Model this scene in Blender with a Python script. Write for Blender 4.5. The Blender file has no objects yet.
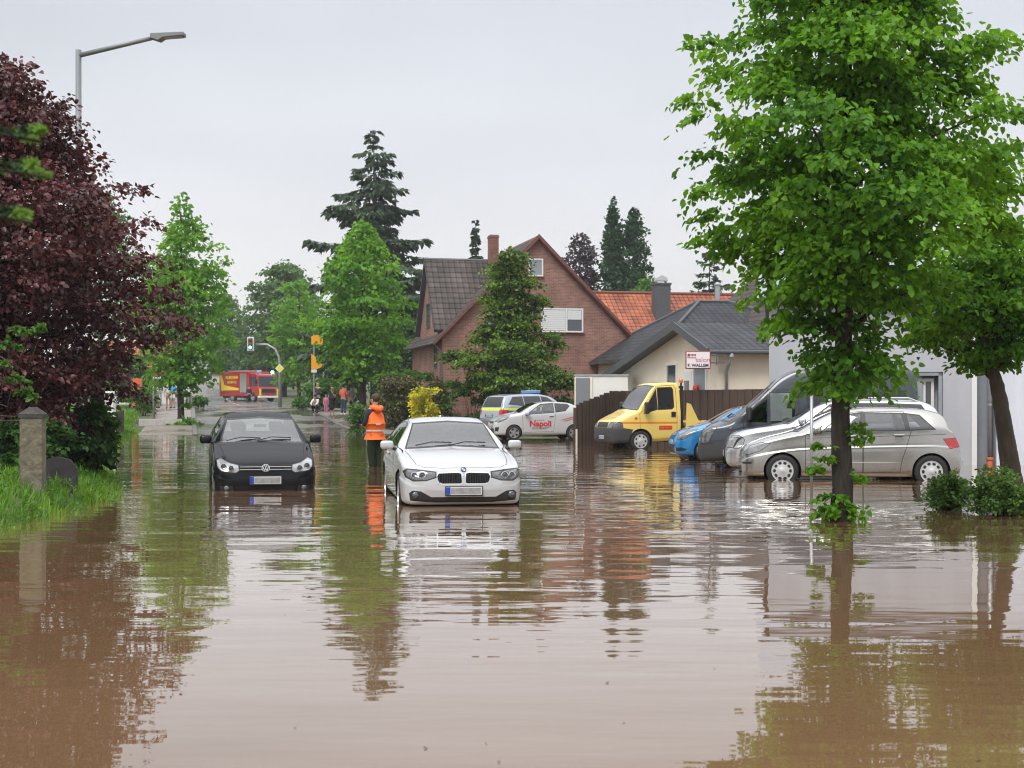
import bpy, bmesh, math, random
import numpy as np
from mathutils import Vector, Matrix
from math import sin, cos, pi, radians as R, atan2, sqrt

random.seed(7)
rng = np.random.default_rng(7)
SC = bpy.context.scene
COL = SC.collection

# ------------------------------------------------------------------ camera model
F = 1422.0            # focal length in pixels
HY = 400.0            # horizon row
CH = 1.53             # camera height above the water
ROAD = R(-12.8)       # road heading (from +Y, towards -X)
RU = Vector((sin(ROAD), cos(ROAD), 0))      # along the road
RV = Vector((cos(ROAD), -sin(ROAD), 0))     # to the right of the road

def at(px, d, z=0.0):
    return Vector(((px - 512) / F * d, d, z))
def zat(py, d):
    return CH - (py - HY) * d / F
def uv(u, v, z=0.0):
    p = RU * u + RV * v
    return Vector((p.x, p.y, z))
def on_plane(px, py, O, e):
    """pixel -> (distance along e, height) on the vertical plane through O along e"""
    k = (px - 512) / F
    t = (k * O.y - O.x) / (e.x - k * e.y)
    y = O.y + e.y * t
    return t, zat(py, y)

BANK = [(-40, -3.6), (14, -2.7), (16, -2.3), (17.2, -2.0), (19.5, -1.5), (22, -.95), (26, -.95), (34, -1.6), (56, -2.4), (64, -2.8), (200, -3.2)]
def bank_edge(u):
    for (a, za), (b, zb) in zip(BANK, BANK[1:]):
        if u <= b: return za + (zb - za) * max(0, (u - a) / (b - a))
    return BANK[-1][1]
def ground_z(x, y):
    u = RU.x * x + RU.y * y
    v = RV.x * x + RV.y * y
    ks = [(-40, -.30), (45, -.30), (60, -.12), (68, 0.0), (75, .12), (85, .55), (95, .85), (150, 1.35), (250, 4.7), (500, 14), (1500, 40), (4000, 60)]
    z = ks[-1][1]
    for (a, za), (b, zb) in zip(ks, ks[1:]):
        if u <= b:
            t = max(0, (u - a) / (b - a)); z = za + (zb - za) * t; break
    # grassy bank on the left
    edge = bank_edge(u)
    if u < 62:
        k = min(1, max(0, (edge - v + .35) / 1.3))
        z = z * (1 - k) + k * max(z, .12 + .22 * min(1, max(0, (edge - v) / 3)))
    # forecourt and gardens on the right
    if v > 10 and u < 90:
        k = min(1, (v - 10) / 2.0)
        t = min(1, max(0, (u - 30) / 34))
        z = z * (1 - k) + k * (-.14 + .16 * t * t * (3 - 2 * t) + max(0, u - 66) * .02)
    return z

# ------------------------------------------------------------------ materials
MATS = {}
def newmat(name):
    m = bpy.data.materials.new(name); m.use_nodes = True
    return m, m.node_tree, m.node_tree.nodes['Principled BSDF']

def mat(name, col, rough=.6, metal=0., var=0., vscale=6., bump=0., bscale=40., coat=0., spec=.5, emit=None, es=1., lining=False, stretch=None, dirt=0., bdist=.02):
    if name in MATS: return MATS[name]
    m, nt, p = newmat(name)
    N, L = nt.nodes, nt.links
    c = (*col, 1)
    p.inputs['Base Color'].default_value = c
    p.inputs['Roughness'].default_value = rough
    p.inputs['Metallic'].default_value = metal
    p.inputs['Coat Weight'].default_value = coat
    p.inputs['Coat Roughness'].default_value = .04
    p.inputs['Specular IOR Level'].default_value = spec
    tc = N.new('ShaderNodeTexCoord')
    vec = tc.outputs['Object']
    if stretch:
        mp = N.new('ShaderNodeMapping'); mp.inputs['Scale'].default_value = stretch
        L.new(vec, mp.inputs['Vector']); vec = mp.outputs['Vector']
    out = None
    if var or dirt:
        n = N.new('ShaderNodeTexNoise'); n.inputs['Scale'].default_value = vscale; n.inputs['Detail'].default_value = 6
        n.inputs['Roughness'].default_value = .65
        L.new(vec, n.inputs['Vector'])
        r = N.new('ShaderNodeMapRange'); r.inputs['From Min'].default_value = .3; r.inputs['From Max'].default_value = .7
        r.inputs['To Min'].default_value = 1 - var; r.inputs['To Max'].default_value = 1 + var
        L.new(n.outputs['Fac'], r.inputs['Value'])
        mx = N.new('ShaderNodeMix'); mx.data_type = 'RGBA'; mx.blend_type = 'MULTIPLY'; mx.inputs['Factor'].default_value = 1
        mx.inputs['A'].default_value = c
        L.new(r.outputs['Result'], mx.inputs['B'])
        out = mx.outputs['Result']
    if lining:
        g = N.new('ShaderNodeNewGeometry')
        mx2 = N.new('ShaderNodeMix'); mx2.data_type = 'RGBA'
        if out: L.new(out, mx2.inputs['A'])
        else: mx2.inputs['A'].default_value = c
        mx2.inputs['B'].default_value = (.10, .10, .10, 1)
        L.new(g.outputs['Backfacing'], mx2.inputs['Factor'])
        out = mx2.outputs['Result']
        s = N.new('ShaderNodeMath'); s.operation = 'MULTIPLY_ADD'
        L.new(g.outputs['Backfacing'], s.inputs[0]); s.inputs[1].default_value = -coat; s.inputs[2].default_value = coat
        L.new(s.outputs[0], p.inputs['Coat Weight'])
        s3 = N.new('ShaderNodeMath'); s3.operation = 'MULTIPLY_ADD'
        L.new(g.outputs['Backfacing'], s3.inputs[0]); s3.inputs[1].default_value = -metal; s3.inputs[2].default_value = metal
        L.new(s3.outputs[0], p.inputs['Metallic'])
        s2 = N.new('ShaderNodeMath'); s2.operation = 'MULTIPLY_ADD'
        L.new(g.outputs['Backfacing'], s2.inputs[0]); s2.inputs[1].default_value = .9 - rough; s2.inputs[2].default_value = rough
        L.new(s2.outputs[0], p.inputs['Roughness'])
    if out: L.new(out, p.inputs['Base Color'])
    if bump:
        n = N.new('ShaderNodeTexNoise'); n.inputs['Scale'].default_value = bscale; n.inputs['Detail'].default_value = 5
        L.new(vec, n.inputs['Vector'])
        b = N.new('ShaderNodeBump'); b.inputs['Strength'].default_value = bump; b.inputs['Distance'].default_value = bdist
        L.new(n.outputs['Fac'], b.inputs['Height']); L.new(b.outputs['Normal'], p.inputs['Normal'])
    if emit:
        p.inputs['Emission Color'].default_value = (*emit, 1); p.inputs['Emission Strength'].default_value = es
    MATS[name] = m
    return m

def leafmat(name, c1, c2, trans=.35, rough=.5, spec=.3, scale=.6):
    """foliage: colour varies from leaf to leaf and from bough to bough"""
    if name in MATS: return MATS[name]
    m, nt, p = newmat(name)
    N, L = nt.nodes, nt.links
    g = N.new('ShaderNodeNewGeometry'); tc = N.new('ShaderNodeTexCoord')
    n = N.new('ShaderNodeTexNoise'); n.inputs['Scale'].default_value = scale; n.inputs['Detail'].default_value = 3
    L.new(tc.outputs['Object'], n.inputs['Vector'])
    a = N.new('ShaderNodeMath'); a.operation = 'MULTIPLY_ADD'
    L.new(g.outputs['Random Per Island'], a.inputs[0]); a.inputs[1].default_value = .75; a.inputs[2].default_value = -.375
    b = N.new('ShaderNodeMapRange'); b.inputs['From Min'].default_value = .35; b.inputs['From Max'].default_value = .65
    L.new(n.outputs['Fac'], b.inputs['Value'])
    s = N.new('ShaderNodeMath'); s.operation = 'ADD'; s.use_clamp = True
    L.new(a.outputs[0], s.inputs[0]); L.new(b.outputs['Result'], s.inputs[1])
    mx = N.new('ShaderNodeMix'); mx.data_type = 'RGBA'
    mx.inputs['A'].default_value = (*c1, 1); mx.inputs['B'].default_value = (*c2, 1)
    L.new(s.outputs[0], mx.inputs['Factor'])
    L.new(mx.outputs['Result'], p.inputs['Base Color'])
    p.inputs['Roughness'].default_value = rough
    p.inputs['Specular IOR Level'].default_value = spec
    t = N.new('ShaderNodeBsdfTranslucent')
    br = N.new('ShaderNodeMix'); br.data_type = 'RGBA'; br.blend_type = 'MULTIPLY'; br.inputs['Factor'].default_value = 1
    L.new(mx.outputs['Result'], br.inputs['A']); br.inputs['B'].default_value = (1.5, 1.35, .6, 1)
    L.new(br.outputs['Result'], t.inputs['Color'])
    ms = N.new('ShaderNodeMixShader'); ms.inputs['Fac'].default_value = trans
    L.new(p.outputs['BSDF'], ms.inputs[1]); L.new(t.outputs['BSDF'], ms.inputs[2])
    L.new(ms.outputs[0], N['Material Output'].inputs['Surface'])
    MATS[name] = m
    return m

def glassmat(name, tint=(.35, .37, .38), base=.06, rough=.02):
    if name in MATS: return MATS[name]
    m = bpy.data.materials.new(name); m.use_nodes = True
    nt = m.node_tree; N, L = nt.nodes, nt.links; N.clear()
    o = N.new('ShaderNodeOutputMaterial'); t = N.new('ShaderNodeBsdfTransparent'); gl = N.new('ShaderNodeBsdfGlossy')
    t.inputs['Color'].default_value = (*tint, 1); gl.inputs['Roughness'].default_value = rough
    fr = N.new('ShaderNodeFresnel'); fr.inputs['IOR'].default_value = 1.55
    a = N.new('ShaderNodeMath'); a.operation = 'ADD'; a.use_clamp = True; a.inputs[1].default_value = base
    L.new(fr.outputs[0], a.inputs[0])
    ms = N.new('ShaderNodeMixShader')
    L.new(a.outputs[0], ms.inputs['Fac']); L.new(t.outputs[0], ms.inputs[1]); L.new(gl.outputs[0], ms.inputs[2])
    L.new(ms.outputs[0], o.inputs['Surface'])
    MATS[name] = m
    return m

def brickmat(name, c1, c2, mortar, sx=1., bw=.25, bh=.075, axis='xz'):
    if name in MATS: return MATS[name]
    m, nt, p = newmat(name); N, L = nt.nodes, nt.links
    tc = N.new('ShaderNodeTexCoord'); sp = N.new('ShaderNodeSeparateXYZ'); cb = N.new('ShaderNodeCombineXYZ')
    L.new(tc.outputs['Object'], sp.inputs[0])
    ad = N.new('ShaderNodeMath'); ad.operation = 'ADD'
    L.new(sp.outputs['X'], ad.inputs[0]); L.new(sp.outputs['Y'], ad.inputs[1])
    L.new(ad.outputs[0], cb.inputs['X']); L.new(sp.outputs['Z'], cb.inputs['Y'])
    b = N.new('ShaderNodeTexBrick')
    b.inputs['Scale'].default_value = 1; b.inputs['Brick Width'].default_value = bw; b.inputs['Row Height'].default_value = bh
    b.inputs['Mortar Size'].default_value = .008; b.inputs['Color1'].default_value = (*c1, 1); b.inputs['Color2'].default_value = (*c2, 1)
    b.inputs['Mortar'].default_value = (*mortar, 1); b.inputs['Bias'].default_value = 0
    L.new(cb.outputs[0], b.inputs['Vector'])
    n = N.new('ShaderNodeTexNoise'); n.inputs['Scale'].default_value = 1.1; n.inputs['Detail'].default_value = 5
    L.new(tc.outputs['Object'], n.inputs['Vector'])
    r = N.new('ShaderNodeMapRange'); r.inputs['From Min'].default_value = .3; r.inputs['From Max'].default_value = .7
    r.inputs['To Min'].default_value = .78; r.inputs['To Max'].default_value = 1.22
    L.new(n.outputs['Fac'], r.inputs['Value'])
    mx = N.new('ShaderNodeMix'); mx.data_type = 'RGBA'; mx.blend_type = 'MULTIPLY'; mx.inputs['Factor'].default_value = 1
    L.new(b.outputs['Color'], mx.inputs['A']); L.new(r.outputs['Result'], mx.inputs['B'])
    L.new(mx.outputs['Result'], p.inputs['Base Color'])
    p.inputs['Roughness'].default_value = .85
    bp = N.new('ShaderNodeBump'); bp.inputs['Strength'].default_value = .5; bp.inputs['Distance'].default_value = .01; bp.invert = True
    L.new(b.outputs['Fac'], bp.inputs['Height']); L.new(bp.outputs['Normal'], p.inputs['Normal'])
    MATS[name] = m
    return m

# ------------------------------------------------------------------ mesh builder
class MB:
    def __init__(s): s.v = []; s.f = []; s.mi = []
    def add(s, vs, fs, mi=0):
        o = len(s.v); s.v += [tuple(p) for p in vs]
        s.f += [tuple(i + o for i in q) for q in fs]; s.mi += [mi] * len(fs)
        return s
    def quad(s, a, b, c, d, mi=0): return s.add([a, b, c, d], [(0, 1, 2, 3)], mi)
    def box(s, x0, x1, y0, y1, z0, z1, mi=0, M=None, bev=0.):
        vs = [(x, y, z) for x in (x0, x1) for y in (y0, y1) for z in (z0, z1)]
        fs = [(0, 1, 3, 2), (4, 6, 7, 5), (0, 4, 5, 1), (2, 3, 7, 6), (0, 2, 6, 4), (1, 5, 7, 3)]
        if bev > 0:
            bm = bmesh.new()
            bv = [bm.verts.new(p) for p in vs]
            for q in fs: bm.faces.new([bv[i] for i in q])
            bmesh.ops.bevel(bm, geom=bm.edges[:] , offset=bev, segments=2, profile=.5, affect='EDGES')
            bm.verts.index_update()
            vs = [v.co.copy() for v in bm.verts]; fs = [tuple(v.index for v in f.verts) for f in bm.faces]
            bm.free()
        if M is not None: vs = [M @ Vector(p) for p in vs]
        return s.add(vs, fs, mi)
    def tube(s, pts, rad, n=8, mi=0, cap=True, flat=None):
        pts = [Vector(p) for p in pts]
        if not hasattr(rad, '__len__'): rad = [rad] * len(pts)
        vs = []; fs = []
        prev = None
        for i, p in enumerate(pts):
            t = (pts[min(i + 1, len(pts) - 1)] - pts[max(i - 1, 0)])
            if t.length < 1e-9: t = Vector((0, 0, 1))
            t.normalize()
            if prev is None:
                a = t.orthogonal().normalized()
            else:
                a = prev - t * prev.dot(t)
                a = a.normalized() if a.length > 1e-6 else t.orthogonal().normalized()
            prev = a; b = t.cross(a)
            for k in range(n):
                th = 2 * pi * k / n
                vs.append(p + (a * cos(th) + b * sin(th)) * rad[i])
        for i in range(len(pts) - 1):
            for k in range(n):
                k2 = (k + 1) % n
                fs.append((i * n + k, i * n + k2, (i + 1) * n + k2, (i + 1) * n + k))
        if cap:
            fs.append(tuple(range(n - 1, -1, -1))); fs.append(tuple((len(pts) - 1) * n + k for k in range(n)))
        return s.add(vs, fs, mi)
    def lathe(s, prof, n=24, M=None, mi=0):
        """prof: (r, h) pairs, revolved about local z"""
        vs = []; fs = []
        for r, h in prof:
            for k in range(n):
                th = 2 * pi * k / n; vs.append(Vector((r * cos(th), r * sin(th), h)))
        for i in range(len(prof) - 1):
            for k in range(n):
                k2 = (k + 1) % n
                fs.append((i * n + k, i * n + k2, (i + 1) * n + k2, (i + 1) * n + k))
        if M is not None: vs = [M @ p for p in vs]
        return s.add(vs, fs, mi)
    def prism(s, poly, h0, h1, M=None, mi=0):
        """poly (x, y) extruded along local z from h0 to h1"""
        n = len(poly)
        vs = [Vector((x, y, h0)) for x, y in poly] + [Vector((x, y, h1)) for x, y in poly]
        fs = [tuple(range(n - 1, -1, -1)), tuple(range(n, 2 * n))] + [(i, (i + 1) % n, n + (i + 1) % n, n + i) for i in range(n)]
        if M is not None: vs = [M @ p for p in vs]
        return s.add(vs, fs, mi)
    def ball(s, c, rx, ry=None, rz=None, n=12, m=8, mi=0, M=None):
        ry = ry or rx; rz = rz or rx
        vs = [Vector((0, 0, -rz))]
        for i in range(1, m):
            ph = -pi / 2 + pi * i / m
            for k in range(n):
                th = 2 * pi * k / n
                vs.append(Vector((rx * cos(ph) * cos(th), ry * cos(ph) * sin(th), rz * sin(ph))))
        vs.append(Vector((0, 0, rz)))
        fs = [(0, 1 + (k + 1) % n, 1 + k) for k in range(n)]
        for i in range(m - 2):
            for k in range(n):
                k2 = (k + 1) % n; a = 1 + i * n
                fs.append((a + k, a + k2, a + n + k2, a + n + k))
        e = len(vs) - 1; a = 1 + (m - 2) * n
        fs += [(a + k, a + (k + 1) % n, e) for k in range(n)]
        if M is not None: vs = [M @ p for p in vs]
        vs = [p + Vector(c) for p in vs]
        return s.add(vs, fs, mi)
    def mesh(s, name, mats, smooth=False):
        me = bpy.data.meshes.new(name)
        me.from_pydata([tuple(p) for p in s.v], [], s.f)
        if not isinstance(mats, (list, tuple)): mats = [mats]
        for m in mats: me.materials.append(m)
        me.polygons.foreach_set('material_index', s.mi)
        if smooth: me.shade_smooth() if hasattr(me, 'shade_smooth') else None
        me.update()
        return me
    def build(s, name, mats, parent=None, smooth=False, bevel=0., auto=None):
        o = bpy.data.objects.new(name, s.mesh(name, mats, smooth))
        COL.objects.link(o); o.parent = parent
        if auto: smooth_by_angle(o.data, auto)
        if bevel:
            b = o.modifiers.new('Bevel', 'BEVEL'); b.width = bevel; b.segments = 2; b.limit_method = 'ANGLE'
        return o

def smooth_by_angle(me, deg=35):
    me.shade_smooth()
    bm = bmesh.new(); bm.from_mesh(me)
    for e in bm.edges:
        if len(e.link_faces) == 2:
            try: e.smooth = e.calc_face_angle() < R(deg)
            except Exception: pass
    bm.to_mesh(me); bm.free()

def tag(o, label=None, cat=None, group=None, kind=None):
    if label: o['label'] = label
    if cat: o['category'] = cat
    if group: o['group'] = group
    if kind: o['kind'] = kind
    return o
def empty(name, loc=(0, 0, 0), rz=0., label=None, cat=None, group=None):
    o = bpy.data.objects.new(name, None); COL.objects.link(o)
    o.empty_display_size = .3
    o.location = loc; o.rotation_euler = (0, 0, rz)
    return tag(o, label, cat, group)
def copy_tree(o, parent=None):
    c = o.copy(); COL.objects.link(c)
    if parent: c.parent = parent
    for ch in list(o.children): copy_tree(ch, c)
    return c

def text_obj(name, s, size, m, parent=None, M=None, align='CENTER', ext=.004, shear=0., squash=1., bold=0.):
    cu = bpy.data.curves.new(name, 'FONT'); cu.body = s; cu.size = size; cu.align_x = align; cu.align_y = 'CENTER'
    cu.extrude = ext; cu.shear = shear; cu.offset = bold
    t = bpy.data.objects.new(name, cu); COL.objects.link(t)
    bpy.context.view_layer.update()
    dg = bpy.context.evaluated_depsgraph_get()
    me = bpy.data.meshes.new_from_object(t.evaluated_get(dg))
    bpy.data.objects.remove(t)
    if squash != 1: me.transform(Matrix.Diagonal((squash, 1, 1, 1)))
    if M is not None: me.transform(M)
    me.materials.clear(); me.materials.append(m)
    o = bpy.data.objects.new(name, me); COL.objects.link(o); o.parent = parent
    return o

def frame_matrix(O, ex, ey, ez):
    return Matrix(((ex[0], ey[0], ez[0], O[0]), (ex[1], ey[1], ez[1], O[1]), (ex[2], ey[2], ez[2], O[2]), (0, 0, 0, 1)))
# ------------------------------------------------------------------ foliage
def unit(a):
    return a / np.maximum(np.linalg.norm(a, axis=1, keepdims=True), 1e-9)

def leaf_mesh(name, pos, ax, nrm, ln, wd, m, kite=False, fold=.18):
    """many small folded leaves: two faces each, own island each"""
    n = len(pos)
    ax = unit(ax); side = unit(np.cross(nrm, ax)); up = np.cross(ax, side)
    ln = np.broadcast_to(np.asarray(ln, float).reshape(-1, 1), (n, 1)); wd = np.broadcast_to(np.asarray(wd, float).reshape(-1, 1), (n, 1))
    if kite:
        co = np.stack([pos, pos + ax * ln * .45 + side * wd * .5 + up * wd * fold, pos + ax * ln, pos + ax * ln * .45 - side * wd * .5 + up * wd * fold], 1)
        k = 4; fa = np.array([[0, 1, 2], [0, 2, 3]])
    else:
        c = ln * .12
        co = np.stack([pos,
                       pos + ax * ln * .16 + side * wd * .44 + up * wd * fold,
                       pos + ax * ln * .58 + side * wd * .42 + up * wd * fold * .9 - up * c * .3,
                       pos + ax * ln - up * c,
                       pos + ax * ln * .58 - side * wd * .42 + up * wd * fold * .9 - up * c * .3,
                       pos + ax * ln * .16 - side * wd * .44 + up * wd * fold], 1)
        k = 6; fa = np.array([[0, 1, 2, 3], [0, 3, 4, 5]])
    co = co.reshape(-1, 3)
    faces = (np.arange(n)[:, None, None] * k + fa[None]).reshape(-1, fa.shape[1])
    me = bpy.data.meshes.new(name)
    me.vertices.add(len(co)); me.vertices.foreach_set('co', co.astype(np.float32).ravel())
    nl = faces.size; nf = len(faces); w = fa.shape[1]
    me.loops.add(nl); me.loops.foreach_set('vertex_index', faces.astype(np.int32).ravel())
    me.polygons.add(nf); me.polygons.foreach_set('loop_start', np.arange(0, nl, w, dtype=np.int32))
    me.polygons.foreach_set('loop_total', np.full(nf, w, np.int32))
    me.materials.append(m)
    me.update(calc_edges=True); me.validate()
    return me

def add_mesh(name, me, parent=None):
    o = bpy.data.objects.new(name, me); COL.objects.link(o); o.parent = parent; return o

class Crown:
    def __init__(s): s.p = []; s.a = []; s.n = []; s.l = []
    def add(s, p, a, n, l): s.p.append(p); s.a.append(a); s.n.append(n); s.l.append(l)
    def mesh(s, name, m, wl=.85, kite=False):
        l = np.concatenate(s.l)
        return leaf_mesh(name, np.concatenate(s.p), np.concatenate(s.a), np.concatenate(s.n), l, l * wl, m, kite)

def pad(cr, r, c, a, flat, nl, leaf, droop=.5, spokes=14, out=None):
    """one bough end: leaves strung along twigs that spread from c"""
    k = max(4, spokes)
    d = r.normal(size=(k, 3)); d[:, 2] = np.abs(d[:, 2]) * .9 - .25
    if out is not None: d += out * .7
    d = unit(d) * r.uniform(.6, 1.35, (k, 1)) * a; d[:, 2] *= flat
    i = r.integers(0, k, nl); t = r.uniform(.2, 1.0, (nl, 1)) ** .75
    p = c + d[i] * t + r.normal(size=(nl, 3)) * np.array([.13, .13, .08]) * a
    hor = np.linalg.norm((p - c)[:, :2], axis=1)
    p[:, 2] -= droop * .35 * hor ** 2 / max(a, .01)
    ax = unit(d[i]) * np.array([1, 1, .4]) + r.normal(size=(nl, 3)) * .6; ax[:, 2] -= droop
    nr = r.normal(size=(nl, 3)) * .55; nr[:, 2] += 1.0
    if out is not None: nr += out * .45
    cr.add(p, ax, nr, leaf * r.uniform(.65, 1.25, nl))

def interp(prof, z, j):
    return np.interp(z, [q[0] for q in prof], [q[j] for q in prof])

def broad_tree(name, label, cat, loc, prof, mleaf, mbark, pads=120, padr=.5, leaf=.1, nleaf=20000, trunk=.14, lean=(0, 0), ztrunk=None,
               flat=.5, depth=1., seed=1, droop=.5, group=None, lumps=.12, limbs=60, inner=.12, trunk_pts=None, extra=(), kite=False, out_pow=.42, part='crown'):
    """prof: (z, radius to the left, radius to the right)"""
    r = np.random.default_rng(seed)
    root = empty(name, loc, 0, label, cat, group)
    z0, z1 = prof[0][0], prof[-1][0]
    zt = ztrunk or (z0 + (z1 - z0) * .9)
    axis = lambda z: np.array([lean[0] * z / zt, lean[1] * z / zt])
    tb = MB()
    n = 9
    pts = trunk_pts or [Vector((lean[0] * i / n + r.normal() * .03 * (0 < i < n), lean[1] * i / n + r.normal() * .03 * (i > 0), -.5 + (zt + .5) * i / n)) for i in range(n + 1)]
    rad = [trunk * (1.0 if i else 1.12) * (1 - .85 * (i / (len(pts) - 1)) ** 1.2) for i in range(len(pts))]
    if trunk > .12:
        q_ = [k / 44 for k in range(45)]; ip = lambda arr, t: arr[min(int(t * (len(arr) - 1)), len(arr) - 2)] * (1 - (t * (len(arr) - 1) - min(int(t * (len(arr) - 1)), len(arr) - 2))) + arr[min(int(t * (len(arr) - 1)), len(arr) - 2) + 1] * (t * (len(arr) - 1) - min(int(t * (len(arr) - 1)), len(arr) - 2))
        v0 = len(tb.v); P_ = [ip(pts, t) for t in q_]; tb.tube(P_, [ip(rad, t) for t in q_], 16)
        for k in range(45):
            for j in range(16):
                i_ = v0 + k * 16 + j; f_ = 1 + .07 * math.sin(j * 1.9 + k * .35) + r.normal() * .035
                tb.v[i_] = tuple(P_[k] + (Vector(tb.v[i_]) - P_[k]) * f_)
    else: tb.tube(pts, rad, 12)
    zs = np.linspace(z0, z1, 60)
    wgt = (interp(prof, zs, 1) + interp(prof, zs, 2) + .15) ** 1.1
    wgt /= wgt.sum()
    cr = Crown()
    ph = r.uniform(0, 6.28, 4)
    def rad_at(z, th):
        rl = interp(prof, z, 1); rr = interp(prof, z, 2); rd = .5 * (rl + rr) * depth
        c = np.cos(th)
        base = np.where(c > 0, rr, rl) * c * c + rd * (1 - c * c)
        return base * (1 + lumps * np.sin(3 * th + ph[0] + z * 1.3) + lumps * .7 * np.sin(5 * th + ph[1] - z * 2.1))
    P = []
    for i in range(pads):
        z = r.choice(zs, p=wgt) + r.uniform(-.5, .5) * (z1 - z0) / 60
        th = r.uniform(0, 2 * pi)
        ra = float(rad_at(z, th))
        a = padr * r.uniform(.65, 1.3)
        a = min(a, max(.25 * padr, ra * .9))
        f = r.uniform() ** out_pow
        q = max(0., ra - a * .8) * f
        ax_ = axis(z)
        c = np.array([ax_[0] + q * math.cos(th), ax_[1] + q * math.sin(th), z])
        P.append((c, a, np.array([math.cos(th), math.sin(th), 0.]) * f))
    for ex, ey, ez_, ea in extra:
        P.append((np.array([ex, ey, ez_]), ea, np.array([math.copysign(1., ex), 0, 0.])))
    tot = sum(a * a for _, a, _ in P)
    for c, a, o in P:
        pad(cr, r, c, a, flat, max(6, int(nleaf * (1 - inner) * a * a / tot)), leaf, droop, out=o)
    if inner:
        k = int(nleaf * inner)
        z = r.choice(zs, k, p=wgt); th = r.uniform(0, 2 * pi, k); q = rad_at(z, th) * .8 * r.uniform(0, 1, k) ** .5
        p = np.stack([q * np.cos(th) + lean[0] * z / zt, q * np.sin(th) + lean[1] * z / zt, z], 1)
        nr = r.normal(size=(k, 3)); nr[:, 2] += .8
        cr.add(p, r.normal(size=(k, 3)), nr, leaf * r.uniform(.7, 1.2, k))
    for c, a, o in sorted(P, key=lambda q: -q[1])[:limbs]:
        q = math.hypot(c[0] - axis(c[2])[0], c[1] - axis(c[2])[1])
        zb = max(.25 * z0 + .1, min(c[2] - .55 * q - .1, zt * .97))
        b = np.array([*axis(zb), zb]); mid = b * .45 + c * .55 + np.array([0, 0, .12 * q])
        rr = trunk * .32 * (1 - .6 * zb / zt)
        tb.tube([b, b * .7 + mid * .3 + np.array([0, 0, .03 * q]), mid, c], [rr, rr * .85, rr * .6, rr * .2], 6)
    to = tb.build('trunk', mbark, root, smooth=True)
    add_mesh(part, cr.mesh(part, mleaf, kite=kite), root)
    return root

def shrub(name, label, cat, loc, rx, ry, h, mleaf, mbark, leaf=.07, nleaf=3000, pads=30, seed=1, group=None, padr=None, box=False, droop=.3, wl=.8, z0=.05):
    r = np.random.default_rng(seed)
    root = empty(name, loc, 0, label, cat, group)
    cr = Crown(); P = []
    padr = padr or .35 * min(rx, ry, h)
    tb = MB()
    for i in range(pads):
        if box:
            d = r.uniform(-1, 1, 3)
            j = r.integers(0, 3); d[j] = np.sign(d[j]) if j < 2 else 1
            c = np.array([d[0] * (rx - padr * .5), d[1] * (ry - padr * .5), h * .5 + d[2] * (h * .5 - padr * .4)])
        else:
            d = unit(r.normal(size=(1, 3)))[0] * r.uniform() ** .4
            c = np.array([d[0] * (rx - padr * .6), d[1] * (ry - padr * .6), h * .5 + d[2] * (h * .5 - padr * .35)])
        c[2] = max(c[2], z0)
        P.append((c, padr * r.uniform(.7, 1.3), np.array([d[0], d[1], 0.])))
    tot = sum(a * a for _, a, _ in P)
    for c, a, o in P:
        pad(cr, r, c, a, .8, max(5, int(nleaf * a * a / tot)), leaf, droop, out=o * .6)
    for c, a, o in P[:14]:
        tb.tube([(c[0] * .15, c[1] * .15, -.4), (c[0] * .5, c[1] * .5, c[2] * .5), tuple(c)], [.02, .014, .006], 5)
    tb.build('stem', mbark, root, smooth=True)
    add_mesh('foliage', cr.mesh('foliage', mleaf, wl=wl), root)
    return root

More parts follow.
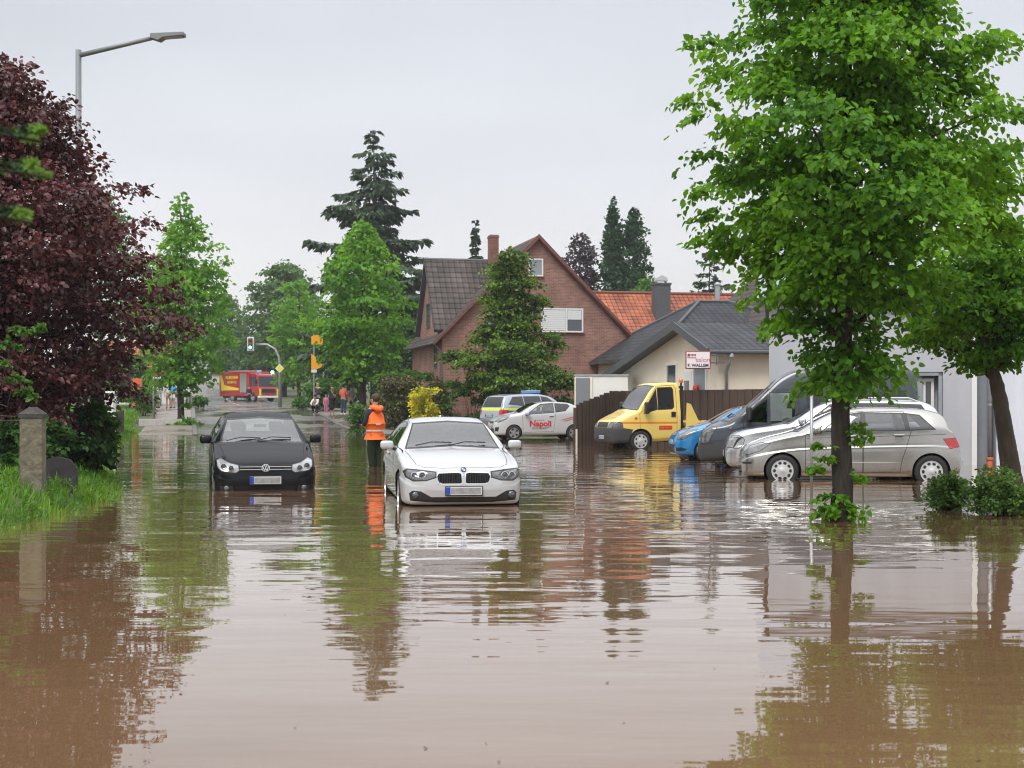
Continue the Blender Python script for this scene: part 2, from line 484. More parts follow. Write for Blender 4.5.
def conifer(name, label, loc, h, rbase, mleaf, mbark, levels=16, z0=.15, per=7, droop=.3, spray=.5, dens=1., seed=1, top_pow=1., ragged=.25, trunk=.2,
            group=None, wl=.22, side=(1, 1), kite=True, upturn=.0, lean=0., thick=1.):
    """a trunk with whorls of branches; sprays of needles hang along every branch"""
    r = np.random.default_rng(seed)
    root = empty(name, loc, 0, label, 'tree', group)
    tb = MB()
    tb.tube([(lean * i / 6 + r.normal() * .01 * h * .1, 0, -.5 + (h + .4) * i / 6) for i in range(7)], [trunk * (1 - .96 * i / 6) for i in range(7)], 9)
    cr = Crown()
    for i in range(levels):
        t = (i + .75 * r.uniform(-1, 1)) / levels; t = min(max(t, 0), .995)
        z = h * (z0 + (1 - z0) * t)
        L0 = rbase * (1 - t) ** top_pow + .03 * rbase
        for k in range(per):
            th = 2 * pi * (k + r.uniform(-.35, .35)) / per + i * 1.1
            L = L0 * (1 + ragged * r.uniform(-1.2, .8)) * (side[1] if cos(th) > 0 else side[0])
            d = np.array([math.cos(th), math.sin(th), 0]); zk = r.normal() * .5 * h * (1 - z0) / levels; dk = droop * r.uniform(.5, 1.5)
            m = 7
            tt = np.linspace(0, 1, m)[:, None]
            path = np.array([lean * z / h, 0, z + zk]) + d * tt * L + np.array([0, 0, 1]) * (-dk * L * tt ** 1.3 + upturn * L * tt ** 3)
            tb.tube(path, [max(.006, trunk * .16 * (1 - t * .6) * (1 - .85 * q)) for q in np.linspace(0, 1, m)], 5, cap=False)
            n = max(4, int(dens * 60 * (L / rbase + .12)))
            q = r.uniform(.12, 1.02, n) ** .8
            c = np.stack([np.interp(q, tt[:, 0], path[:, j]) for j in range(3)], 1)
            sd = np.cross(d, [0, 0, 1])
            w = (.30 * L * (1 - .75 * q) + .04 * rbase) * thick
            off = r.uniform(-1, 1, n)
            c = c + sd * (off * w)[:, None]; c[:, 2] -= np.abs(off) * w * .25
            ax = d * .55 + sd * (np.sign(off) * .55)[:, None] + r.normal(size=(n, 3)) * .25; ax[:, 2] -= .25 + droop
            nr = r.normal(size=(n, 3)) * .5; nr[:, 2] += 1
            cr.add(c, ax, nr, spray * r.uniform(.5, 1.2, n) * (.5 + .5 * (1 - t)))
    tb.build('trunk', mbark, root, smooth=True)
    add_mesh('crown', cr.mesh('crown', mleaf, wl=wl * 2, kite=kite), root)
    return root

# ------------------------------------------------------------------ foliage materials
BARK = mat('linden bark', (.036, .029, .022), .95, var=.6, vscale=16, bump=1., bscale=30, stretch=(1, 1, .22), bdist=.06)
BARK2 = mat('smooth bark', (.060, .046, .030), .9, var=.35, vscale=7, bump=.8, bscale=16, stretch=(1, 1, .3), bdist=.03)
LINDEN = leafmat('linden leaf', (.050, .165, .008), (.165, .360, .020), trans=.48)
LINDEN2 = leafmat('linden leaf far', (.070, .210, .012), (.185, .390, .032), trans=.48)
BEECH = leafmat('copper beech leaf', (.044, .012, .014), (.150, .042, .046), trans=.22, rough=.42, spec=.5)
DARKG = leafmat('dark green leaf', (.022, .064, .014), (.060, .140, .026), trans=.3)
MIDG = leafmat('mid green leaf', (.038, .115, .016), (.105, .230, .034), trans=.4)
HAZEG = leafmat('haze paled far leaf', (.065, .145, .045), (.125, .235, .065), trans=.35)  # pale leaf colour, distance haze partly painted in
FIR = leafmat('fir needles', (.024, .052, .026), (.058, .100, .044), trans=.12, rough=.6)
FIRNEW = leafmat('fresh fir needles', (.020, .050, .015), (.190, .330, .070), trans=.3, scale=9)
YEW = leafmat('cypress sprays', (.022, .062, .026), (.050, .120, .045), trans=.15, rough=.6)
CLOUD = leafmat('cloud tree sprays', (.022, .048, .010), (.165, .290, .030), trans=.3, scale=1.6)
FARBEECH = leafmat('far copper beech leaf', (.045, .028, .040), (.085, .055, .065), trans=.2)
BROWNH = leafmat('clipped hedge leaf', (.070, .058, .024), (.120, .135, .036), trans=.2, scale=1.2)
YELLOWF = leafmat('yellow leaf', (.34, .38, .03), (.82, .72, .06), trans=.35)
BANKSHRUB = leafmat('light shrub leaf', (.050, .120, .020), (.150, .270, .060), trans=.4, scale=5)
GRASS = leafmat('grass blade', (.065, .180, .018), (.170, .330, .035), trans=.4, scale=.9)
# ------------------------------------------------------------------ vehicles
def pchip(pts):
    x = np.array([p[0] for p in pts], float); y = np.array([p[1] for p in pts], float)
    h = np.diff(x); d = np.diff(y) / h
    m = np.zeros(len(x)); m[0] = d[0]; m[-1] = d[-1]
    for i in range(1, len(x) - 1):
        if d[i - 1] * d[i] > 0:
            w1 = 2 * h[i] + h[i - 1]; w2 = h[i] + 2 * h[i - 1]
            m[i] = (w1 + w2) / (w1 / d[i - 1] + w2 / d[i])
    def f(q):
        q = min(max(q, x[0]), x[-1]); i = min(max(int(np.searchsorted(x, q)) - 1, 0), len(h) - 1)
        t = (q - x[i]) / h[i]
        return float((2 * t**3 - 3 * t**2 + 1) * y[i] + (t**3 - 2 * t**2 + t) * h[i] * m[i] + (-2 * t**3 + 3 * t**2) * y[i + 1] + (t**3 - t**2) * h[i] * m[i + 1])
    return f

def catmull(P, k=5):
    out = []
    n = len(P)
    for i in range(n - 1):
        p0 = P[i - 1] if i else np.array([-P[1][0], P[1][1]])
        p3 = P[i + 2] if i + 2 < n else np.array([-P[n - 2][0], P[n - 2][1]])
        p1, p2 = P[i], P[i + 1]
        for j in range(k):
            t = j / k
            out.append(.5 * ((2 * p1) + (-p0 + p2) * t + (2 * p0 - 5 * p1 + 4 * p2 - p3) * t * t + (-p0 + 3 * p1 - 3 * p2 + p3) * t**3))
    out.append(P[-1])
    return out

def sstep(a, b, x):
    t = min(1, max(0, (x - a) / (b - a))); return t * t * (3 - 2 * t)

def shell(S):
    L = S['L']; top, bot, wid, belt = (pchip(S[k]) for k in ('top', 'bot', 'wid', 'belt'))
    crs = S.get('crease', 0.); tum = S.get('tum', .42); crown = S.get('crown', .06)
    nose = [.45 * (i / 30) ** 2.2 for i in range(30)]
    xs = nose + list(np.linspace(.45, L - .45, 64)) + [L - q for q in nose[::-1]]
    rings = []
    for x in xs:
        zb, zt, W = bot(x), top(x), wid(x)
        h = zt - zb
        zs = min(belt(x), zb + h * .8 if h < .5 else max(zt - .085, zb + h * .8))
        zs = min(zs, belt(x))
        gap = zt - zs
        c = sstep(.06, .28, gap)
        z6 = zt - (crown * c + gap * .42 * (1 - c))
        y6 = (.80 * W) * (1 - c) + (W * .965 - tum * (z6 - zs)) * c
        hs = zs - zb
        P = [(0, zb), (.78 * W, zb), (.955 * W, zb + .06 * hs), (.992 * W, zb + .30 * hs), (1.0 * W, zb + (.58 if not crs else .62) * hs), ((.992 - crs * .8) * W, zb + (.84 if not crs else .72) * hs), ((.965 - crs * .3) * W, zs),
             ((.965 * W) * .5 + y6 * .5 + .012 * c, zs * .5 + z6 * .5), (y6, z6), (y6 * .86, z6 + (zt - z6) * .62), (y6 * .5, zt - (zt - z6) * .10), (0, zt)]
        half = catmull([np.array(p, float) for p in P], 4)
        rings.append((x, half))
    bm = bmesh.new(); V = []
    for x, half in rings:
        full = [(y, z) for y, z in half] + [(-y, z) for y, z in half[-2:0:-1]]
        V.append([bm.verts.new((x, y, z)) for y, z in full])
    n = len(V[0])
    for a, b in zip(V, V[1:]):
        for k in range(n):
            k2 = (k + 1) % n
            bm.faces.new((a[k], a[k2], b[k2], b[k]))
    bm.faces.new(V[0][::-1]); bm.faces.new(V[-1])
    bmesh.ops.recalc_face_normals(bm, faces=bm.faces)
    return bm

def poly_offset(poly, d):
    n = len(poly); area = sum(poly[i][0] * poly[(i + 1) % n][1] - poly[(i + 1) % n][0] * poly[i][1] for i in range(n))
    s = 1 if area > 0 else -1
    out = []
    for i in range(n):
        p0, p1, p2 = (np.array(poly[(i + k) % n], float) for k in (-1, 0, 1))
        e1 = (p1 - p0) / max(np.linalg.norm(p1 - p0), 1e-9); e2 = (p2 - p1) / max(np.linalg.norm(p2 - p1), 1e-9)
        n1 = np.array([e1[1], -e1[0]]) * s; n2 = np.array([e2[1], -e2[0]]) * s
        b = n1 + n2; b = b / max(np.dot(b, b) / 2, .35)
        out.append(tuple(p1 + b * d))
    return out

def in_poly(p, poly):
    x, y = p; c = False; n = len(poly)
    for i in range(n):
        x1, y1 = poly[i]; x2, y2 = poly[(i + 1) % n]
        if (y1 > y) != (y2 > y) and x < (x2 - x1) * (y - y1) / (y2 - y1) + x1: c = not c
    return c

AX = {'s': (0, 2), 'f': (1, 2), 'r': (1, 2), 't': (0, 1)}
def cut(bm, lay, poly, axis, ok, tagno):
    i, j = AX[axis]; n = len(poly)
    X0, X1 = min(p[0] for p in poly) - .01, max(p[0] for p in poly) + .01
    Y0, Y1 = min(p[1] for p in poly) - .01, max(p[1] for p in poly) + .01
    def hit(f, x0, x1, y0, y1):
        us = [v.co[i] for v in f.verts]
        if max(us) < x0 or min(us) > x1: return False
        vs = [v.co[j] for v in f.verts]
        return not (max(vs) < y0 or min(vs) > y1)
    cand = set(f for f in bm.faces if hit(f, X0, X1, Y0, Y1) and ok(f))
    for k in range(n):
        a, b = poly[k], poly[(k + 1) % n]
        fs = [f for f in cand if hit(f, min(a[0], b[0]) - .002, max(a[0], b[0]) + .002, min(a[1], b[1]) - .002, max(a[1], b[1]) + .002)]
        if not fs: continue
        no = Vector((0, 0, 0)); no[i] = b[1] - a[1]; no[j] = -(b[0] - a[0])
        if no.length < 1e-7: continue
        co = Vector((0, 0, 0)); co[i] = a[0]; co[j] = a[1]
        ge = set(fs)
        for f in fs: ge.update(f.edges); ge.update(f.verts)
        r = bmesh.ops.bisect_plane(bm, geom=list(ge), dist=1e-5, plane_co=co, plane_no=no.normalized())
        cand.difference_update(fs)
        cand.update(g for g in r['geom'] if isinstance(g, bmesh.types.BMFace))
        cand = set(f for f in cand if f.is_valid)
    for f in cand:
        c = f.calc_center_median()
        if X0 <= c[i] <= X1 and Y0 <= c[j] <= Y1 and ok(f) and in_poly((c[i], c[j]), poly): f[lay] = tagno

def circ(cx, cz, r, n=28, z_cut=None):
    return [(cx + r * cos(2 * pi * k / n), cz + r * sin(2 * pi * k / n)) for k in range(n)]

def faces_obj(name, bm, faces, mats, mi, parent, smooth=True):
    vm = {}; v = []; fs = []; ms = []
    for f in faces:
        q = []
        for w in f.verts:
            if w not in vm: vm[w] = len(v); v.append(w.co[:])
            q.append(vm[w])
        fs.append(q); ms.append(mi(f))
    me = bpy.data.meshes.new(name); me.from_pydata(v, [], fs)
    for m in mats: me.materials.append(m)
    me.polygons.foreach_set('material_index', ms)
    if smooth: me.shade_smooth()
    me.update()
    o = bpy.data.objects.new(name, me); COL.objects.link(o); o.parent = parent
    return o

RUBBER = mat('tyre rubber', (.018, .018, .018), .8, bump=.2, bscale=60)
TRIM = mat('black trim', (.018, .018, .019), .45)
SEAM = mat('panel gap and crease shade', (.006, .006, .006), .9)
PLASTIC = mat('dark grey plastic', (.045, .046, .048), .6, bump=.15, bscale=120)
CHROME = mat('chrome', (.75, .76, .77), .12, 1.)
ALLOY = mat('silver alloy', (.55, .56, .57), .32, .75)
HUBCAP = mat('silver hubcap', (.60, .61, .62), .4, .35)
LAMP = mat('headlamp lens', (.15, .155, .16), .12, .35, coat=.6, spec=.2, var=.5, vscale=16)
LAMPB = mat('clear headlamp lens', (.33, .34, .35), .12, .35, coat=.6, spec=.2, var=.3, vscale=14)
LAMPD = mat('headlamp inner', (.10, .105, .11), .15, .6, coat=1.)
REDLAMP = mat('red lamp lens', (.42, .012, .014), .12, coat=1.)
AMBER = mat('amber lens', (.55, .16, .01), .15, coat=1.)
CGLASS = glassmat('car glass', (.78, .82, .81), .10)
WSCREEN = glassmat('windscreen glass', (.84, .88, .89), .16)
DGLASS = glassmat('tinted glass', (.10, .11, .12), .05)
SEAT = mat('seat cloth', (.030, .031, .034), .9, var=.2)
DASH = mat('dashboard', (.025, .025, .027), .6)
PLATE = mat('plate white', (.62, .63, .64), .4)
PLATEG = mat('blurred plate grey', (.30, .30, .30), .5, var=.3, vscale=12)
EUBLUE = mat('plate blue', (.015, .06, .42), .4)
WHITEP = mat('plain white plastic', (.75, .75, .75), .4)

def paint(name, col, metal=0., rough=.35, coat=1.):
    return mat(name, col, rough, metal, coat=coat, lining=True, spec=.0 if max(col) < .03 else .3)

def wheel(parent, x, y, z, r, w, rim='alloy', spokes=5, m=None, side=1):
    """a tyre with a rim; outer face towards +y * side"""
    M = Matrix.Rotation(-pi / 2 * side, 4, 'X')
    t = MB()
    t.lathe([(r * .62, -w / 2), (r * .9, -w / 2), (r * .985, -w * .36), (r, -w * .2), (r, w * .2), (r * .985, w * .36), (r * .93, w * .47), (r * .70, w / 2), (r * .64, w * .44), (r * .62, w * .2)], 36, M)
    o = t.build('wheel', RUBBER, parent, smooth=True); o.location = (x, y, z)
    b = MB(); R0 = r * .665
    m = m or ALLOY
    b.lathe([(R0, w * .40), (R0 * 1.0, w * .47), (R0 * .93, w * .46), (R0 * .90, w * .36)], 36, M)
    if rim == 'alloy':
        b.lathe([(R0 * .93, w * .12), (0, w * .12)], 28, M, 1)
        for k in range(spokes):
            Mk = M @ Matrix.Rotation(2 * pi * k / spokes, 4, 'Z')
            sw = R0 * (.27 if spokes <= 6 else .11)
            b.prism([(R0 * .1, -sw * .75), (R0 * .93, -sw), (R0 * .93, sw), (R0 * .1, sw * .75)], w * .30, w * .42, Mk)
        b.lathe([(R0 * .28, w * .40), (R0 * .26, w * .45), (0, w * .46)], 16, M)
    else:
        b.lathe([(R0 * .93, w * .40), (R0 * .6, w * .47), (R0 * .3, w * .46), (R0 * .24, w * .50), (0, w * .51)], 32, M)
        for k in range(spokes):
            a = 2 * pi * k / spokes; q = R0 * .72
            h = [(q * cos(a) + R0 * .16 * (cos(a) * cos(s_) * .8 - sin(a) * sin(s_) * 1.05), q * sin(a) + R0 * .16 * (sin(a) * cos(s_) * .8 + cos(a) * sin(s_) * 1.05)) for s_ in [2 * pi * i / 10 for i in range(10)]]
            b.prism(h, w * .40, w * .475, M, 1)
        for k in range(8):
            pass
    b.build('rim', [m, TRIM], o, auto=40)
    return o

def mirror_pod(parent, x, y, z, s, m, sx=.16, sy=.20, sz=.13):
    b = MB(); b.box(x - sx * .5, x + sx * .4, y + s * .095 - sy * .5, y + s * .095 + sy * .5, z + .02 - sz * .5, z + .02 + sz * .5, bev=min(sx, sz) * .3)
    b.tube([(x - .02, y - s * .05, z - .05), (x - .01, y + s * .03, z - .02)], [.03, .025], 6, 1)
    b.box(x + sx * .40, x + sx * .46, y + s * .095 - sy * .42, y + s * .095 + sy * .42, z + .02 - sz * .4, z + .02 + sz * .4, 1)
    return b.build('wing_mirror', [m, TRIM], parent, smooth=True)

def number_plate(parent, x, z, face=-1, w=.52, h=.112, name='number_plate', y=0., tilt=0.):
    b = MB(); f = face
    b.box(min(x, x + f * .012), max(x, x + f * .012), y - w / 2, y + w / 2, z - h / 2, z + h / 2, 0)
    x1 = x + f * .0125
    lo, hi = min(x1, x1 + f * .003), max(x1, x1 + f * .003)
    # towards the viewer the blue band is on the left of the plate
    s = -1 if f < 0 else 1
    b.box(lo, hi, y + s * (-w / 2 + .062) if s > 0 else y + w / 2 - .062, y + s * (-w / 2) if s > 0 else y + w / 2, z - h / 2 + .004, z + h / 2 - .004, 1)
    b.box(lo, hi, y - w / 2 + (.07 if s > 0 else .015), y + w / 2 - (.015 if s > 0 else .07), z - h / 2 + .014, z + h / 2 - .016, 2)
    b.box(min(x, x + f * .009), max(x, x + f * .009), y - w / 2 - .012, y + w / 2 + .012, z - h / 2 - .018, z + h / 2 + .01, 3)
    return b.build(name, [PLATE, EUBLUE, PLATEG, TRIM], parent)

def seats(parent, xs, zb, ys=(-.36, .36), w=.46):
    for x in xs:
        for y in ys:
            b = MB()
            b.box(x - .08, x + .42 - .5, y - w / 2, y + w / 2, zb, zb + .16, bev=.04)
            M = Matrix.Translation((x, y, zb + .1)) @ Matrix.Rotation(R(14), 4, 'Y')
            b.box(-.06, .06, -w / 2, w / 2, 0, .52, M=M, bev=.05)
            b.box(-.045, .045, -.13, .13, .56, .74, M=M, bev=.04)
            b.build('seat', SEAT, parent)

def steering(parent, x, y, z):
    b = MB(); M = Matrix.Translation((x, y, z)) @ Matrix.Rotation(R(-65), 4, 'Y')
    b.tube([M @ Vector((.18 * cos(a), .18 * sin(a), 0)) for a in np.linspace(0, 2 * pi, 25)], .014, 6)
    b.box(-.03, .03, -.17, .17, -.01, .01, M=M); b.box(-.3, 0, -.02, .02, -.02, .0, M=Matrix.Translation((x, y, z)) )
    b.build('steering_wheel', DASH, parent)

def vehicle(S):
    """build a vehicle from its outlines: front at x = 0, +y its right side as seen from the front's left ..., wheels on z = 0"""
    root = empty(S['name'], (0, 0, 0), 0, S['label'], S['cat'], S.get('group'))
    bm = shell(S)
    lay = bm.faces.layers.int.new('tag')
    L = S['L']; regs = S['regions']
    tags = []       # (name, materials, owner)
    def newtag(*a): tags.append(a); return len(tags)
    def okf(axis, lo, hi, nmin=.2):
        if axis == 's': return lambda f: abs(f.normal.y) > nmin
        if axis == 'f': return lambda f: f.normal.x < -.06 and lo <= f.calc_center_median().x <= hi
        if axis == 'r': return lambda f: f.normal.x > .06 and lo <= f.calc_center_median().x <= hi
        return lambda f: f.normal.z > .15 and f.calc_center_median().z > lo
    AR = -1
    for g in regs:
        axis = g.get('axis', 's'); lo, hi = g.get('x', (-1, 99))
        if axis == 't': lo = g.get('zmin', .5)
        ok = okf(axis, lo, hi, g.get('nmin', .2))
        polys = [g['poly']]
        if axis in 'fr' and g.get('mirror'): polys.append([(-y, z) for y, z in g['poly']][::-1])
        if axis == 't' and g.get('mirror'): polys.append([(x, -y) for x, y in g['poly']][::-1])
        for pi_, poly in enumerate(polys):
            if g.get('rim'):
                t = newtag(None, g.get('rimmat', TRIM), 'body')
                cut(bm, lay, poly_offset(poly, g['rim']), axis, ok, t)
            if g.get('hole'): t = AR
            else: t = newtag(g.get('part'), g['mat'], g.get('part') or 'body')
            cut(bm, lay, poly, axis, ok, t)
    by = {}
    for f in bm.faces:
        if f[lay] != AR: by.setdefault(f[lay], []).append(f)
    # the painted shell keeps every un-named region as a slot of its own mesh
    slots = [S['paint']]; bf = []; sl = {}
    for t, fs in by.items():
        if t == 0: bf += fs; continue
        nm, mt, own = tags[t - 1]
        if nm is None:
            if mt not in slots: slots.append(mt)
            for f in fs: sl[f] = slots.index(mt)
            bf += fs
    body = faces_obj(S.get('bodyname', 'body'), bm, bf, slots, lambda f: sl.get(f, 0), root)
    for t, fs in by.items():
        if t == 0: continue
        nm, mt, own = tags[t - 1]
        if nm is None: continue
        sides = {}
        for f in fs:
            c = f.calc_center_median()
            k = (c.y > 0) if (max(q.calc_center_median().y for q in fs) > .35 and min(q.calc_center_median().y for q in fs) < -.35 and not any(abs(q.calc_center_median().y) < .2 for q in fs)) else 0
            sides.setdefault(k, []).append(f)
        for k, q in sides.items(): faces_obj(nm, bm, q, [mt], lambda f: 0, root)
    bm.free()
    # wheels and their arches
    r = S['wheel_r']; tr = S['track'] / 2; ww = S.get('wheel_w', .2)
    for x in S['axles']:
        for s in (-1, 1):
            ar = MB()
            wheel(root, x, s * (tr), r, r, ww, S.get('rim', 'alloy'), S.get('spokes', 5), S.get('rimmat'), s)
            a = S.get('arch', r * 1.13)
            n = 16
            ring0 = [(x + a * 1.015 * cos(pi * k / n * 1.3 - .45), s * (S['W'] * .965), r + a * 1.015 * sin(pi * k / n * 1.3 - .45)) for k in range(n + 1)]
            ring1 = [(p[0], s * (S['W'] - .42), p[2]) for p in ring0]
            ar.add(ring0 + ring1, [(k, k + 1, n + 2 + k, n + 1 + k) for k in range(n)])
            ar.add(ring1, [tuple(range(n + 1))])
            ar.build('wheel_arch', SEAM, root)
    return root

def place_vehicle(root, S, px, d, heading_deg, z):
    """mid wheelbase at pixel px and distance d; heading: the way the nose points, 0 = towards the camera, 90 = towards image left"""
    h = R(heading_deg)
    nose = Vector((-sin(h), -cos(h), 0))         # nose direction
    back = -nose                                  # local +x
    rz = atan2(back.y, back.x)
    mid = sum(S['axles']) / 2
    c = at(px, d, z) - back * mid
    root.location = c; root.rotation_euler = (0, 0, rz)
# ------------------------------------------------------------------ the vehicles of the photograph
def door_handle(root, x, y, z, m, w=.18, name='door_handle'):
    b = MB(); s = 1 if y > 0 else -1
    b.box(x - w / 2, x + w / 2, min(y, y + s * .035), max(y, y + s * .035), z - .018, z + .018, bev=.01)
    b.box(x - w * .35, x + w * .35, min(y - s * .02, y + s * .004), max(y - s * .02, y + s * .004), z - .03, z - .018, 1)
    return b.build(name, [m, SEAM], root, smooth=False)

def arch_poly(x, r, a, z_low=-.3):
    pts = [(x + a * cos(t), r + a * sin(t)) for t in np.linspace(-.35, pi + .35, 26)]
    return pts + [(pts[-1][0], z_low), (pts[0][0], z_low)]

def arches(S):
    return [dict(poly=arch_poly(x, S['wheel_r'], S.get('arch', S['wheel_r'] * 1.13)), hole=True, nmin=.12, mat=None, rim=.018, rimmat=S.get('archmat', S['paint'])) for x in S['axles']]

# ---- white saloon
WHITE = paint('white car paint', (.48, .49, .50), rough=.28)
S = dict(name='white_saloon_car', label='white saloon car with twin kidney grilles standing in the flood water', cat='car', paint=WHITE,
         L=4.62, W=.905, track=1.56, axles=(.78, 3.59), wheel_r=.32, wheel_w=.22, tum=.72, crease=.012, crown=.055, spokes=5,
         top=[(0, .50), (.015, .60), (.06, .69), (.14, .745), (.5, .85), (1.0, .935), (1.40, .985), (2.12, 1.36), (2.7, 1.43), (3.3, 1.39), (4.05, 1.10), (4.45, 1.07), (4.58, .95), (4.62, .6)],
         bot=[(0, .40), (.03, .25), (.12, .19), (.6, .18), (4, .2), (4.5, .28), (4.62, .45)],
         wid=[(0, .55), (.03, .67), (.10, .785), (.25, .86), (.5, .892), (1.2, .905), (3.6, .905), (4.3, .86), (4.55, .76), (4.62, .6)],
         belt=[(0, .72), (.5, .80), (1.3, .90), (2, .935), (3.8, 1.0), (4.62, .98)], regions=[])
kid = [(.028, .515), (.05, .500), (.31, .500), (.365, .53), (.385, .60), (.36, .645), (.08, .655), (.035, .64)]
S['regions'] = [
    dict(axis='t', poly=[(.10, .30), (.13, .55), (.25, .66), (.6, .70), (1.25, .735), (1.36, .71), (1.40, .4), (1.415, 0), (1.40, -.4), (1.36, -.71), (1.25, -.735), (.6, -.70), (.25, -.66), (.13, -.55), (.10, -.30)], part='bonnet', mat=WHITE, rim=.008, rimmat=SEAM),
    dict(poly=[(1.18, .28), (1.22, .90), (1.66, .97), (2.28, 1.335), (2.71, 1.385), (2.71, .30)], part='door', mat=WHITE, rim=.008, rimmat=SEAM),
    dict(poly=[(2.73, .30), (2.73, 1.385), (3.32, 1.35), (3.78, 1.12), (3.66, .95), (3.28, .62), (3.20, .32)], part='door', mat=WHITE, rim=.008, rimmat=SEAM),
    dict(poly=[(1.66, .985), (2.28, 1.30), (2.67, 1.345), (2.67, 1.01)], part='side_window', mat=DGLASS, rim=.02),
    dict(poly=[(2.77, 1.012), (2.77, 1.345), (3.3, 1.315), (3.70, 1.125), (3.62, 1.045)], part='side_window', mat=DGLASS, rim=.02),
    dict(axis='f', x=(1.2, 2.6), poly=[(-.70, .975), (0, 1.012), (.70, .975), (.55, 1.318), (0, 1.352), (-.55, 1.318)], part='windscreen', mat=WSCREEN, rim=.022),
    dict(axis='r', x=(3.0, 4.4), poly=[(-.62, 1.10), (.62, 1.10), (.50, 1.33), (-.50, 1.33)], part='rear_window', mat=CGLASS, rim=.02),
    dict(axis='f', x=(-1, .5), poly=[(-.76, .26), (-.40, .232), (.40, .232), (.76, .26), (.775, .36), (.73, .395), (.62, .385), (.47, .30), (-.47, .30), (-.62, .385), (-.73, .395), (-.775, .36)], part='lower_intake', mat=TRIM, rim=.006, rimmat=SEAM),
    dict(axis='f', x=(-1, .4), mirror=True, poly=kid, part='grille', mat=SEAM, rim=.016, rimmat=CHROME),
    dict(axis='f', x=(-1, .9), mirror=True, poly=[(.41, .595), (.54, .555), (.72, .548), (.815, .60), (.835, .665), (.80, .695), (.60, .68), (.41, .655)], part='headlight', mat=LAMP, rim=.018),
    dict(axis='r', x=(4, 5), mirror=True, poly=[(.5, .78), (.85, .76), (.85, .95), (.5, .93)], part='tail_light', mat=REDLAMP),
] + arches(S)
bmw = vehicle(S); S_bmw = S
for s in (-1, 1):
    mirror_pod(bmw, 1.62, s * .90, .99, s, WHITE)
    b = MB(); M0 = Matrix.Rotation(-pi / 2, 4, 'Y')
    for cy, r_ in ((.60, .052), (.71, .050)):
        M = Matrix.Translation((.05 if cy < .65 else .09, s * cy, .618)) @ M0
        b.lathe([(r_, 0), (r_, .03), (r_ * .8, .032), (r_ * .78, .0)], 18, M, 0); b.lathe([(r_ * .78, .012), (0, .025)], 18, M, 1)
    b.prism([(-.055, 0), (.055, 0), (.055, .02), (-.055, .02)], 0, .03, Matrix.Translation((.035, s * .475, .60)) @ Matrix.Rotation(pi / 2, 4, 'Z') @ Matrix.Rotation(pi / 2, 4, 'X'), 1)
    b.build('headlamp_ring', [CHROME, LAMPD], bmw, smooth=False)
    b = MB(); b.lathe([(.05, 0), (.05, .02), (.03, .03), (0, .03)], 16, Matrix.Translation((.035, s * .695, .335)) @ M0); b.build('fog_light', LAMPD, bmw, smooth=True)
    # slats of the kidney
    b = MB()
    for k in range(9):
        y = s * (.06 + k * .036); b.box(-.004, .012, y - .006, y + .006, .51, .645)
    b.build('grille_slat', TRIM, bmw)
    b = MB(); b.box(1.05, 1.2, s * .906 if s > 0 else s * .906 - .004, s * .906 + .004 if s > 0 else s * .906, .72, .735); b.build('side_marker', CHROME, bmw)
    for x, z in ((2.55, .86), (3.42, .90)): door_handle(bmw, x, s * .895, z, WHITE)
number_plate(bmw, -.012, .395, -1, .52, .115)
b = MB(); Mr = Matrix.Translation((.058, 0, .697)) @ Matrix.Rotation(R(-58), 4, 'Y')
b.lathe([(.041, 0), (.041, .006), (.030, .008), (.030, .004), (0, .004)], 24, Mr, 0)
for k in range(4):
    a = [(.029 * cos(k * pi / 2 + t), .029 * sin(k * pi / 2 + t)) for t in np.linspace(0, pi / 2, 6)]
    b.prism([(0, 0)] + a, .0045, .007, Mr, 1 if k % 2 else 2)
b.build('roundel', [TRIM, EUBLUE, PLATE], bmw)
b = MB(); b.prism([(0, 0), (.14, 0), (.10, .06), (.07, .065)], -.012, .012, Matrix.Translation((3.15, 0, 1.385)) @ Matrix.Rotation(pi / 2, 4, 'X')); b.build('roof_antenna', WHITE, bmw)
b = MB()
for y in (-.1, .42): b.tube([(1.40, y + .15, 1.005), (1.50, y - .1, 1.055), (1.52, y - .42, 1.045)], .009, 5)
b.build('wiper', TRIM, bmw)
b = MB(); b.box(1.35, 1.75, -.74, .74, .80, .92, bev=.04); b.build('dashboard', DASH, bmw)
seats(bmw, (2.35,), .42); seats(bmw, (3.25,), .26); steering(bmw, 1.85, -.36, .90)
b = MB(); b.box(2.0, 2.03, -.11, .11, 1.20, 1.26, bev=.01); b.build('rear_view_mirror', DASH, bmw)
place_vehicle(bmw, S_bmw, 447, 22.6, -9, -.17)

# ---- black hatchback
BLACK = paint('black car paint', (.010, .011, .013), rough=.25, coat=.45)
S = dict(name='black_hatchback_car', label='black hatchback car flooded up to its bumper on the left lane', cat='car', paint=BLACK,
         L=4.2, W=.893, track=1.54, axles=(.88, 3.46), wheel_r=.315, wheel_w=.21, tum=.60, crease=.010, crown=.055,
         top=[(0, .50), (.02, .60), (.07, .69), (.20, .765), (.6, .89), (1.1, .985), (1.25, 1.02), (1.97, 1.40), (2.5, 1.475), (3.4, 1.44), (3.85, 1.36), (4.1, 1.0), (4.2, .6)],
         bot=[(0, .40), (.03, .26), (.12, .20), (.6, .18), (3.9, .2), (4.1, .28), (4.2, .45)],
         wid=[(0, .56), (.03, .68), (.10, .79), (.22, .85), (.5, .885), (1.2, .893), (3.4, .893), (3.9, .86), (4.1, .78), (4.2, .65)],
         belt=[(0, .75), (.5, .80), (1.2, .92), (2, .95), (3.6, 1.0), (4.2, .95)], regions=[])
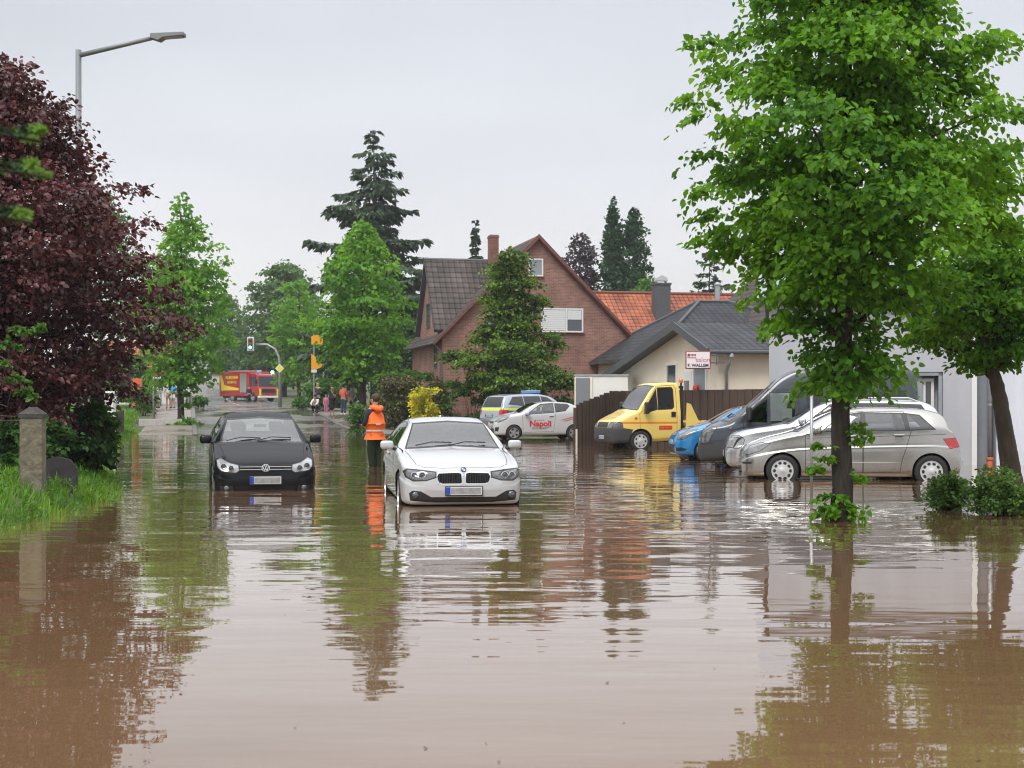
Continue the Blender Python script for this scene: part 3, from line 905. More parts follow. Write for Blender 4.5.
S['regions'] = [
    dict(axis='t', poly=[(.09, .34), (.16, .60), (.3, .665), (.8, .70), (1.12, .73), (1.2, .70), (1.235, .4), (1.24, 0), (1.235, -.4), (1.2, -.70), (1.12, -.73), (.8, -.70), (.3, -.665), (.16, -.60), (.09, -.34)], part='bonnet', mat=BLACK, rim=.008, rimmat=SEAM),
    dict(poly=[(1.28, .25), (1.30, .92), (1.55, 1.0), (2.15, 1.38), (2.52, 1.42), (2.52, .28)], part='door', mat=BLACK, rim=.008, rimmat=SEAM),
    dict(poly=[(1.55, 1.0), (2.12, 1.34), (2.48, 1.375), (2.48, 1.02)], part='side_window', mat=DGLASS, rim=.02),
    dict(poly=[(2.58, 1.02), (2.58, 1.38), (3.3, 1.36), (3.55, 1.2), (3.4, 1.06)], part='side_window', mat=DGLASS, rim=.02),
    dict(axis='f', x=(1.1, 2.5), poly=[(-.71, 1.0), (0, 1.04), (.71, 1.0), (.585, 1.355), (0, 1.395), (-.585, 1.355)], part='windscreen', mat=WSCREEN, rim=.024),
    dict(axis='r', x=(3.5, 4.3), poly=[(-.6, 1.03), (.6, 1.03), (.54, 1.33), (-.54, 1.33)], part='rear_window', mat=CGLASS, rim=.02),
    dict(axis='f', x=(-1, .4), poly=[(-.44, .605), (.44, .605), (.44, .685), (-.44, .685)], part='grille', mat=SEAM, rim=.006),
    dict(axis='f', x=(-1, .4), poly=[(-.46, .22), (.46, .22), (.52, .335), (-.52, .335)], part='lower_intake', mat=SEAM),
    dict(axis='f', x=(-1, .4), mirror=True, poly=[(.52, .22), (.74, .22), (.76, .34), (.55, .34)], part='lower_intake', mat=TRIM),
    dict(axis='f', x=(-1, .9), mirror=True, poly=[(.445, .605), (.50, .57), (.74, .60), (.80, .66), (.80, .755), (.74, .785), (.60, .72), (.46, .69)], part='headlight', mat=LAMPB, rim=.012),
] + arches(S)
golf = vehicle(S); S_golf = S
for s in (-1, 1):
    mirror_pod(golf, 1.52, s * .88, 1.02, s, BLACK, sz=.15)
    b = MB(); M0 = Matrix.Rotation(-pi / 2, 4, 'Y')
    for cy, xx, zz, r_ in ((.575, .06, .645, .052), (.70, .115, .675, .055)):
        M = Matrix.Translation((xx - .012, s * cy, zz)) @ M0
        b.lathe([(r_, 0), (r_, .03), (r_ * .8, .032), (r_ * .78, .0)], 18, M, 0); b.lathe([(r_ * .78, .012), (0, .025)], 18, M, 1)
    b.build('headlamp_ring', [CHROME, LAMPD], golf)
    b = MB(); b.lathe([(.044, 0), (.044, .02), (.03, .03), (0, .03)], 16, Matrix.Translation((.04, s * .65, .305)) @ M0); b.build('fog_light', LAMP, golf, smooth=True)
b = MB()
for z in (.622, .668): b.box(-.006, .02, -.43, .43, z - .006, z + .006)
b.build('grille_bar', CHROME, golf)
b = MB(); Mr = Matrix.Translation((-.004, 0, .645)) @ Matrix.Rotation(R(-84), 4, 'Y')
b.lathe([(.068, 0), (.068, .012), (.056, .014), (.056, .008)], 28, Mr, 0); b.lathe([(.056, .006), (0, .006)], 28, Mr, 1)
def stroke(b, p, q, w, M, mi=0):
    d = Vector((q[0] - p[0], q[1] - p[1])); d.normalize(); n_ = Vector((-d.y, d.x)) * w
    b.prism([(p[0] - n_.x, p[1] - n_.y), (q[0] - n_.x, q[1] - n_.y), (q[0] + n_.x, q[1] + n_.y), (p[0] + n_.x, p[1] + n_.y)], .007, .013, M, mi)
# local x of Mr is up, local y is across
for p, q in (((.052, .022), (.008, 0)), ((.052, -.022), (.008, 0)), ((.028, .048), (-.046, .020)), ((-.046, .020), (-.004, 0)), ((-.004, 0), (-.046, -.020)), ((-.046, -.020), (.028, -.048))):
    stroke(b, p, q, .0055, Mr)
b.build('emblem', [CHROME, TRIM], golf)
number_plate(golf, -.014, .44, -1, .52, .125)
b = MB()
for y in (-.08, .46): b.tube([(1.24, y + .16, 1.03), (1.34, y - .1, 1.085), (1.35, y - .44, 1.07)], .009, 5)
b.build('wiper', TRIM, golf)
b = MB(); b.box(1.2, 1.6, -.74, .74, .84, .97, bev=.04); b.build('dashboard', DASH, golf)
seats(golf, (2.15, 3.0), .45); steering(golf, 1.7, -.36, .95)
b = MB(); b.box(1.86, 1.89, -.11, .11, 1.23, 1.29, bev=.01); b.build('rear_view_mirror', DASH, golf)
place_vehicle(golf, S_golf, 259, 26.3, -13, -.27); golf.rotation_euler.y = R(-2.3)

# ---- champagne silver compact van, side on
SILVERB = paint('warm silver paint', (.40, .39, .37), .9, .25)
SILVER = paint('silver paint', (.55, .56, .58), .85, .25)
S = dict(name='silver_compact_car', label='silver beige hatchback parked side on behind the linden trunk', cat='car', group='cars parked on the right forecourt', paint=SILVERB,
         L=4.20, W=.888, track=1.56, axles=(.80, 3.578), wheel_r=.315, wheel_w=.20, tum=.50, crease=.022, crown=.06, rim='cap', spokes=10, rimmat=HUBCAP,
         top=[(0, .55), (.03, .68), (.12, .79), (.35, .90), (1.05, 1.09), (1.85, 1.465), (2.5, 1.54), (3.3, 1.52), (3.75, 1.435), (4.02, 1.06), (4.15, .78), (4.20, .58)],
         bot=[(0, .42), (.04, .26), (.15, .20), (.6, .19), (3.8, .2), (4.1, .27), (4.20, .45)],
         wid=[(0, .50), (.04, .66), (.12, .77), (.28, .85), (.6, .885), (1.2, .888), (3.4, .888), (3.9, .87), (4.10, .80), (4.20, .62)],
         belt=[(0, .80), (.6, .90), (1.2, 1.0), (2.2, 1.06), (3.6, 1.10), (4.20, 1.0)], regions=[])
S['regions'] = [
    dict(poly=[(1.24, .27), (1.24, 1.0), (1.42, 1.06), (1.90, 1.40), (2.30, 1.455), (2.30, .29)], part='door', mat=SILVERB, rim=.009, rimmat=SEAM),
    dict(poly=[(2.325, .29), (2.325, 1.455), (3.08, 1.445), (3.20, 1.08), (3.12, .80), (3.02, .50), (3.0, .31)], part='door', mat=SILVERB, rim=.009, rimmat=SEAM),
    dict(poly=[(1.50, 1.05), (1.90, 1.385), (2.28, 1.445), (3.10, 1.43), (3.38, 1.395), (3.66, 1.11), (3.10, 1.09), (2.3, 1.07)], mat=TRIM),
    dict(poly=[(1.22, 1.01), (1.42, 1.06), (1.56, 1.20), (1.50, 1.055)], part='quarter_window', mat=TRIM, rim=.01),
    dict(poly=[(1.55, 1.07), (1.92, 1.36), (2.27, 1.415), (2.27, 1.09)], part='side_window', mat=CGLASS, rim=.022),
    dict(poly=[(2.37, 1.095), (2.37, 1.42), (3.03, 1.405), (3.10, 1.11)], part='side_window', mat=CGLASS, rim=.022),
    dict(poly=[(3.19, 1.115), (3.14, 1.395), (3.36, 1.37), (3.62, 1.13)], part='quarter_window', mat=CGLASS, rim=.024),
    dict(poly=[(1.26, .935), (3.85, 1.02), (3.85, 1.028), (1.26, .943)], mat=SEAM, nmin=.5),  # wedge crease, its shade painted as a dark line
    dict(poly=[(1.26, .475), (3.02, .475), (3.02, .495), (1.26, .495)], mat=CHROME, nmin=.3),
    dict(poly=[(1.18, .225), (3.14, .225), (3.14, .262), (1.18, .262)], mat=CHROME, nmin=.1),
    dict(axis='f', x=(1.0, 2.4), poly=[(-.70, 1.075), (0, 1.12), (.70, 1.075), (.56, 1.415), (0, 1.465), (-.56, 1.415)], part='windscreen', mat=WSCREEN, rim=.022),
    dict(axis='r', x=(3.6, 4.3), poly=[(-.62, 1.07), (.62, 1.07), (.56, 1.40), (-.56, 1.40)], part='rear_window', mat=DGLASS, rim=.02),
    dict(axis='f', x=(-1, .5), poly=[(-.38, .56), (.38, .56), (.44, .72), (-.44, .72)], part='grille', mat=TRIM, rim=.014, rimmat=CHROME),
    dict(axis='f', x=(-1, .4), poly=[(-.6, .25), (.6, .25), (.62, .40), (-.62, .40)], part='lower_intake', mat=TRIM),
    dict(poly=[(.04, .44), (.20, .44), (.24, .475), (.04, .475)], mat=TRIM),
    dict(poly=[(.07, .64), (.16, .625), (.36, .69), (.56, .83), (.42, .855), (.20, .79)], part='headlight', mat=LAMPB, rim=.01, nmin=.1),
    dict(poly=[(3.80, .935), (4.10, .955), (4.15, .80), (3.92, .755)], part='tail_light', mat=REDLAMP, rim=.008, nmin=.1),
] + arches(S)
bcl = vehicle(S); S_b = S
for s in (-1, 1):
    mirror_pod(bcl, 1.45, s * .88, 1.08, s, SILVERB)
    for x, z in ((2.12, .985), (2.98, 1.01)): door_handle(bcl, x, s * .892, z, SILVERB, .2)
b = MB(); b.box(1.15, 1.55, -.74, .74, .88, 1.01, bev=.04); b.build('dashboard', DASH, bcl)
seats(bcl, (2.1, 2.95), .50); steering(bcl, 1.65, -.36, 1.0)
number_plate(bcl, 4.192, .62, 1, .52, .112); number_plate(bcl, -.012, .45, -1, .52, .112)
place_vehicle(bcl, S_b, 852, 28.0, 98, -.145)

# ---- silver estate with roof rails, behind it
S = dict(name='silver_estate_car', label='silver people carrier with roof rails parked between the dark van and the nearest car', cat='car', group='cars parked on the right forecourt', paint=SILVER,
         L=4.55, W=.91, track=1.58, axles=(.88, 3.60), wheel_r=.335, wheel_w=.21, tum=.46, crease=.015, crown=.07, spokes=6,
         top=[(0, .60), (.03, .74), (.10, .86), (.30, .97), (1.25, 1.16), (2.05, 1.58), (2.6, 1.66), (3.8, 1.64), (4.2, 1.52), (4.42, 1.1), (4.55, .7)],
         bot=[(0, .45), (.04, .30), (.15, .24), (.6, .22), (4, .23), (4.4, .3), (4.55, .5)],
         wid=[(0, .60), (.04, .74), (.12, .84), (.28, .89), (.6, .91), (3.9, .91), (4.4, .84), (4.55, .7)],
         belt=[(0, .85), (.6, .98), (1.3, 1.06), (2.2, 1.12), (4.0, 1.16), (4.55, 1.0)], regions=[])
S['regions'] = [
    dict(poly=[(1.32, .30), (1.36, 1.05), (1.58, 1.12), (2.12, 1.52), (2.48, 1.56), (2.48, .32)], part='door', mat=SILVER, rim=.009, rimmat=SEAM),
    dict(poly=[(1.58, 1.115), (2.12, 1.525), (2.5, 1.56), (3.4, 1.555), (3.95, 1.53), (4.16, 1.21), (3.4, 1.15), (2.5, 1.13)], mat=TRIM),
    dict(poly=[(1.60, 1.13), (2.14, 1.50), (2.45, 1.535), (2.45, 1.15)], part='side_window', mat=DGLASS, rim=.022),
    dict(poly=[(2.54, 1.15), (2.54, 1.54), (3.35, 1.53), (3.35, 1.17)], part='side_window', mat=DGLASS, rim=.022),
    dict(poly=[(3.43, 1.17), (3.43, 1.53), (3.9, 1.50), (4.12, 1.22)], part='side_window', mat=DGLASS, rim=.022),
    dict(axis='f', x=(1.1, 2.6), poly=[(-.72, 1.14), (0, 1.19), (.72, 1.14), (.60, 1.53), (0, 1.57), (-.60, 1.53)], part='windscreen', mat=WSCREEN, rim=.022),
    dict(axis='f', x=(-1, .5), poly=[(-.45, .58), (.45, .58), (.48, .80), (-.48, .80)], part='grille', mat=TRIM, rim=.012, rimmat=CHROME),
    dict(axis='f', x=(-1, .5), poly=[(-.6, .28), (.6, .28), (.62, .45), (-.62, .45)], part='lower_intake', mat=TRIM),
    dict(poly=[(.05, .72), (.10, .64), (.26, .62), (.36, .70), (.38, .80), (.30, .88), (.15, .88)], part='headlight', mat=LAMPB, rim=.012, nmin=.05),
    dict(axis='f', x=(-1, .6), mirror=True, poly=[(.52, .66), (.84, .64), (.86, .84), (.54, .82)], part='headlight', mat=LAMPB, rim=.012),
] + arches(S)
mpv = vehicle(S); S_m = S
for s in (-1, 1):
    mirror_pod(mpv, 1.55, s * .90, 1.16, s, SILVER)
    b = MB(); b.tube([(2.2, s * .66, 1.58), (2.3, s * .66, 1.66), (3.7, s * .66, 1.66), (3.9, s * .66, 1.58)], .02, 6); b.build('roof_rail', ALLOY, mpv)
    door_handle(mpv, 2.3, s * .912, 1.0, SILVER)
number_plate(mpv, -.012, .5, -1, .52, .112)
b = MB()
for y in (-.1, .45): b.tube([(1.24, y + .16, 1.18), (1.34, y - .1, 1.24), (1.35, y - .44, 1.22)], .01, 5)
b.build('wiper', TRIM, mpv)
b = MB(); b.box(1.35, 1.7, -.74, .74, .95, 1.1, bev=.04); b.build('dashboard', DASH, mpv); seats(mpv, (2.2, 3.1), .55)
place_vehicle(mpv, S_m, 832, 29.9, 97, -.09)

# ---- dark blue grey delivery van
NAVY = paint('dark blue grey paint', (.038, .046, .062), .2, .30)
S = dict(name='dark_delivery_van', label='dark blue grey high roofed van with grey bumper and a paper in its door window', cat='van', group='cars parked on the right forecourt', paint=NAVY,
         L=4.85, W=.985, track=1.74, axles=(.93, 3.85), wheel_r=.34, wheel_w=.22, tum=.20, crown=.09, spokes=6, bodyname='body',
         top=[(0, .60), (.03, .78), (.10, .92), (.42, 1.11), (.72, 1.22), (1.52, 1.86), (1.85, 2.15), (2.2, 2.30), (2.7, 2.34), (4.6, 2.33), (4.8, 2.2), (4.85, 1.9)],
         bot=[(0, .42), (.03, .28), (.1, .23), (.6, .24), (4.6, .3), (4.85, .5)],
         wid=[(0, .66), (.04, .78), (.12, .88), (.3, .945), (.7, .98), (1.0, .985), (4.6, .985), (4.8, .96), (4.85, .9)],
         belt=[(0, .95), (.5, 1.0), (1.1, 1.12), (1.8, 1.22), (4.85, 1.25)], regions=[])
S['regions'] = [
    dict(poly=[(.97, .50), (1.02, 1.2), (1.55, 1.83), (2.22, 1.83), (2.22, .36), (1.45, .36)], part='door', mat=NAVY, rim=.012, rimmat=SEAM),
    dict(poly=[(1.10, 1.12), (1.10, 1.28), (1.53, 1.71), (1.53, 1.10)], part='quarter_window', mat=DGLASS, rim=.025),
    dict(poly=[(1.60, 1.10), (1.60, 1.77), (2.14, 1.77), (2.14, 1.12)], part='side_window', mat=CGLASS, rim=.025),
    dict(poly=[(2.42, 1.15), (2.42, 1.80), (3.4, 1.80), (3.4, 1.15)], part='side_window', mat=DGLASS, rim=.025),
    dict(poly=[(3.6, 1.15), (3.6, 1.80), (4.55, 1.80), (4.55, 1.15)], part='side_window', mat=DGLASS, rim=.025),
    dict(axis='f', x=(.4, 2.0), poly=[(-.84, 1.14), (0, 1.20), (.84, 1.14), (.76, 1.84), (0, 1.93), (-.76, 1.84)], part='windscreen', mat=WSCREEN, rim=.03),
    dict(axis='f', x=(-1, .5), poly=[(-.5, .66), (.5, .66), (.56, .92), (-.56, .92)], part='grille', mat=TRIM, rim=.02, rimmat=PLASTIC),
    dict(poly=[(-.1, .1), (.60, .1), (.60, .46), (.70, .60), (.36, .62), (-.1, .60)], part='bumper', mat=PLASTIC, nmin=-1, rim=.006, rimmat=SEAM),
    dict(poly=[(.06, .64), (.20, .64), (.40, 1.0), (.30, 1.0), (.10, .86)], part='headlight', mat=LAMP, rim=.015, nmin=.05),
] + arches(S)
tra = vehicle(S); S_t = S
for s in (-1, 1):
    mirror_pod(tra, 1.12, s * 1.02, 1.28, s, TRIM, .14, .2, .34)
    door_handle(tra, 2.08, s * .985, .98, TRIM, .16)
    b = MB(); b.ball((.72, s * .985, .97), .03, .012, .02, 8, 6); b.build('side_marker', LAMP, tra)
b = MB(); b.box(1.84, 2.08, -.905, -.900, 1.13, 1.42); b.build('paper_notice', WHITEP, tra)
number_plate(tra, -.012, .45, -1, .52, .112)
b = MB()
for y in (-.1, .5): b.tube([(.68, y + .16, 1.22), (.78, y - .1, 1.30), (.79, y - .5, 1.28)], .011, 5)
b.build('wiper', TRIM, tra)
b = MB(); b.box(.85, 1.3, -.85, .85, .98, 1.16, bev=.04); b.build('dashboard', DASH, tra); seats(tra, (1.95,), .75); steering(tra, 1.42, -.4, 1.12)
place_vehicle(tra, S_t, 803, 32.7, 97, -.08)

# ---- blue hatchback, only its nose shows
BLUE = paint('bright blue paint', (.012, .21, .50), .3, .28)
S = dict(name='blue_hatchback_car', label='bright blue small car whose nose shows left of the dark van', cat='car', group='cars parked on the right forecourt', paint=BLUE,
         L=3.9, W=.85, track=1.48, axles=(.80, 3.29), wheel_r=.30, wheel_w=.19, tum=.52, crown=.06, spokes=5,
         top=[(0, .50), (.03, .62), (.1, .72), (.3, .83), (.95, 1.04), (1.75, 1.42), (2.3, 1.48), (3.1, 1.42), (3.5, 1.3), (3.8, .95), (3.9, .6)],
         bot=[(0, .40), (.04, .25), (.15, .20), (.6, .19), (3.5, .2), (3.8, .3), (3.9, .45)],
         wid=[(0, .50), (.04, .64), (.12, .74), (.28, .81), (.6, .845), (3.3, .85), (3.7, .80), (3.9, .6)],
         belt=[(0, .78), (.6, .88), (1.2, .96), (2.2, 1.02), (3.9, 1.0)], regions=[])
S['regions'] = [
    dict(poly=[(1.2, .27), (1.2, .96), (1.35, 1.02), (1.85, 1.36), (2.3, 1.40), (2.3, .29)], part='door', mat=BLUE, rim=.009, rimmat=SEAM),
    dict(poly=[(1.36, 1.03), (1.86, 1.33), (2.26, 1.37), (2.26, 1.06)], part='side_window', mat=CGLASS, rim=.02),
    dict(poly=[(2.36, 1.06), (2.36, 1.37), (3.0, 1.33), (3.1, 1.12)], part='side_window', mat=CGLASS, rim=.02),
    dict(axis='f', x=(.9, 2.3), poly=[(-.66, 1.02), (0, 1.07), (.66, 1.02), (.55, 1.37), (0, 1.41), (-.55, 1.37)], part='windscreen', mat=WSCREEN, rim=.02),
    dict(axis='f', x=(-1, .4), poly=[(-.48, .26), (.48, .26), (.56, .46), (-.56, .46)], part='grille', mat=TRIM, rim=.01),
    dict(poly=[(.04, .30), (.22, .30), (.30, .36), (.16, .40), (.04, .40)], part='lower_intake', mat=TRIM, nmin=.05),
    dict(poly=[(.07, .60), (.20, .60), (.46, .76), (.58, .87), (.34, .82), (.12, .70)], part='headlight', mat=LAMP, rim=.01, nmin=.05),
] + arches(S)
blu = vehicle(S); S_bl = S
for s in (-1, 1): mirror_pod(blu, 1.3, s * .84, 1.02, s, BLUE)
b = MB(); b.box(1.1, 1.45, -.7, .7, .84, .98, bev=.04); b.build('dashboard', DASH, blu); seats(blu, (1.9, 2.7), .45)
place_vehicle(blu, S_bl, 750, 36.5, 88, -.06)

# ---- small white delivery car of the restaurant
S = dict(name='white_delivery_car', label='small white two door car with red Napoli lettering on its door', cat='car', paint=WHITE,
         L=3.6, W=.80, track=1.41, axles=(.72, 3.105), wheel_r=.285, wheel_w=.18, tum=.46, crown=.06, spokes=5,
         top=[(0, .50), (.03, .66), (.1, .77), (.32, .91), (.95, 1.06), (1.72, 1.43), (2.2, 1.48), (2.9, 1.44), (3.2, 1.33), (3.5, .97), (3.58, .72), (3.6, .55)],
         bot=[(0, .40), (.04, .25), (.15, .20), (.6, .19), (3.2, .2), (3.5, .28), (3.6, .45)],
         wid=[(0, .48), (.04, .62), (.12, .70), (.28, .765), (.6, .795), (3.0, .80), (3.4, .75), (3.6, .6)],
         belt=[(0, .80), (.6, .90), (1.2, .97), (2.2, 1.04), (3.6, 1.1)], regions=[])
S['regions'] = [
    dict(poly=[(1.08, .30), (1.06, .95), (1.25, 1.0), (1.8, 1.37), (2.33, 1.42), (2.36, .95), (2.28, .34)], part='door', mat=WHITE, rim=.009, rimmat=SEAM),
    dict(poly=[(1.12, .965), (1.24, .985), (1.80, 1.345), (2.29, 1.385), (2.30, 1.065)], part='side_window', mat=CGLASS, rim=.024),
    dict(poly=[(2.39, 1.075), (2.38, 1.385), (2.86, 1.365), (2.93, 1.30), (2.76, 1.12)], part='side_window', mat=DGLASS, rim=.022),
    dict(axis='f', x=(.8, 2.2), poly=[(-.62, 1.05), (0, 1.10), (.62, 1.05), (.54, 1.385), (0, 1.42), (-.54, 1.385)], part='windscreen', mat=WSCREEN, rim=.02),
    dict(axis='f', x=(-1, .4), poly=[(-.30, .64), (.30, .64), (.34, .72), (-.34, .72)], part='grille', mat=TRIM, rim=.012, rimmat=CHROME),
    dict(axis='f', x=(-1, .4), poly=[(-.45, .27), (.45, .27), (.5, .45), (-.5, .45)], part='lower_intake', mat=TRIM),
    dict(axis='f', x=(-1, .5), mirror=True, poly=[(.54, .34), (.70, .34), (.72, .50), (.60, .50)], part='fog_light', mat=TRIM),
    dict(poly=[(.06, .70), (.14, .68), (.42, .80), (.60, .95), (.40, .92), (.14, .80)], part='headlight', mat=LAMP, rim=.01, nmin=.05),
    dict(poly=[(3.26, 1.16), (3.40, 1.10), (3.56, .88), (3.44, .86), (3.30, 1.0)], part='tail_light', mat=REDLAMP, nmin=.05, rim=.008),
    dict(axis='r', x=(3.0, 3.7), poly=[(-.55, 1.05), (.55, 1.05), (.5, 1.30), (-.5, 1.30)], part='rear_window', mat=DGLASS, rim=.02),
] + arches(S)
kia = vehicle(S); S_k = S
REDT = mat('red lettering', (.55, .015, .02), .45); DARKT = mat('grey lettering', (.16, .16, .17), .5)
for s in (-1, 1):
    mirror_pod(kia, 1.22, s * .79, 1.0, s, WHITE)
    door_handle(kia, 2.2, s * .795, .93, WHITE)
Mk = frame_matrix((1.76, -.806, .625), (1, 0, 0), (0, 0, 1), (0, -1, 0))
text_obj('door_lettering', 'Napoli', .30, REDT, kia, Mk, bold=.008, squash=1.08)
b = MB()
for x0, x1, z0, z1 in ((1.55, 1.92, .755, .778), (1.42, 2.12, .475, .495), (1.42, 2.02, .435, .452)):
    k = int((x1 - x0) / .05)
    for i in range(k):
        xa = x0 + (x1 - x0) * i / k; b.box(xa, xa + .034, -.809, -.803, z0, z1 - (i % 3) * .004)
b.build('small_print', DARKT, kia)
b = MB(); Ms = frame_matrix((2.86, -.806, .83), (.965, 0, .26), (-.26, 0, .965), (0, -1, 0))
for z in (0, -.07):
    for i in range(11): b.box(-.27 + i * .05 + (.1 if z else 0), -.235 + i * .05 + (.1 if z else 0), z - .012, z + .014, -.02, .004, M=Ms)
b.build('small_print', REDT, kia)
number_plate(kia, -.012, .5, -1, .52, .112)
b = MB(); b.box(1.05, 1.4, -.65, .65, .86, 1.0, bev=.04); b.build('dashboard', DASH, kia); seats(kia, (1.85, 2.65), .45)
place_vehicle(kia, S_k, 538.5, 55, 75, .0)

# ---- police estate behind it
PSIL = paint('police silver paint', (.34, .38, .44), .4, .3)
PYEL = mat('fluorescent yellow foil', (.62, .70, .03), .4); PBLU = mat('police blue foil', (.02, .09, .38), .4)
S = dict(name='police_car', label='silver police estate with blue light bar seen from behind the small white car', cat='police car', paint=PSIL,
         L=4.6, W=.92, track=1.58, axles=(.9, 3.62), wheel_r=.34, wheel_w=.21, tum=.46, crown=.06, spokes=5,
         top=[(0, .60), (.03, .74), (.10, .86), (.30, .96), (1.2, 1.10), (2.0, 1.56), (2.6, 1.66), (3.8, 1.64), (4.22, 1.56), (4.48, 1.1), (4.6, .7)],
         bot=[(0, .45), (.04, .30), (.15, .24), (.6, .22), (4, .23), (4.45, .3), (4.6, .5)],
         wid=[(0, .60), (.04, .74), (.12, .84), (.28, .89), (.6, .92), (4.0, .92), (4.45, .85), (4.6, .72)],
         belt=[(0, .85), (.6, .98), (1.3, 1.06), (2.2, 1.10), (4.0, 1.14), (4.6, 1.0)], regions=[])
S['regions'] = [
    dict(poly=[(.3, .62), (4.4, .62), (4.4, .95), (.3, .95)], mat=PBLU),
    dict(poly=[(.3, .96), (4.4, .96), (4.4, 1.05), (.3, 1.03)], mat=PYEL),
    dict(poly=[(1.6, 1.12), (2.14, 1.48), (2.45, 1.53), (2.45, 1.14)], part='side_window', mat=DGLASS, rim=.022),
    dict(poly=[(2.54, 1.14), (2.54, 1.53), (3.35, 1.52), (3.35, 1.16)], part='side_window', mat=DGLASS, rim=.022),
    dict(poly=[(3.43, 1.16), (3.43, 1.52), (3.9, 1.50), (4.15, 1.22)], part='side_window', mat=DGLASS, rim=.022),
    dict(axis='f', x=(1.0, 2.6), poly=[(-.72, 1.12), (.72, 1.12), (.60, 1.53), (-.60, 1.53)], part='windscreen', mat=WSCREEN, rim=.022),
    dict(axis='r', x=(3.9, 4.7), poly=[(-.70, .95), (.70, .95), (.70, 1.06), (-.70, 1.06)], mat=PYEL),
    dict(axis='r', x=(3.9, 4.7), poly=[(-.66, 1.12), (.66, 1.12), (.58, 1.5), (-.58, 1.5)], part='rear_window', mat=DGLASS, rim=.025),
    dict(axis='r', x=(3.9, 4.7), mirror=True, poly=[(.66, .78), (.90, .78), (.90, .98), (.66, .98)], part='tail_light', mat=REDLAMP),
] + arches(S)
pol = vehicle(S); S_p = S
for s in (-1, 1): mirror_pod(pol, 1.5, s * .91, 1.12, s, TRIM)
PBLUL = mat('blue warning lens', (.10, .24, .50), .1, coat=1.)
b = MB(); b.box(2.35, 2.62, -.55, .55, 1.67, 1.80, 0, bev=.03); b.box(2.37, 2.60, -.2, .2, 1.672, 1.81, 1, bev=.02); b.build('light_bar', [PBLUL, ALLOY], pol)
number_plate(pol, 4.61, .75, 1)
place_vehicle(pol, S_p, 535, 60.5, 236, .14)

# ---- yellow recovery truck
YEL = paint('yellow truck paint', (.76, .58, .15), rough=.32)
ORA = mat('orange stripe', (.70, .22, .01), .45)
S = dict(name='yellow_flatbed_truck', label='yellow flatbed truck with grey bumper parked before the brown fence', cat='truck', paint=YEL, bodyname='cab',
         L=2.32, W=.99, track=1.72, axles=(.95,), wheel_r=.335, wheel_w=.21, tum=.20, crown=.07, rim='cap', spokes=7, rimmat=HUBCAP,
         top=[(0, .72), (.03, .86), (.10, .97), (.35, 1.10), (.84, 1.36), (1.42, 2.06), (1.62, 2.18), (1.9, 2.21), (2.2, 2.20), (2.29, 2.15), (2.32, 2.0)],
         bot=[(0, .45), (.03, .30), (.1, .26), (.6, .28), (2.2, .36), (2.32, .5)],
         wid=[(0, .70), (.03, .82), (.10, .90), (.3, .955), (.7, .985), (2.2, .99), (2.29, .98), (2.32, .93)],
         belt=[(0, .95), (.5, 1.1), (1.0, 1.28), (1.4, 1.34), (2.32, 1.36)], regions=[])
S['regions'] = [
    dict(poly=[(.93, .45), (.92, 1.20), (1.08, 1.30), (1.52, 2.06), (2.10, 2.10), (2.16, 2.0), (2.16, .42), (1.42, .40)], part='door', mat=YEL, rim=.012, rimmat=SEAM),
    dict(poly=[(-.1, .88), (2.16, .88), (2.16, .94), (-.1, .94)], mat=ORA, nmin=.5),
    dict(poly=[(1.08, 1.22), (1.14, 1.36), (1.50, 1.97), (1.50, 1.34)], part='quarter_window', mat=DGLASS, rim=.025),
    dict(poly=[(1.56, 1.34), (1.56, 2.0), (2.02, 2.02), (2.06, 1.96), (2.06, 1.42), (2.0, 1.36)], part='side_window', mat=DGLASS, rim=.028),
    dict(axis='f', x=(.6, 1.8), poly=[(-.84, 1.33), (0, 1.37), (.84, 1.33), (.76, 2.05), (0, 2.09), (-.76, 2.05)], part='windscreen', mat=WSCREEN, rim=.03),
    dict(poly=[(-.1, .1), (.60, .1), (.60, .5), (.68, .70), (.4, .74), (-.1, .74)], part='bumper', mat=PLASTIC, nmin=-1, rim=.006, rimmat=SEAM),
    dict(axis='f', x=(-1, .5), poly=[(-.48, .76), (.48, .76), (.46, .92), (-.46, .92)], part='grille', mat=TRIM, rim=.01),
    dict(axis='f', x=(-1, .5), mirror=True, poly=[(.54, .76), (.93, .76), (.93, .93), (.56, .93)], part='headlight', mat=LAMP, rim=.012),
    dict(poly=[(.05, .76), (.36, .76), (.34, .90), (.10, .93)], part='headlight', mat=LAMP, rim=.01, nmin=.05),
] + arches(S)
S['regions'][-1]['rimmat'] = TRIM
yel = vehicle(S); S_y = S
for s in (-1, 1):
    mirror_pod(yel, 1.10, s * 1.03, 1.36, s, TRIM, .14, .2, .38)
    b = MB(); b.box(1.97, 2.12, s * .992 if s > 0 else s * .992 - .012, s * .992 + .012 if s > 0 else s * .992, 1.10, 1.26); b.build('door_handle', TRIM, yel)
    b = MB(); b.ball((.78, s * .99, 1.06), .05, .012, .04, 8, 6); b.build('side_marker', AMBER, yel)
b = MB(); b.box(1.56, 2.0, -.996, -.990, .70, .82, 0); b.box(1.60, 1.72, -.999, -.9965, .73, .79, 1)
for i in range(7): b.box(1.75 + i * .033, 1.772 + i * .033, -.999, -.9965, .74, .785, 1)
b.build('door_badge', [REDT, AMBER], yel)
FRAME = mat('black chassis', (.02, .02, .02), .7)
b = MB()
for y in (-.42, .42): b.box(1.9, 5.3, y - .05, y + .05, .50, .66)
for x in (2.6, 3.4, 4.4, 5.25): b.box(x, x + .08, -.9, .9, .66, .78)
b.build('chassis', FRAME, yel)
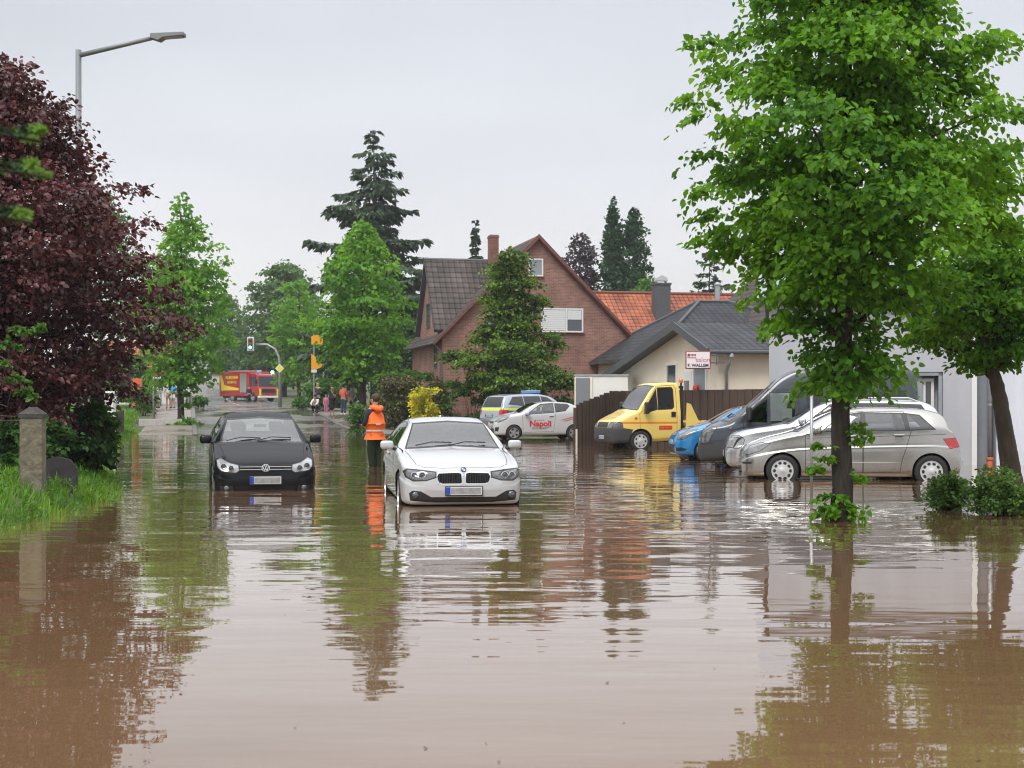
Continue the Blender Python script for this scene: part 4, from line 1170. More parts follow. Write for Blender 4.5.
b = MB(); b.box(2.45, 5.4, -1.02, 1.02, .80, .92, bev=.015)
for s in (-1, 1): b.box(2.45, 5.4, s * 1.02 - .025, s * 1.02 + .025, .77, .95, 1)
b.build('flatbed', [ALLOY, YEL], yel)
for s in (-1, 1):
    b = MB(); b.prism([(2.46, .95), (2.90, .95), (2.62, 1.50), (2.50, 1.54)], s * 1.0 - .03, s * 1.0 + .03, frame_matrix((0, 0, 0), (1, 0, 0), (0, 0, 1), (0, -1, 0)))
    b.build('headboard', YEL, yel)
b = MB()
for s in (-1, 1): b.box(2.36, 2.44, s * .8 - .04, s * .8 + .04, .6, 2.05)
b.box(2.36, 2.44, -.84, .84, 2.0, 2.08); b.box(2.36, 2.44, -.84, .84, 1.3, 1.38)
for s in (-1, 1): b.tube([(2.95, s * 1.0, .95), (2.95, s * 1.0, 1.35)], .015, 6); b.tube([(2.75, s, 1.12), (3.0, s, 1.12)], .012, 6)
b.build('cab_guard', FRAME, yel)
b = MB(); b.tube([(2.40, -.75, 2.08), (2.40, -.75, 2.18)], .03, 8, 1); b.lathe([(.07, 0), (.075, .05), (.06, .12), (.03, .15), (0, .155)], 14, Matrix.Translation((2.40, -.75, 2.18)))
b.build('beacon', [AMBER, TRIM], yel, smooth=True)
for s in (-1, 1): wheel(yel, 4.25, s * .84, .335, .335, .21, 'cap', 7, HUBCAP, s)
number_plate(yel, -.014, .45, -1)
b = MB(); b.box(1.0, 1.4, -.85, .85, 1.1, 1.3, bev=.04); b.build('dashboard', DASH, yel); seats(yel, (1.95,), .8, (-.5, .4))
b = MB(); b.box(.6, 4.9, -.5, .5, .3, .5); b.build('underbody', SEAM, yel)
place_vehicle(yel, S_y, 616, 45.5, 74, -.10)

# ---- fire engine
FRED = mat('fire engine red', (.38, .010, .010), .3, coat=.8); FYEL = mat('fire engine yellow foil', (.85, .66, .02), .45)
fire = empty('fire_engine', at(251, 149, 1.33), 0, 'red and yellow fire engine with flashing blue light on the far road', 'fire engine')
b = MB(); b.box(1.75, 7.3, -1.25, 1.25, .95, 3.15, bev=.05); b.box(1.75, 7.3, -1.24, 1.24, .6, .97, bev=.02); b.build('equipment_body', FRED, fire)
b = MB(); b.prism([(0, .55), (-.02, 1.2), (.10, 1.55), (.32, 2.75), (.5, 2.9), (1.7, 2.95), (1.7, .55)], -1.22, 1.22, frame_matrix((0, 0, 0), (1, 0, 0), (0, 0, 1), (0, -1, 0))); b.build('cab', FRED, fire, bevel=.05)
b = MB(); b.add([(.085, -1.08, 1.58), (.085, 1.08, 1.58), (.295, 1.05, 2.62), (.295, -1.05, 2.62)], [(0, 1, 2, 3)]); FGLASS = mat('fire engine glass', (.03, .035, .045), .08); w_ = b.build('windscreen', FGLASS, fire)
w_.location.x = -.012
for s in (-1, 1):
    b = MB(); y = s * 1.226
    b.add([(.28, y, 1.62), (1.0, y, 1.62), (1.0, y, 2.6), (.46, y, 2.6)], [(0, 1, 2, 3)]); b.add([(1.08, y, 1.62), (1.6, y, 1.62), (1.6, y, 2.6), (1.08, y, 2.6)], [(0, 1, 2, 3)]); b.build('side_window', FGLASS, fire)
    b = MB(); y0, y1 = (1.252, 1.262) if s > 0 else (-1.262, -1.252)
    P = frame_matrix((0, 0, 0), (1, 0, 0), (0, 0, 1), (0, -1, 0))
    b.prism([(7.2, 2.95), (6.95, 2.95), (6.3, 1.75), (3.6, 1.42), (3.6, 1.22), (6.9, 1.22)], -y1, -y0, P); b.build('yellow_flash', FYEL, fire)
    b = MB(); b.box(2.2, 3.4, y0, y1, .98, 2.95)
    for i in range(18): b.box(2.22, 3.38, min(y0, y1) - .004, max(y0, y1) + .004, 1.02 + i * .106, 1.04 + i * .106)
    b.build('roller_shutter', ALLOY, fire)
    Mt = frame_matrix((4.9, -1.265, 2.55), (1, 0, 0), (0, 0, 1), (0, -1, 0)) if s < 0 else frame_matrix((4.9, 1.265, 2.55), (-1, 0, 0), (0, 0, 1), (0, 1, 0))
    text_obj('lettering', 'FEUERWEHR', .42, FYEL, fire, Mt, bold=.012)
    Mt2 = Matrix.Translation((0, 0, -.52)) @ Mt
    text_obj('lettering', 'NOTRUF 112', .30, FYEL, fire, Mt2, bold=.01)
    for x in (1.15, 4.95): wheel(fire, x, s * 1.02, .5, .5, .30, 'cap', 8, ALLOY, s)
    b = MB(); b.box(.75, 1.55, s * 1.235 - .02, s * 1.235 + .02, .62, .98); b.build('wheel_arch', TRIM, fire)
    mirror_pod(fire, .25, s * 1.28, 2.1, s, TRIM, .14, .24, .5)
    b = MB(); b.box(-.045, -.02, s * .75 - .2, s * .75 + .2, .62, .80); b.build('headlight', LAMP, fire)
b = MB(); b.box(-.12, .2, -1.23, 1.23, .42, .62, bev=.03); b.build('bumper', WHITEP, fire)
b = MB(); b.box(-.035, -.022, -.8, .8, .95, 1.35); b.build('grille', TRIM, fire)
for s in (-1, 1):
    b = MB(); b.box(-.07, -.045, s * 1.075 - .12, s * 1.075 + .12, .66, 1.35); b.build('yellow_flash', FYEL, fire)
BLINK = mat('lit blue lamp', (.1, .3, .9), .2, emit=(.25, .55, 1.0), es=9.)
b = MB(); b.lathe([(.16, 0), (.16, .2), (.1, .27), (0, .28)], 14, Matrix.Translation((.55, -.85, 2.95))); b.build('blue_lamp', BLINK, fire, smooth=True)
b = MB(); b.lathe([(.14, 0), (.14, .2), (.08, .25), (0, .26)], 14, Matrix.Translation((.55, .85, 2.95))); b.build('blue_lamp', PBLUL, fire, smooth=True)
b = MB(); b.box(2.0, 7.0, -.5, .1, 3.17, 3.3); b.tube([(3, .5, 3.25), (6.8, .5, 3.25)], .05, 6); b.build('roof_ladder', ALLOY, fire)
b = MB(); b.box(.4, 7.2, -.9, .9, .45, .62); b.build('chassis', FRAME, fire)
h = R(-44); nose = Vector((-sin(h), -cos(h), 0)); back = -nose
fire.rotation_euler.z = atan2(back.y, back.x)
fire.location = at(249, 149, 1.33) - back * 3.6
# ------------------------------------------------------------------ people
SKIN = mat('skin', (.46, .27, .19), .55, var=.06)
def skin_mesh(name, J, E, rad, mats, levels=1, rootv=0):
    bm = bmesh.new(); vs = {}
    keys = list(J)
    for k in keys: vs[k] = bm.verts.new(J[k])
    for a, b in E: bm.edges.new((vs[a], vs[b]))
    me = bpy.data.meshes.new(name); bm.to_mesh(me); bm.free()
    o = bpy.data.objects.new(name, me); COL.objects.link(o)
    md = o.modifiers.new('Skin', 'SKIN'); md.use_smooth_shade = True
    if not me.skin_vertices: 
        bm = bmesh.new(); bm.from_mesh(me); bm.verts.layers.skin.verify(); bm.to_mesh(me); bm.free()
    for i, k in enumerate(keys):
        r = rad[k]; r = r if hasattr(r, '__len__') else (r, r)
        me.skin_vertices[0].data[i].radius = r
        me.skin_vertices[0].data[i].use_root = (i == rootv)
    sb = o.modifiers.new('Sub', 'SUBSURF'); sb.levels = levels; sb.render_levels = levels
    bpy.context.view_layer.update()
    dg = bpy.context.evaluated_depsgraph_get()
    out = bpy.data.meshes.new_from_object(o.evaluated_get(dg)); out.name = name
    bpy.data.objects.remove(o); bpy.data.meshes.remove(me)
    out.materials.clear()
    for m in mats: out.materials.append(m)
    out.shade_smooth()
    return out

def person(label, loc, rz, h=1.75, pose=None, top=None, legs=None, hair=None, shoes=None, skirt=None, short_sleeve=False, shorts=False, group=None, vest=None, hood=None, bulk=1., dress=None, held=None):
    """faces local -y; pose overrides joints (metres for a 1.75 m figure)"""
    J = dict(pelvis=(0, 0, .96), belly=(0, -.005, 1.12), chest=(0, .01, 1.32), neck=(0, .005, 1.50), chin=(0, -.015, 1.565), skull=(0, -.005, 1.66))
    for n, s in (('l', 1), ('r', -1)):
        J.update({n + 'sho': (s * .175, .01, 1.41), n + 'elb': (s * .235, .03, 1.13), n + 'wri': (s * .235, -.06, .89), n + 'hip': (s * .09, 0, .90), n + 'kne': (s * .10, -.02, .50), n + 'ank': (s * .105, .02, .09), n + 'toe': (s * .12, -.13, .035)})
    pose = dict(pose or {}); fdir = pose.pop('face', None); longh = pose.pop('long', False)
    J.update(pose)
    k = h / 1.75
    J = {a: Vector(p) * k for a, p in J.items()}
    b = bulk
    rad = dict(pelvis=(.15 * b, .115 * b), belly=(.135 * b, .105 * b), chest=(.155 * b, .115 * b), neck=.055, chin=(.068, .075), skull=(.082, .098))
    for n in 'lr': rad.update({n + 'sho': .062 * b, n + 'elb': .042 * b, n + 'wri': .028, n + 'hip': .088 * b, n + 'kne': .056 * b, n + 'ank': .038, n + 'toe': .035})
    rad = {a: (r[0] * k, r[1] * k) if hasattr(r, '__len__') else r * k for a, r in rad.items()}
    E = [('pelvis', 'belly'), ('belly', 'chest'), ('chest', 'neck'), ('neck', 'chin'), ('chin', 'skull')]
    for n in 'lr': E += [('chest', n + 'sho'), (n + 'sho', n + 'elb'), (n + 'elb', n + 'wri'), ('pelvis', n + 'hip'), (n + 'hip', n + 'kne'), (n + 'kne', n + 'ank'), (n + 'ank', n + 'toe')]
    me = skin_mesh('person', J, E, rad, [SKIN])
    # hands and face are merged into the same body mesh
    x = MB()
    sk = J['skull']; ch = J['chin']; fw = Vector((0, -1, 0))
    if fdir: fw = Vector(fdir).normalized()
    upv = (sk - ch).normalized(); rt = fw.cross(upv).normalized()
    c = sk * .62 + ch * .38
    for s in (-1, 1):
        x.ball(c + rt * .03 * s * k + fw * .088 * k + upv * .022 * k, .011 * k, n=8, m=6)
        x.ball(c + rt * .083 * s * k + upv * .005 * k, .012 * k, .02 * k, .03 * k, 8, 6)
    x.tube([c + fw * .085 * k + upv * .03 * k, c + fw * .112 * k - upv * .008 * k, c + fw * .09 * k - upv * .018 * k], [.008 * k, .015 * k, .008 * k], 6)
    x.tube([c + fw * .085 * k - upv * .042 * k + rt * .022 * k, c + fw * .094 * k - upv * .043 * k, c + fw * .085 * k - upv * .042 * k - rt * .022 * k], [.003 * k, .007 * k, .003 * k], 6)
    for n, s in (('l', 1), ('r', -1)):
        d = (J[n + 'wri'] - J[n + 'elb']).normalized(); w = J[n + 'wri']
        sd = Vector((0, -1, 0)) - d * Vector((0, -1, 0)).dot(d)
        sd = sd.normalized() if sd.length > .2 else Vector((0, 0, 1)); pn = d.cross(sd)
        x.tube([w - d * .02 * k, w + d * .03 * k, w + d * .085 * k], [.026 * k, .034 * k, .036 * k], 8)
        for q, (o, ln) in enumerate(((.027, .068), (.009, .078), (-.009, .072), (-.026, .056))):
            p0 = w + d * .08 * k + sd * o * k
            p1 = p0 + d * ln * .5 * k + pn * .006 * k * s; p2 = p1 + d * ln * .42 * k - pn * .024 * k * s
            x.tube([p0, p1, p2], [.0095 * k, .009 * k, .0065 * k], 6)
        p0 = w + d * .03 * k + sd * .03 * k
        x.tube([p0, p0 + d * .03 * k + sd * .022 * k, p0 + d * .062 * k + sd * .026 * k], [.012 * k, .010 * k, .007 * k], 6)
    bm = bmesh.new(); bm.from_mesh(me); tmp = x.mesh('tmp', SKIN); bm.from_mesh(tmp); bm.to_mesh(me); bm.free(); bpy.data.meshes.remove(tmp)
    me.shade_smooth()
    body = bpy.data.objects.new('person', me); COL.objects.link(body)
    body.location = loc; body.rotation_euler = (0, 0, rz)
    tag(body, label, 'person', group)
    def cloth(name, m, keys, edges, inf, over=None):
        JJ = {a: J[a] for a in keys}; rr = {a: ((rad[a][0] + inf, rad[a][1] + inf) if hasattr(rad[a], '__len__') else rad[a] + inf) for a in keys}
        for a, p in (over or {}).items(): JJ[a] = Vector(p[0]); rr[a] = p[1]
        o = add_mesh(name, skin_mesh(name, JJ, edges, rr, [m]), body); return o
    if top:
        ks = ['pelvis', 'belly', 'chest', 'neck']; es = [('pelvis', 'belly'), ('belly', 'chest'), ('chest', 'neck')]; ov = {}
        ov['neck'] = (J['neck'] * .8 + J['chest'] * .2, .066 * k)
        for n in 'lr':
            ks += [n + 'sho', n + 'elb']; es += [('chest', n + 'sho'), (n + 'sho', n + 'elb')]
            if short_sleeve:
                ov[n + 'elb'] = (J[n + 'sho'] * .35 + J[n + 'elb'] * .65, .062 * k)
            else:
                ks.append(n + 'wri'); es.append((n + 'elb', n + 'wri')); ov[n + 'wri'] = (J[n + 'wri'] * .95 + J[n + 'elb'] * .05, .042 * k)
        cloth('jacket', top, ks, es, (.004 if vest else .022) * k, ov)
    if vest:
        ov = {'low': (J['pelvis'] * .8 + (J['lhip'] + J['rhip']) * .1 - Vector((0, 0, .05)), (.160 * k * b, .130 * k * b)), 'collar': (J['neck'] * .85 + J['chest'] * .15, .085 * k)}
        es = [('low', 'pelvis'), ('pelvis', 'belly'), ('belly', 'chest'), ('chest', 'collar')]
        ks = ['pelvis', 'belly', 'chest']
        for n in 'lr': ov[n + 'cap'] = (J[n + 'sho'] * .9 + J[n + 'elb'] * .1, .100 * k); es.append(('chest', n + 'cap'))
        cloth('safety_vest', vest, ks, es, .036 * k, ov)
    if dress:
        ov = {'hem': (J['lkne'] * .5 + J['rkne'] * .5 - Vector((0, 0, .12 * k)), (.23 * k, .19 * k)), 'neck': (J['neck'] * .7 + J['chest'] * .3, .07 * k)}
        es = [('hem', 'pelvis'), ('pelvis', 'belly'), ('belly', 'chest'), ('chest', 'neck')]; ks = ['pelvis', 'belly', 'chest']
        for n in 'lr':
            ov[n + 'slv'] = (J[n + 'sho'] * .5 + J[n + 'elb'] * .5, .065 * k); ks.append(n + 'sho'); es += [('chest', n + 'sho'), (n + 'sho', n + 'slv')]
        cloth('dress', dress, ks, es, .03 * k, ov)
    if legs:
        ks = ['pelvis']; es = []; ov = {'waist': (J['pelvis'] * .8 + J['belly'] * .2, (.158 * k * b, .125 * k * b))}; es.append(('waist', 'pelvis'))
        for n in 'lr':
            ks += [n + 'hip', n + 'kne']; es += [('pelvis', n + 'hip'), (n + 'hip', n + 'kne')]
            if shorts: ov[n + 'kne'] = (J[n + 'hip'] * .2 + J[n + 'kne'] * .8, .095 * k)
            else: ks.append(n + 'ank'); es.append((n + 'kne', n + 'ank')); ov[n + 'ank'] = (J[n + 'ank'], .062 * k)
        cloth('trousers', legs, ks, es, (.040 if vest else .018) * k, ov)
    if shoes:
        for n in 'lr':
            s_ = MB(); s_.tube([J[n + 'ank'] + Vector((0, .05 * k, -.03 * k)), J[n + 'ank'] * .6 + J[n + 'toe'] * .4 - Vector((0, 0, .015 * k)), J[n + 'toe']], [.045 * k, .052 * k, .042 * k], 8)
            s_.build('shoe', shoes, body, smooth=True)
    if hair:
        hb = MB(); c2 = sk + upv * .018 * k - fw * .012 * k
        M = Matrix(((rt.x, -fw.x, upv.x, 0), (rt.y, -fw.y, upv.y, 0), (rt.z, -fw.z, upv.z, 0), (0, 0, 0, 1)))
        hb.ball((0, 0, 0), .094 * k, .108 * k, .10 * k, 16, 10)
        r_ = random.Random(3)
        vv = []
        for v in hb.v:
            v = Vector(v)
            if v.y < -.02 * k and v.z < .02 * k: v = Vector((v.x * .86, v.y * .5 + .02 * k, v.z * .5))     # leave the face free
            v *= 1 + r_.uniform(-.05, .05)
            vv.append(tuple(M @ v + c2))
        hb.v = vv
        if longh: hb.tube([c2 - fw * .07 * k, c2 - fw * .09 * k - upv * .12 * k, c2 - fw * .07 * k - upv * .24 * k], [.07 * k, .075 * k, .03 * k], 8)
        hb.build('hair', hair, body, smooth=True)
    if hood:
        hb = MB(); n_ = J['neck']
        hb.tube([n_ + Vector((.105 * k, -.02, -.01)), n_ + Vector((.085 * k, .10 * k, -.03)), n_ + Vector((0, .16 * k, -.075 * k)), n_ + Vector((-.085 * k, .10 * k, -.03)), n_ + Vector((-.105 * k, -.02, -.01))], [.04 * k, .055 * k, .075 * k, .055 * k, .04 * k], 10)
        hb.build('hood', hood, body, smooth=True)
    return body, J

HAIRB = mat('brown hair', (.055, .032, .018), .7, bump=.5, bscale=90); HAIRD = mat('dark hair', (.018, .013, .011), .7); HAIRL = mat('blond hair', (.42, .30, .14), .7); HAIRG = mat('grey hair', (.40, .38, .35), .7)
ORANGE = mat('orange safety fabric', (.88, .155, .018), .7, var=.10, vscale=9, bump=.5, bscale=14, bdist=.03)
REFLECT = mat('reflective tape', (.58, .56, .50), .35)
NAVYC = mat('dark blue cloth', (.020, .024, .042), .85, var=.2, vscale=12, bump=.4, bscale=20)
WADER = mat('dark green waders', (.018, .026, .013), .8, spec=.15, var=.3, vscale=8, bump=.6, bscale=18)
PINK = mat('pink cloth', (.72, .20, .42), .8); CORAL = mat('coral red cloth', (.75, .13, .10), .8, var=.1); JEANS = mat('blue jeans', (.035, .05, .11), .85, var=.2)
BLACKC = mat('black cloth', (.012, .012, .014), .85); WHITEC = mat('white cloth', (.72, .72, .70), .8); AQUA = mat('aqua cloth', (.05, .38, .62), .8); GREYC = mat('grey cloth', (.22, .22, .22), .85); KHAKI = mat('khaki cloth', (.30, .26, .17), .85); LIMEY = mat('lime safety yellow', (.62, .70, .12), .7)
SHOE = mat('dark shoe', (.02, .018, .016), .6); SHOEW = mat('white shoe', (.7, .7, .68), .6)

# the helper in the orange vest, seen from behind and to the left, arms bent in front
p, J = person('person in orange safety vest and waders standing in the water beside the white saloon', at(375, 32.5, -.22), R(220), 1.87,
    dict(lelb=(.25, -.03, 1.13), lwri=(.13, -.24, 1.10), relb=(-.25, -.03, 1.13), rwri=(-.10, -.25, 1.14), face=(.35, -1, -.05), lhip=(.075, 0, .9), rhip=(-.075, 0, .9), lkne=(.075, -.03, .5), lank=(.075, .03, .09), ltoe=(.09, -.12, .03), rkne=(-.075, -.03, .5), rank=(-.075, .03, .09)),
    top=NAVYC, vest=ORANGE, legs=WADER, shoes=SHOE, hair=HAIRB, hood=ORANGE, bulk=1.0)
b = MB(); k = 1.89 / 1.75
for z, rx, ry in ((.975, .196, .162), (1.11, .182, .152)):
    pr = [(cos(t) * rx * k, sin(t) * ry * k) for t in np.linspace(0, 2 * pi, 40)]
    vs = [(x, y, z * k - .018) for x, y in pr] + [(x, y, z * k + .018) for x, y in pr]
    n_ = len(pr); b.add(vs, [(i, (i + 1) % n_, n_ + (i + 1) % n_, n_ + i) for i in range(n_ - 1)])
b.build('reflective_band', REFLECT, p)

G1 = 'onlookers under the linden on the right'
gz = .30
def ppl(px, d, feet_y): return at(px, d, zat(feet_y, d))
person('blond person in black dress holding a hand to the face beside the child in pink', ppl(332, 84, 417), R(-20), 1.74, dict(lelb=(.24, -.06, 1.18), lwri=(.09, -.16, 1.46), long=True), dress=BLACKC, hair=HAIRL, shoes=SHOE, group=G1)
person('person in coral red jacket and jeans standing right of the black dress', ppl(343.5, 82, 415), R(150), 1.76, dict(lelb=(.27, -.02, 1.16), lwri=(.12, -.2, 1.1), relb=(-.27, -.02, 1.16), rwri=(-.12, -.2, 1.1)), top=CORAL, legs=JEANS, hair=HAIRD, shoes=SHOEW, group=G1, bulk=1.12)
person('person in grey top with bare arm bent beside the coral red jacket', ppl(351.5, 83, 415.5), R(40), 1.72, dict(lelb=(.30, .0, 1.2), lwri=(.14, -.12, 1.05)), top=GREYC, short_sleeve=True, legs=BLACKC, hair=HAIRB, shoes=SHOE, group=G1)
person('small child in pink jacket and trousers among the onlookers', ppl(326, 85, 413), R(10), 1.08, None, top=PINK, legs=PINK, hair=HAIRL, shoes=PINK, group=G1)
person('person in dark blue jacket with lime collar standing behind the crouching one', ppl(317.5, 88, 412), R(-30), 1.76, dict(lelb=(.22, -.1, 1.15), lwri=(.05, -.22, 1.15)), top=NAVYC, legs=NAVYC, hair=HAIRL, shoes=SHOE, group=G1, hood=LIMEY)
person('person crouching in pale top and dark trousers at the water edge', ppl(315.5, 83, 413), R(-15), 1.68,
       dict(pelvis=(0, .16, .34), belly=(0, .10, .50), chest=(0, .0, .68), neck=(0, -.05, .85), chin=(0, -.09, .91), skull=(0, -.09, 1.0), lsho=(.175, -.0, .78), rsho=(-.175, -.0, .78), lelb=(.2, -.2, .56), relb=(-.2, -.2, .56), lwri=(.1, -.36, .5), rwri=(-.1, -.36, .5), lhip=(.1, .12, .32), rhip=(-.1, .12, .32), lkne=(.16, -.24, .46), rkne=(-.16, -.24, .46), lank=(.13, -.02, .09), rank=(-.13, -.02, .09), ltoe=(.14, -.16, .035), rtoe=(-.14, -.16, .035)),
       top=WHITEC, legs=BLACKC, hair=HAIRD, shoes=SHOE, group=G1)
person('person in dark clothes walking before the fire engine', ppl(249, 138, 404), R(30), 1.78, dict(lkne=(.1, -.12, .5), lank=(.1, -.2, .1), ltoe=(.1, -.35, .06), rank=(-.1, .2, .1), rtoe=(-.1, .06, .035)), top=NAVYC, legs=NAVYC, hair=HAIRD, shoes=SHOE)
G2 = 'people waiting on the left pavement'
person('person in white dress with dark bag under the red and white sign', ppl(158.5, 92, 408), R(-60), 1.70, dict(long=True), dress=WHITEC, hair=HAIRD, shoes=SHOE, group=G2)
person('person in white shirt and khaki shorts left of the aqua shirt', ppl(168.5, 95, 408.5), R(10), 1.76, None, top=WHITEC, short_sleeve=True, legs=KHAKI, shorts=True, hair=HAIRG, shoes=SHOE, group=G2)
person('person in aqua shirt and pale shorts standing left of the linden trunk', ppl(173, 93, 408), R(-12), 1.72, None, top=AQUA, short_sleeve=True, legs=WHITEC, shorts=True, hair=HAIRL, shoes=SHOE, group=G2)
person('person in white shirt and dark skirt standing right of the linden trunk', ppl(190, 98, 408.5), R(20), 1.72, None, top=WHITEC, short_sleeve=True, legs=GREYC, hair=HAIRG, shoes=SHOE, group=G2)
# ------------------------------------------------------------------ buildings and street furniture
def tiles_mat(name, c, c2, pitch=.33, row=.34, bump=1.):
    """roof tiles: rows along local y (slope), pans along local x; object coordinates in metres"""
    if name in MATS: return MATS[name]
    m, nt, p = newmat(name); N, L = nt.nodes, nt.links
    u = N.new('ShaderNodeUVMap')
    sp = N.new('ShaderNodeSeparateXYZ'); L.new(u.outputs['UV'], sp.inputs[0])
    def saw(out, per):
        d = N.new('ShaderNodeMath'); d.operation = 'DIVIDE'; L.new(out, d.inputs[0]); d.inputs[1].default_value = per
        f = N.new('ShaderNodeMath'); f.operation = 'FRACT'; L.new(d.outputs[0], f.inputs[0]); return d.outputs[0], f.outputs[0]
    dx, fx = saw(sp.outputs['X'], pitch); dy, fy = saw(sp.outputs['Y'], row)
    sn = N.new('ShaderNodeMath'); sn.operation = 'MULTIPLY'; L.new(dx, sn.inputs[0]); sn.inputs[1].default_value = 2 * pi
    si = N.new('ShaderNodeMath'); si.operation = 'SINE'; L.new(sn.outputs[0], si.inputs[0])
    h = N.new('ShaderNodeMath'); h.operation = 'MULTIPLY_ADD'; L.new(si.outputs[0], h.inputs[0]); h.inputs[1].default_value = .30
    inv = N.new('ShaderNodeMath'); inv.operation = 'SUBTRACT'; inv.inputs[0].default_value = 1; L.new(fy, inv.inputs[1]); L.new(inv.outputs[0], h.inputs[2])
    b = N.new('ShaderNodeBump'); b.inputs['Strength'].default_value = bump; b.inputs['Distance'].default_value = .06
    L.new(h.outputs[0], b.inputs['Height']); L.new(b.outputs['Normal'], p.inputs['Normal'])
    # each tile has its own tone, shade of row steps and pan valleys is painted in
    fl = N.new('ShaderNodeVectorMath'); fl.operation = 'FLOOR'; cb = N.new('ShaderNodeCombineXYZ'); L.new(dx, cb.inputs[0]); L.new(dy, cb.inputs[1]); L.new(cb.outputs[0], fl.inputs[0])
    wn = N.new('ShaderNodeTexWhiteNoise'); L.new(fl.outputs[0], wn.inputs['Vector'])
    mx = N.new('ShaderNodeMix'); mx.data_type = 'RGBA'; mx.inputs['A'].default_value = (*c, 1); mx.inputs['B'].default_value = (*c2, 1); L.new(wn.outputs['Value'], mx.inputs['Factor'])
    n = N.new('ShaderNodeTexNoise'); n.inputs['Scale'].default_value = .9; n.inputs['Detail'].default_value = 5; L.new(u.outputs['UV'], n.inputs['Vector'])
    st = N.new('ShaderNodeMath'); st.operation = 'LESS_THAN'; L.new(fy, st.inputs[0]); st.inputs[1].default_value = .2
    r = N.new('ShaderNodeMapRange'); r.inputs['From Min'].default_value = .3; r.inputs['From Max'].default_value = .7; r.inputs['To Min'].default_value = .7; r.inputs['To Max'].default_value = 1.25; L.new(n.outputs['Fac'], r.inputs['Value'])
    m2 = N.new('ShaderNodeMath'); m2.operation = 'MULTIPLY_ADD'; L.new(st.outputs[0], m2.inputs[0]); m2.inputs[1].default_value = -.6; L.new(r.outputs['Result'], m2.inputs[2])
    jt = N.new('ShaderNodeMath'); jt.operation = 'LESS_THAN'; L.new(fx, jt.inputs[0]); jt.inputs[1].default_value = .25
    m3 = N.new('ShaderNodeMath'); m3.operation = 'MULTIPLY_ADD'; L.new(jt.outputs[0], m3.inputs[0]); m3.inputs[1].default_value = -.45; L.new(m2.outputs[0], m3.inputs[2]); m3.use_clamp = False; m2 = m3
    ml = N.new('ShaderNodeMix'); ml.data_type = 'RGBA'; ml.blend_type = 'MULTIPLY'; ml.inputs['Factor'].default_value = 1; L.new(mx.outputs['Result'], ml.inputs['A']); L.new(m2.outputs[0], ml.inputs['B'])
    L.new(ml.outputs['Result'], p.inputs['Base Color']); p.inputs['Roughness'].default_value = .7; p.inputs['Specular IOR Level'].default_value = .25
    MATS[name] = m
    return m

def roof_slab(name, quads, m, parent, th=.12, edge=None):
    """each quad: eave left, eave right, ridge right, ridge left; gets metric uvs and thickness"""
    b = MB(); uvs = []
    for q in quads:
        q = [Vector(p) for p in q]
        n = (q[1] - q[0]).cross(q[-1] - q[0]).normalized()
        if n.z < 0: n = -n
        ex = (q[1] - q[0]).normalized(); ey = n.cross(ex)
        if ey.z < 0: ey = -ey
        lo = [p - n * th for p in q]; k = len(q)
        fs = [tuple(range(k)), tuple(range(2 * k - 1, k - 1, -1))] + [(i, k + i, k + (i + 1) % k, (i + 1) % k) for i in range(k)]
        b.add(q + lo, fs[:1], 0); o = len(b.v) - 2 * k
        for f in fs[1:]: b.f.append(tuple(i + o for i in f)); b.mi.append(1)
        for f in fs:
            for i in f: p = (q + lo)[i] - q[0]; uvs.append((p.dot(ex), p.dot(ey)))
    me = b.mesh(name, [m, edge or m]); ul = me.uv_layers.new(name='UVMap')
    i = 0
    # from_pydata keeps the face order
    flat = [c for uv_ in uvs for c in uv_]
    ul.data.foreach_set('uv', flat)
    o = bpy.data.objects.new(name, me); COL.objects.link(o); o.parent = parent
    return o

def window_part(root, O, e, t0, t1, z0, z1, out, glass, framem, mull=(), fr=.07, shutter=None, sill=None, name='window', depth=.06):
    """a framed window on the vertical plane through O along e (local coordinates); out: outward normal"""
    e = Vector(e); out = Vector(out); O = Vector(O)
    M = frame_matrix(O, e, (0, 0, 1), out)
    b = MB(); d0, d1 = -.02, depth
    b.box(t0 - fr, t1 + fr, z0 - fr, z0, d0, d1, M=M); b.box(t0 - fr, t1 + fr, z1, z1 + fr, d0, d1, M=M)
    b.box(t0 - fr, t0, z0, z1, d0, d1, M=M); b.box(t1, t1 + fr, z0, z1, d0, d1, M=M)
    for x in mull: b.box(x - fr * .5, x + fr * .5, z0, z1, d0, d1 - .01, M=M)
    o = b.build(name, framem, root)
    g = MB(); g.box(t0, t1, z0, z1, -.015, depth * .35, M=M); g.build('pane', glass, o)
    if shutter:
        s = MB()
        for (a, c, lo, hi) in shutter:
            k = int((hi - lo) / .09)
            for i in range(k): s.box(a, c, lo + (hi - lo) * i / k, lo + (hi - lo) * (i + .93) / k, depth * .4, depth * .75, M=M)
        s.build('shutter', SHUT, o)
    if sill:
        s = MB(); s.box(t0 - fr - .05, t1 + fr + .05, z0 - fr - .05, z0 - fr - .002, -.02, depth + .06, M=M); s.build('sill', sill, o)
    return o

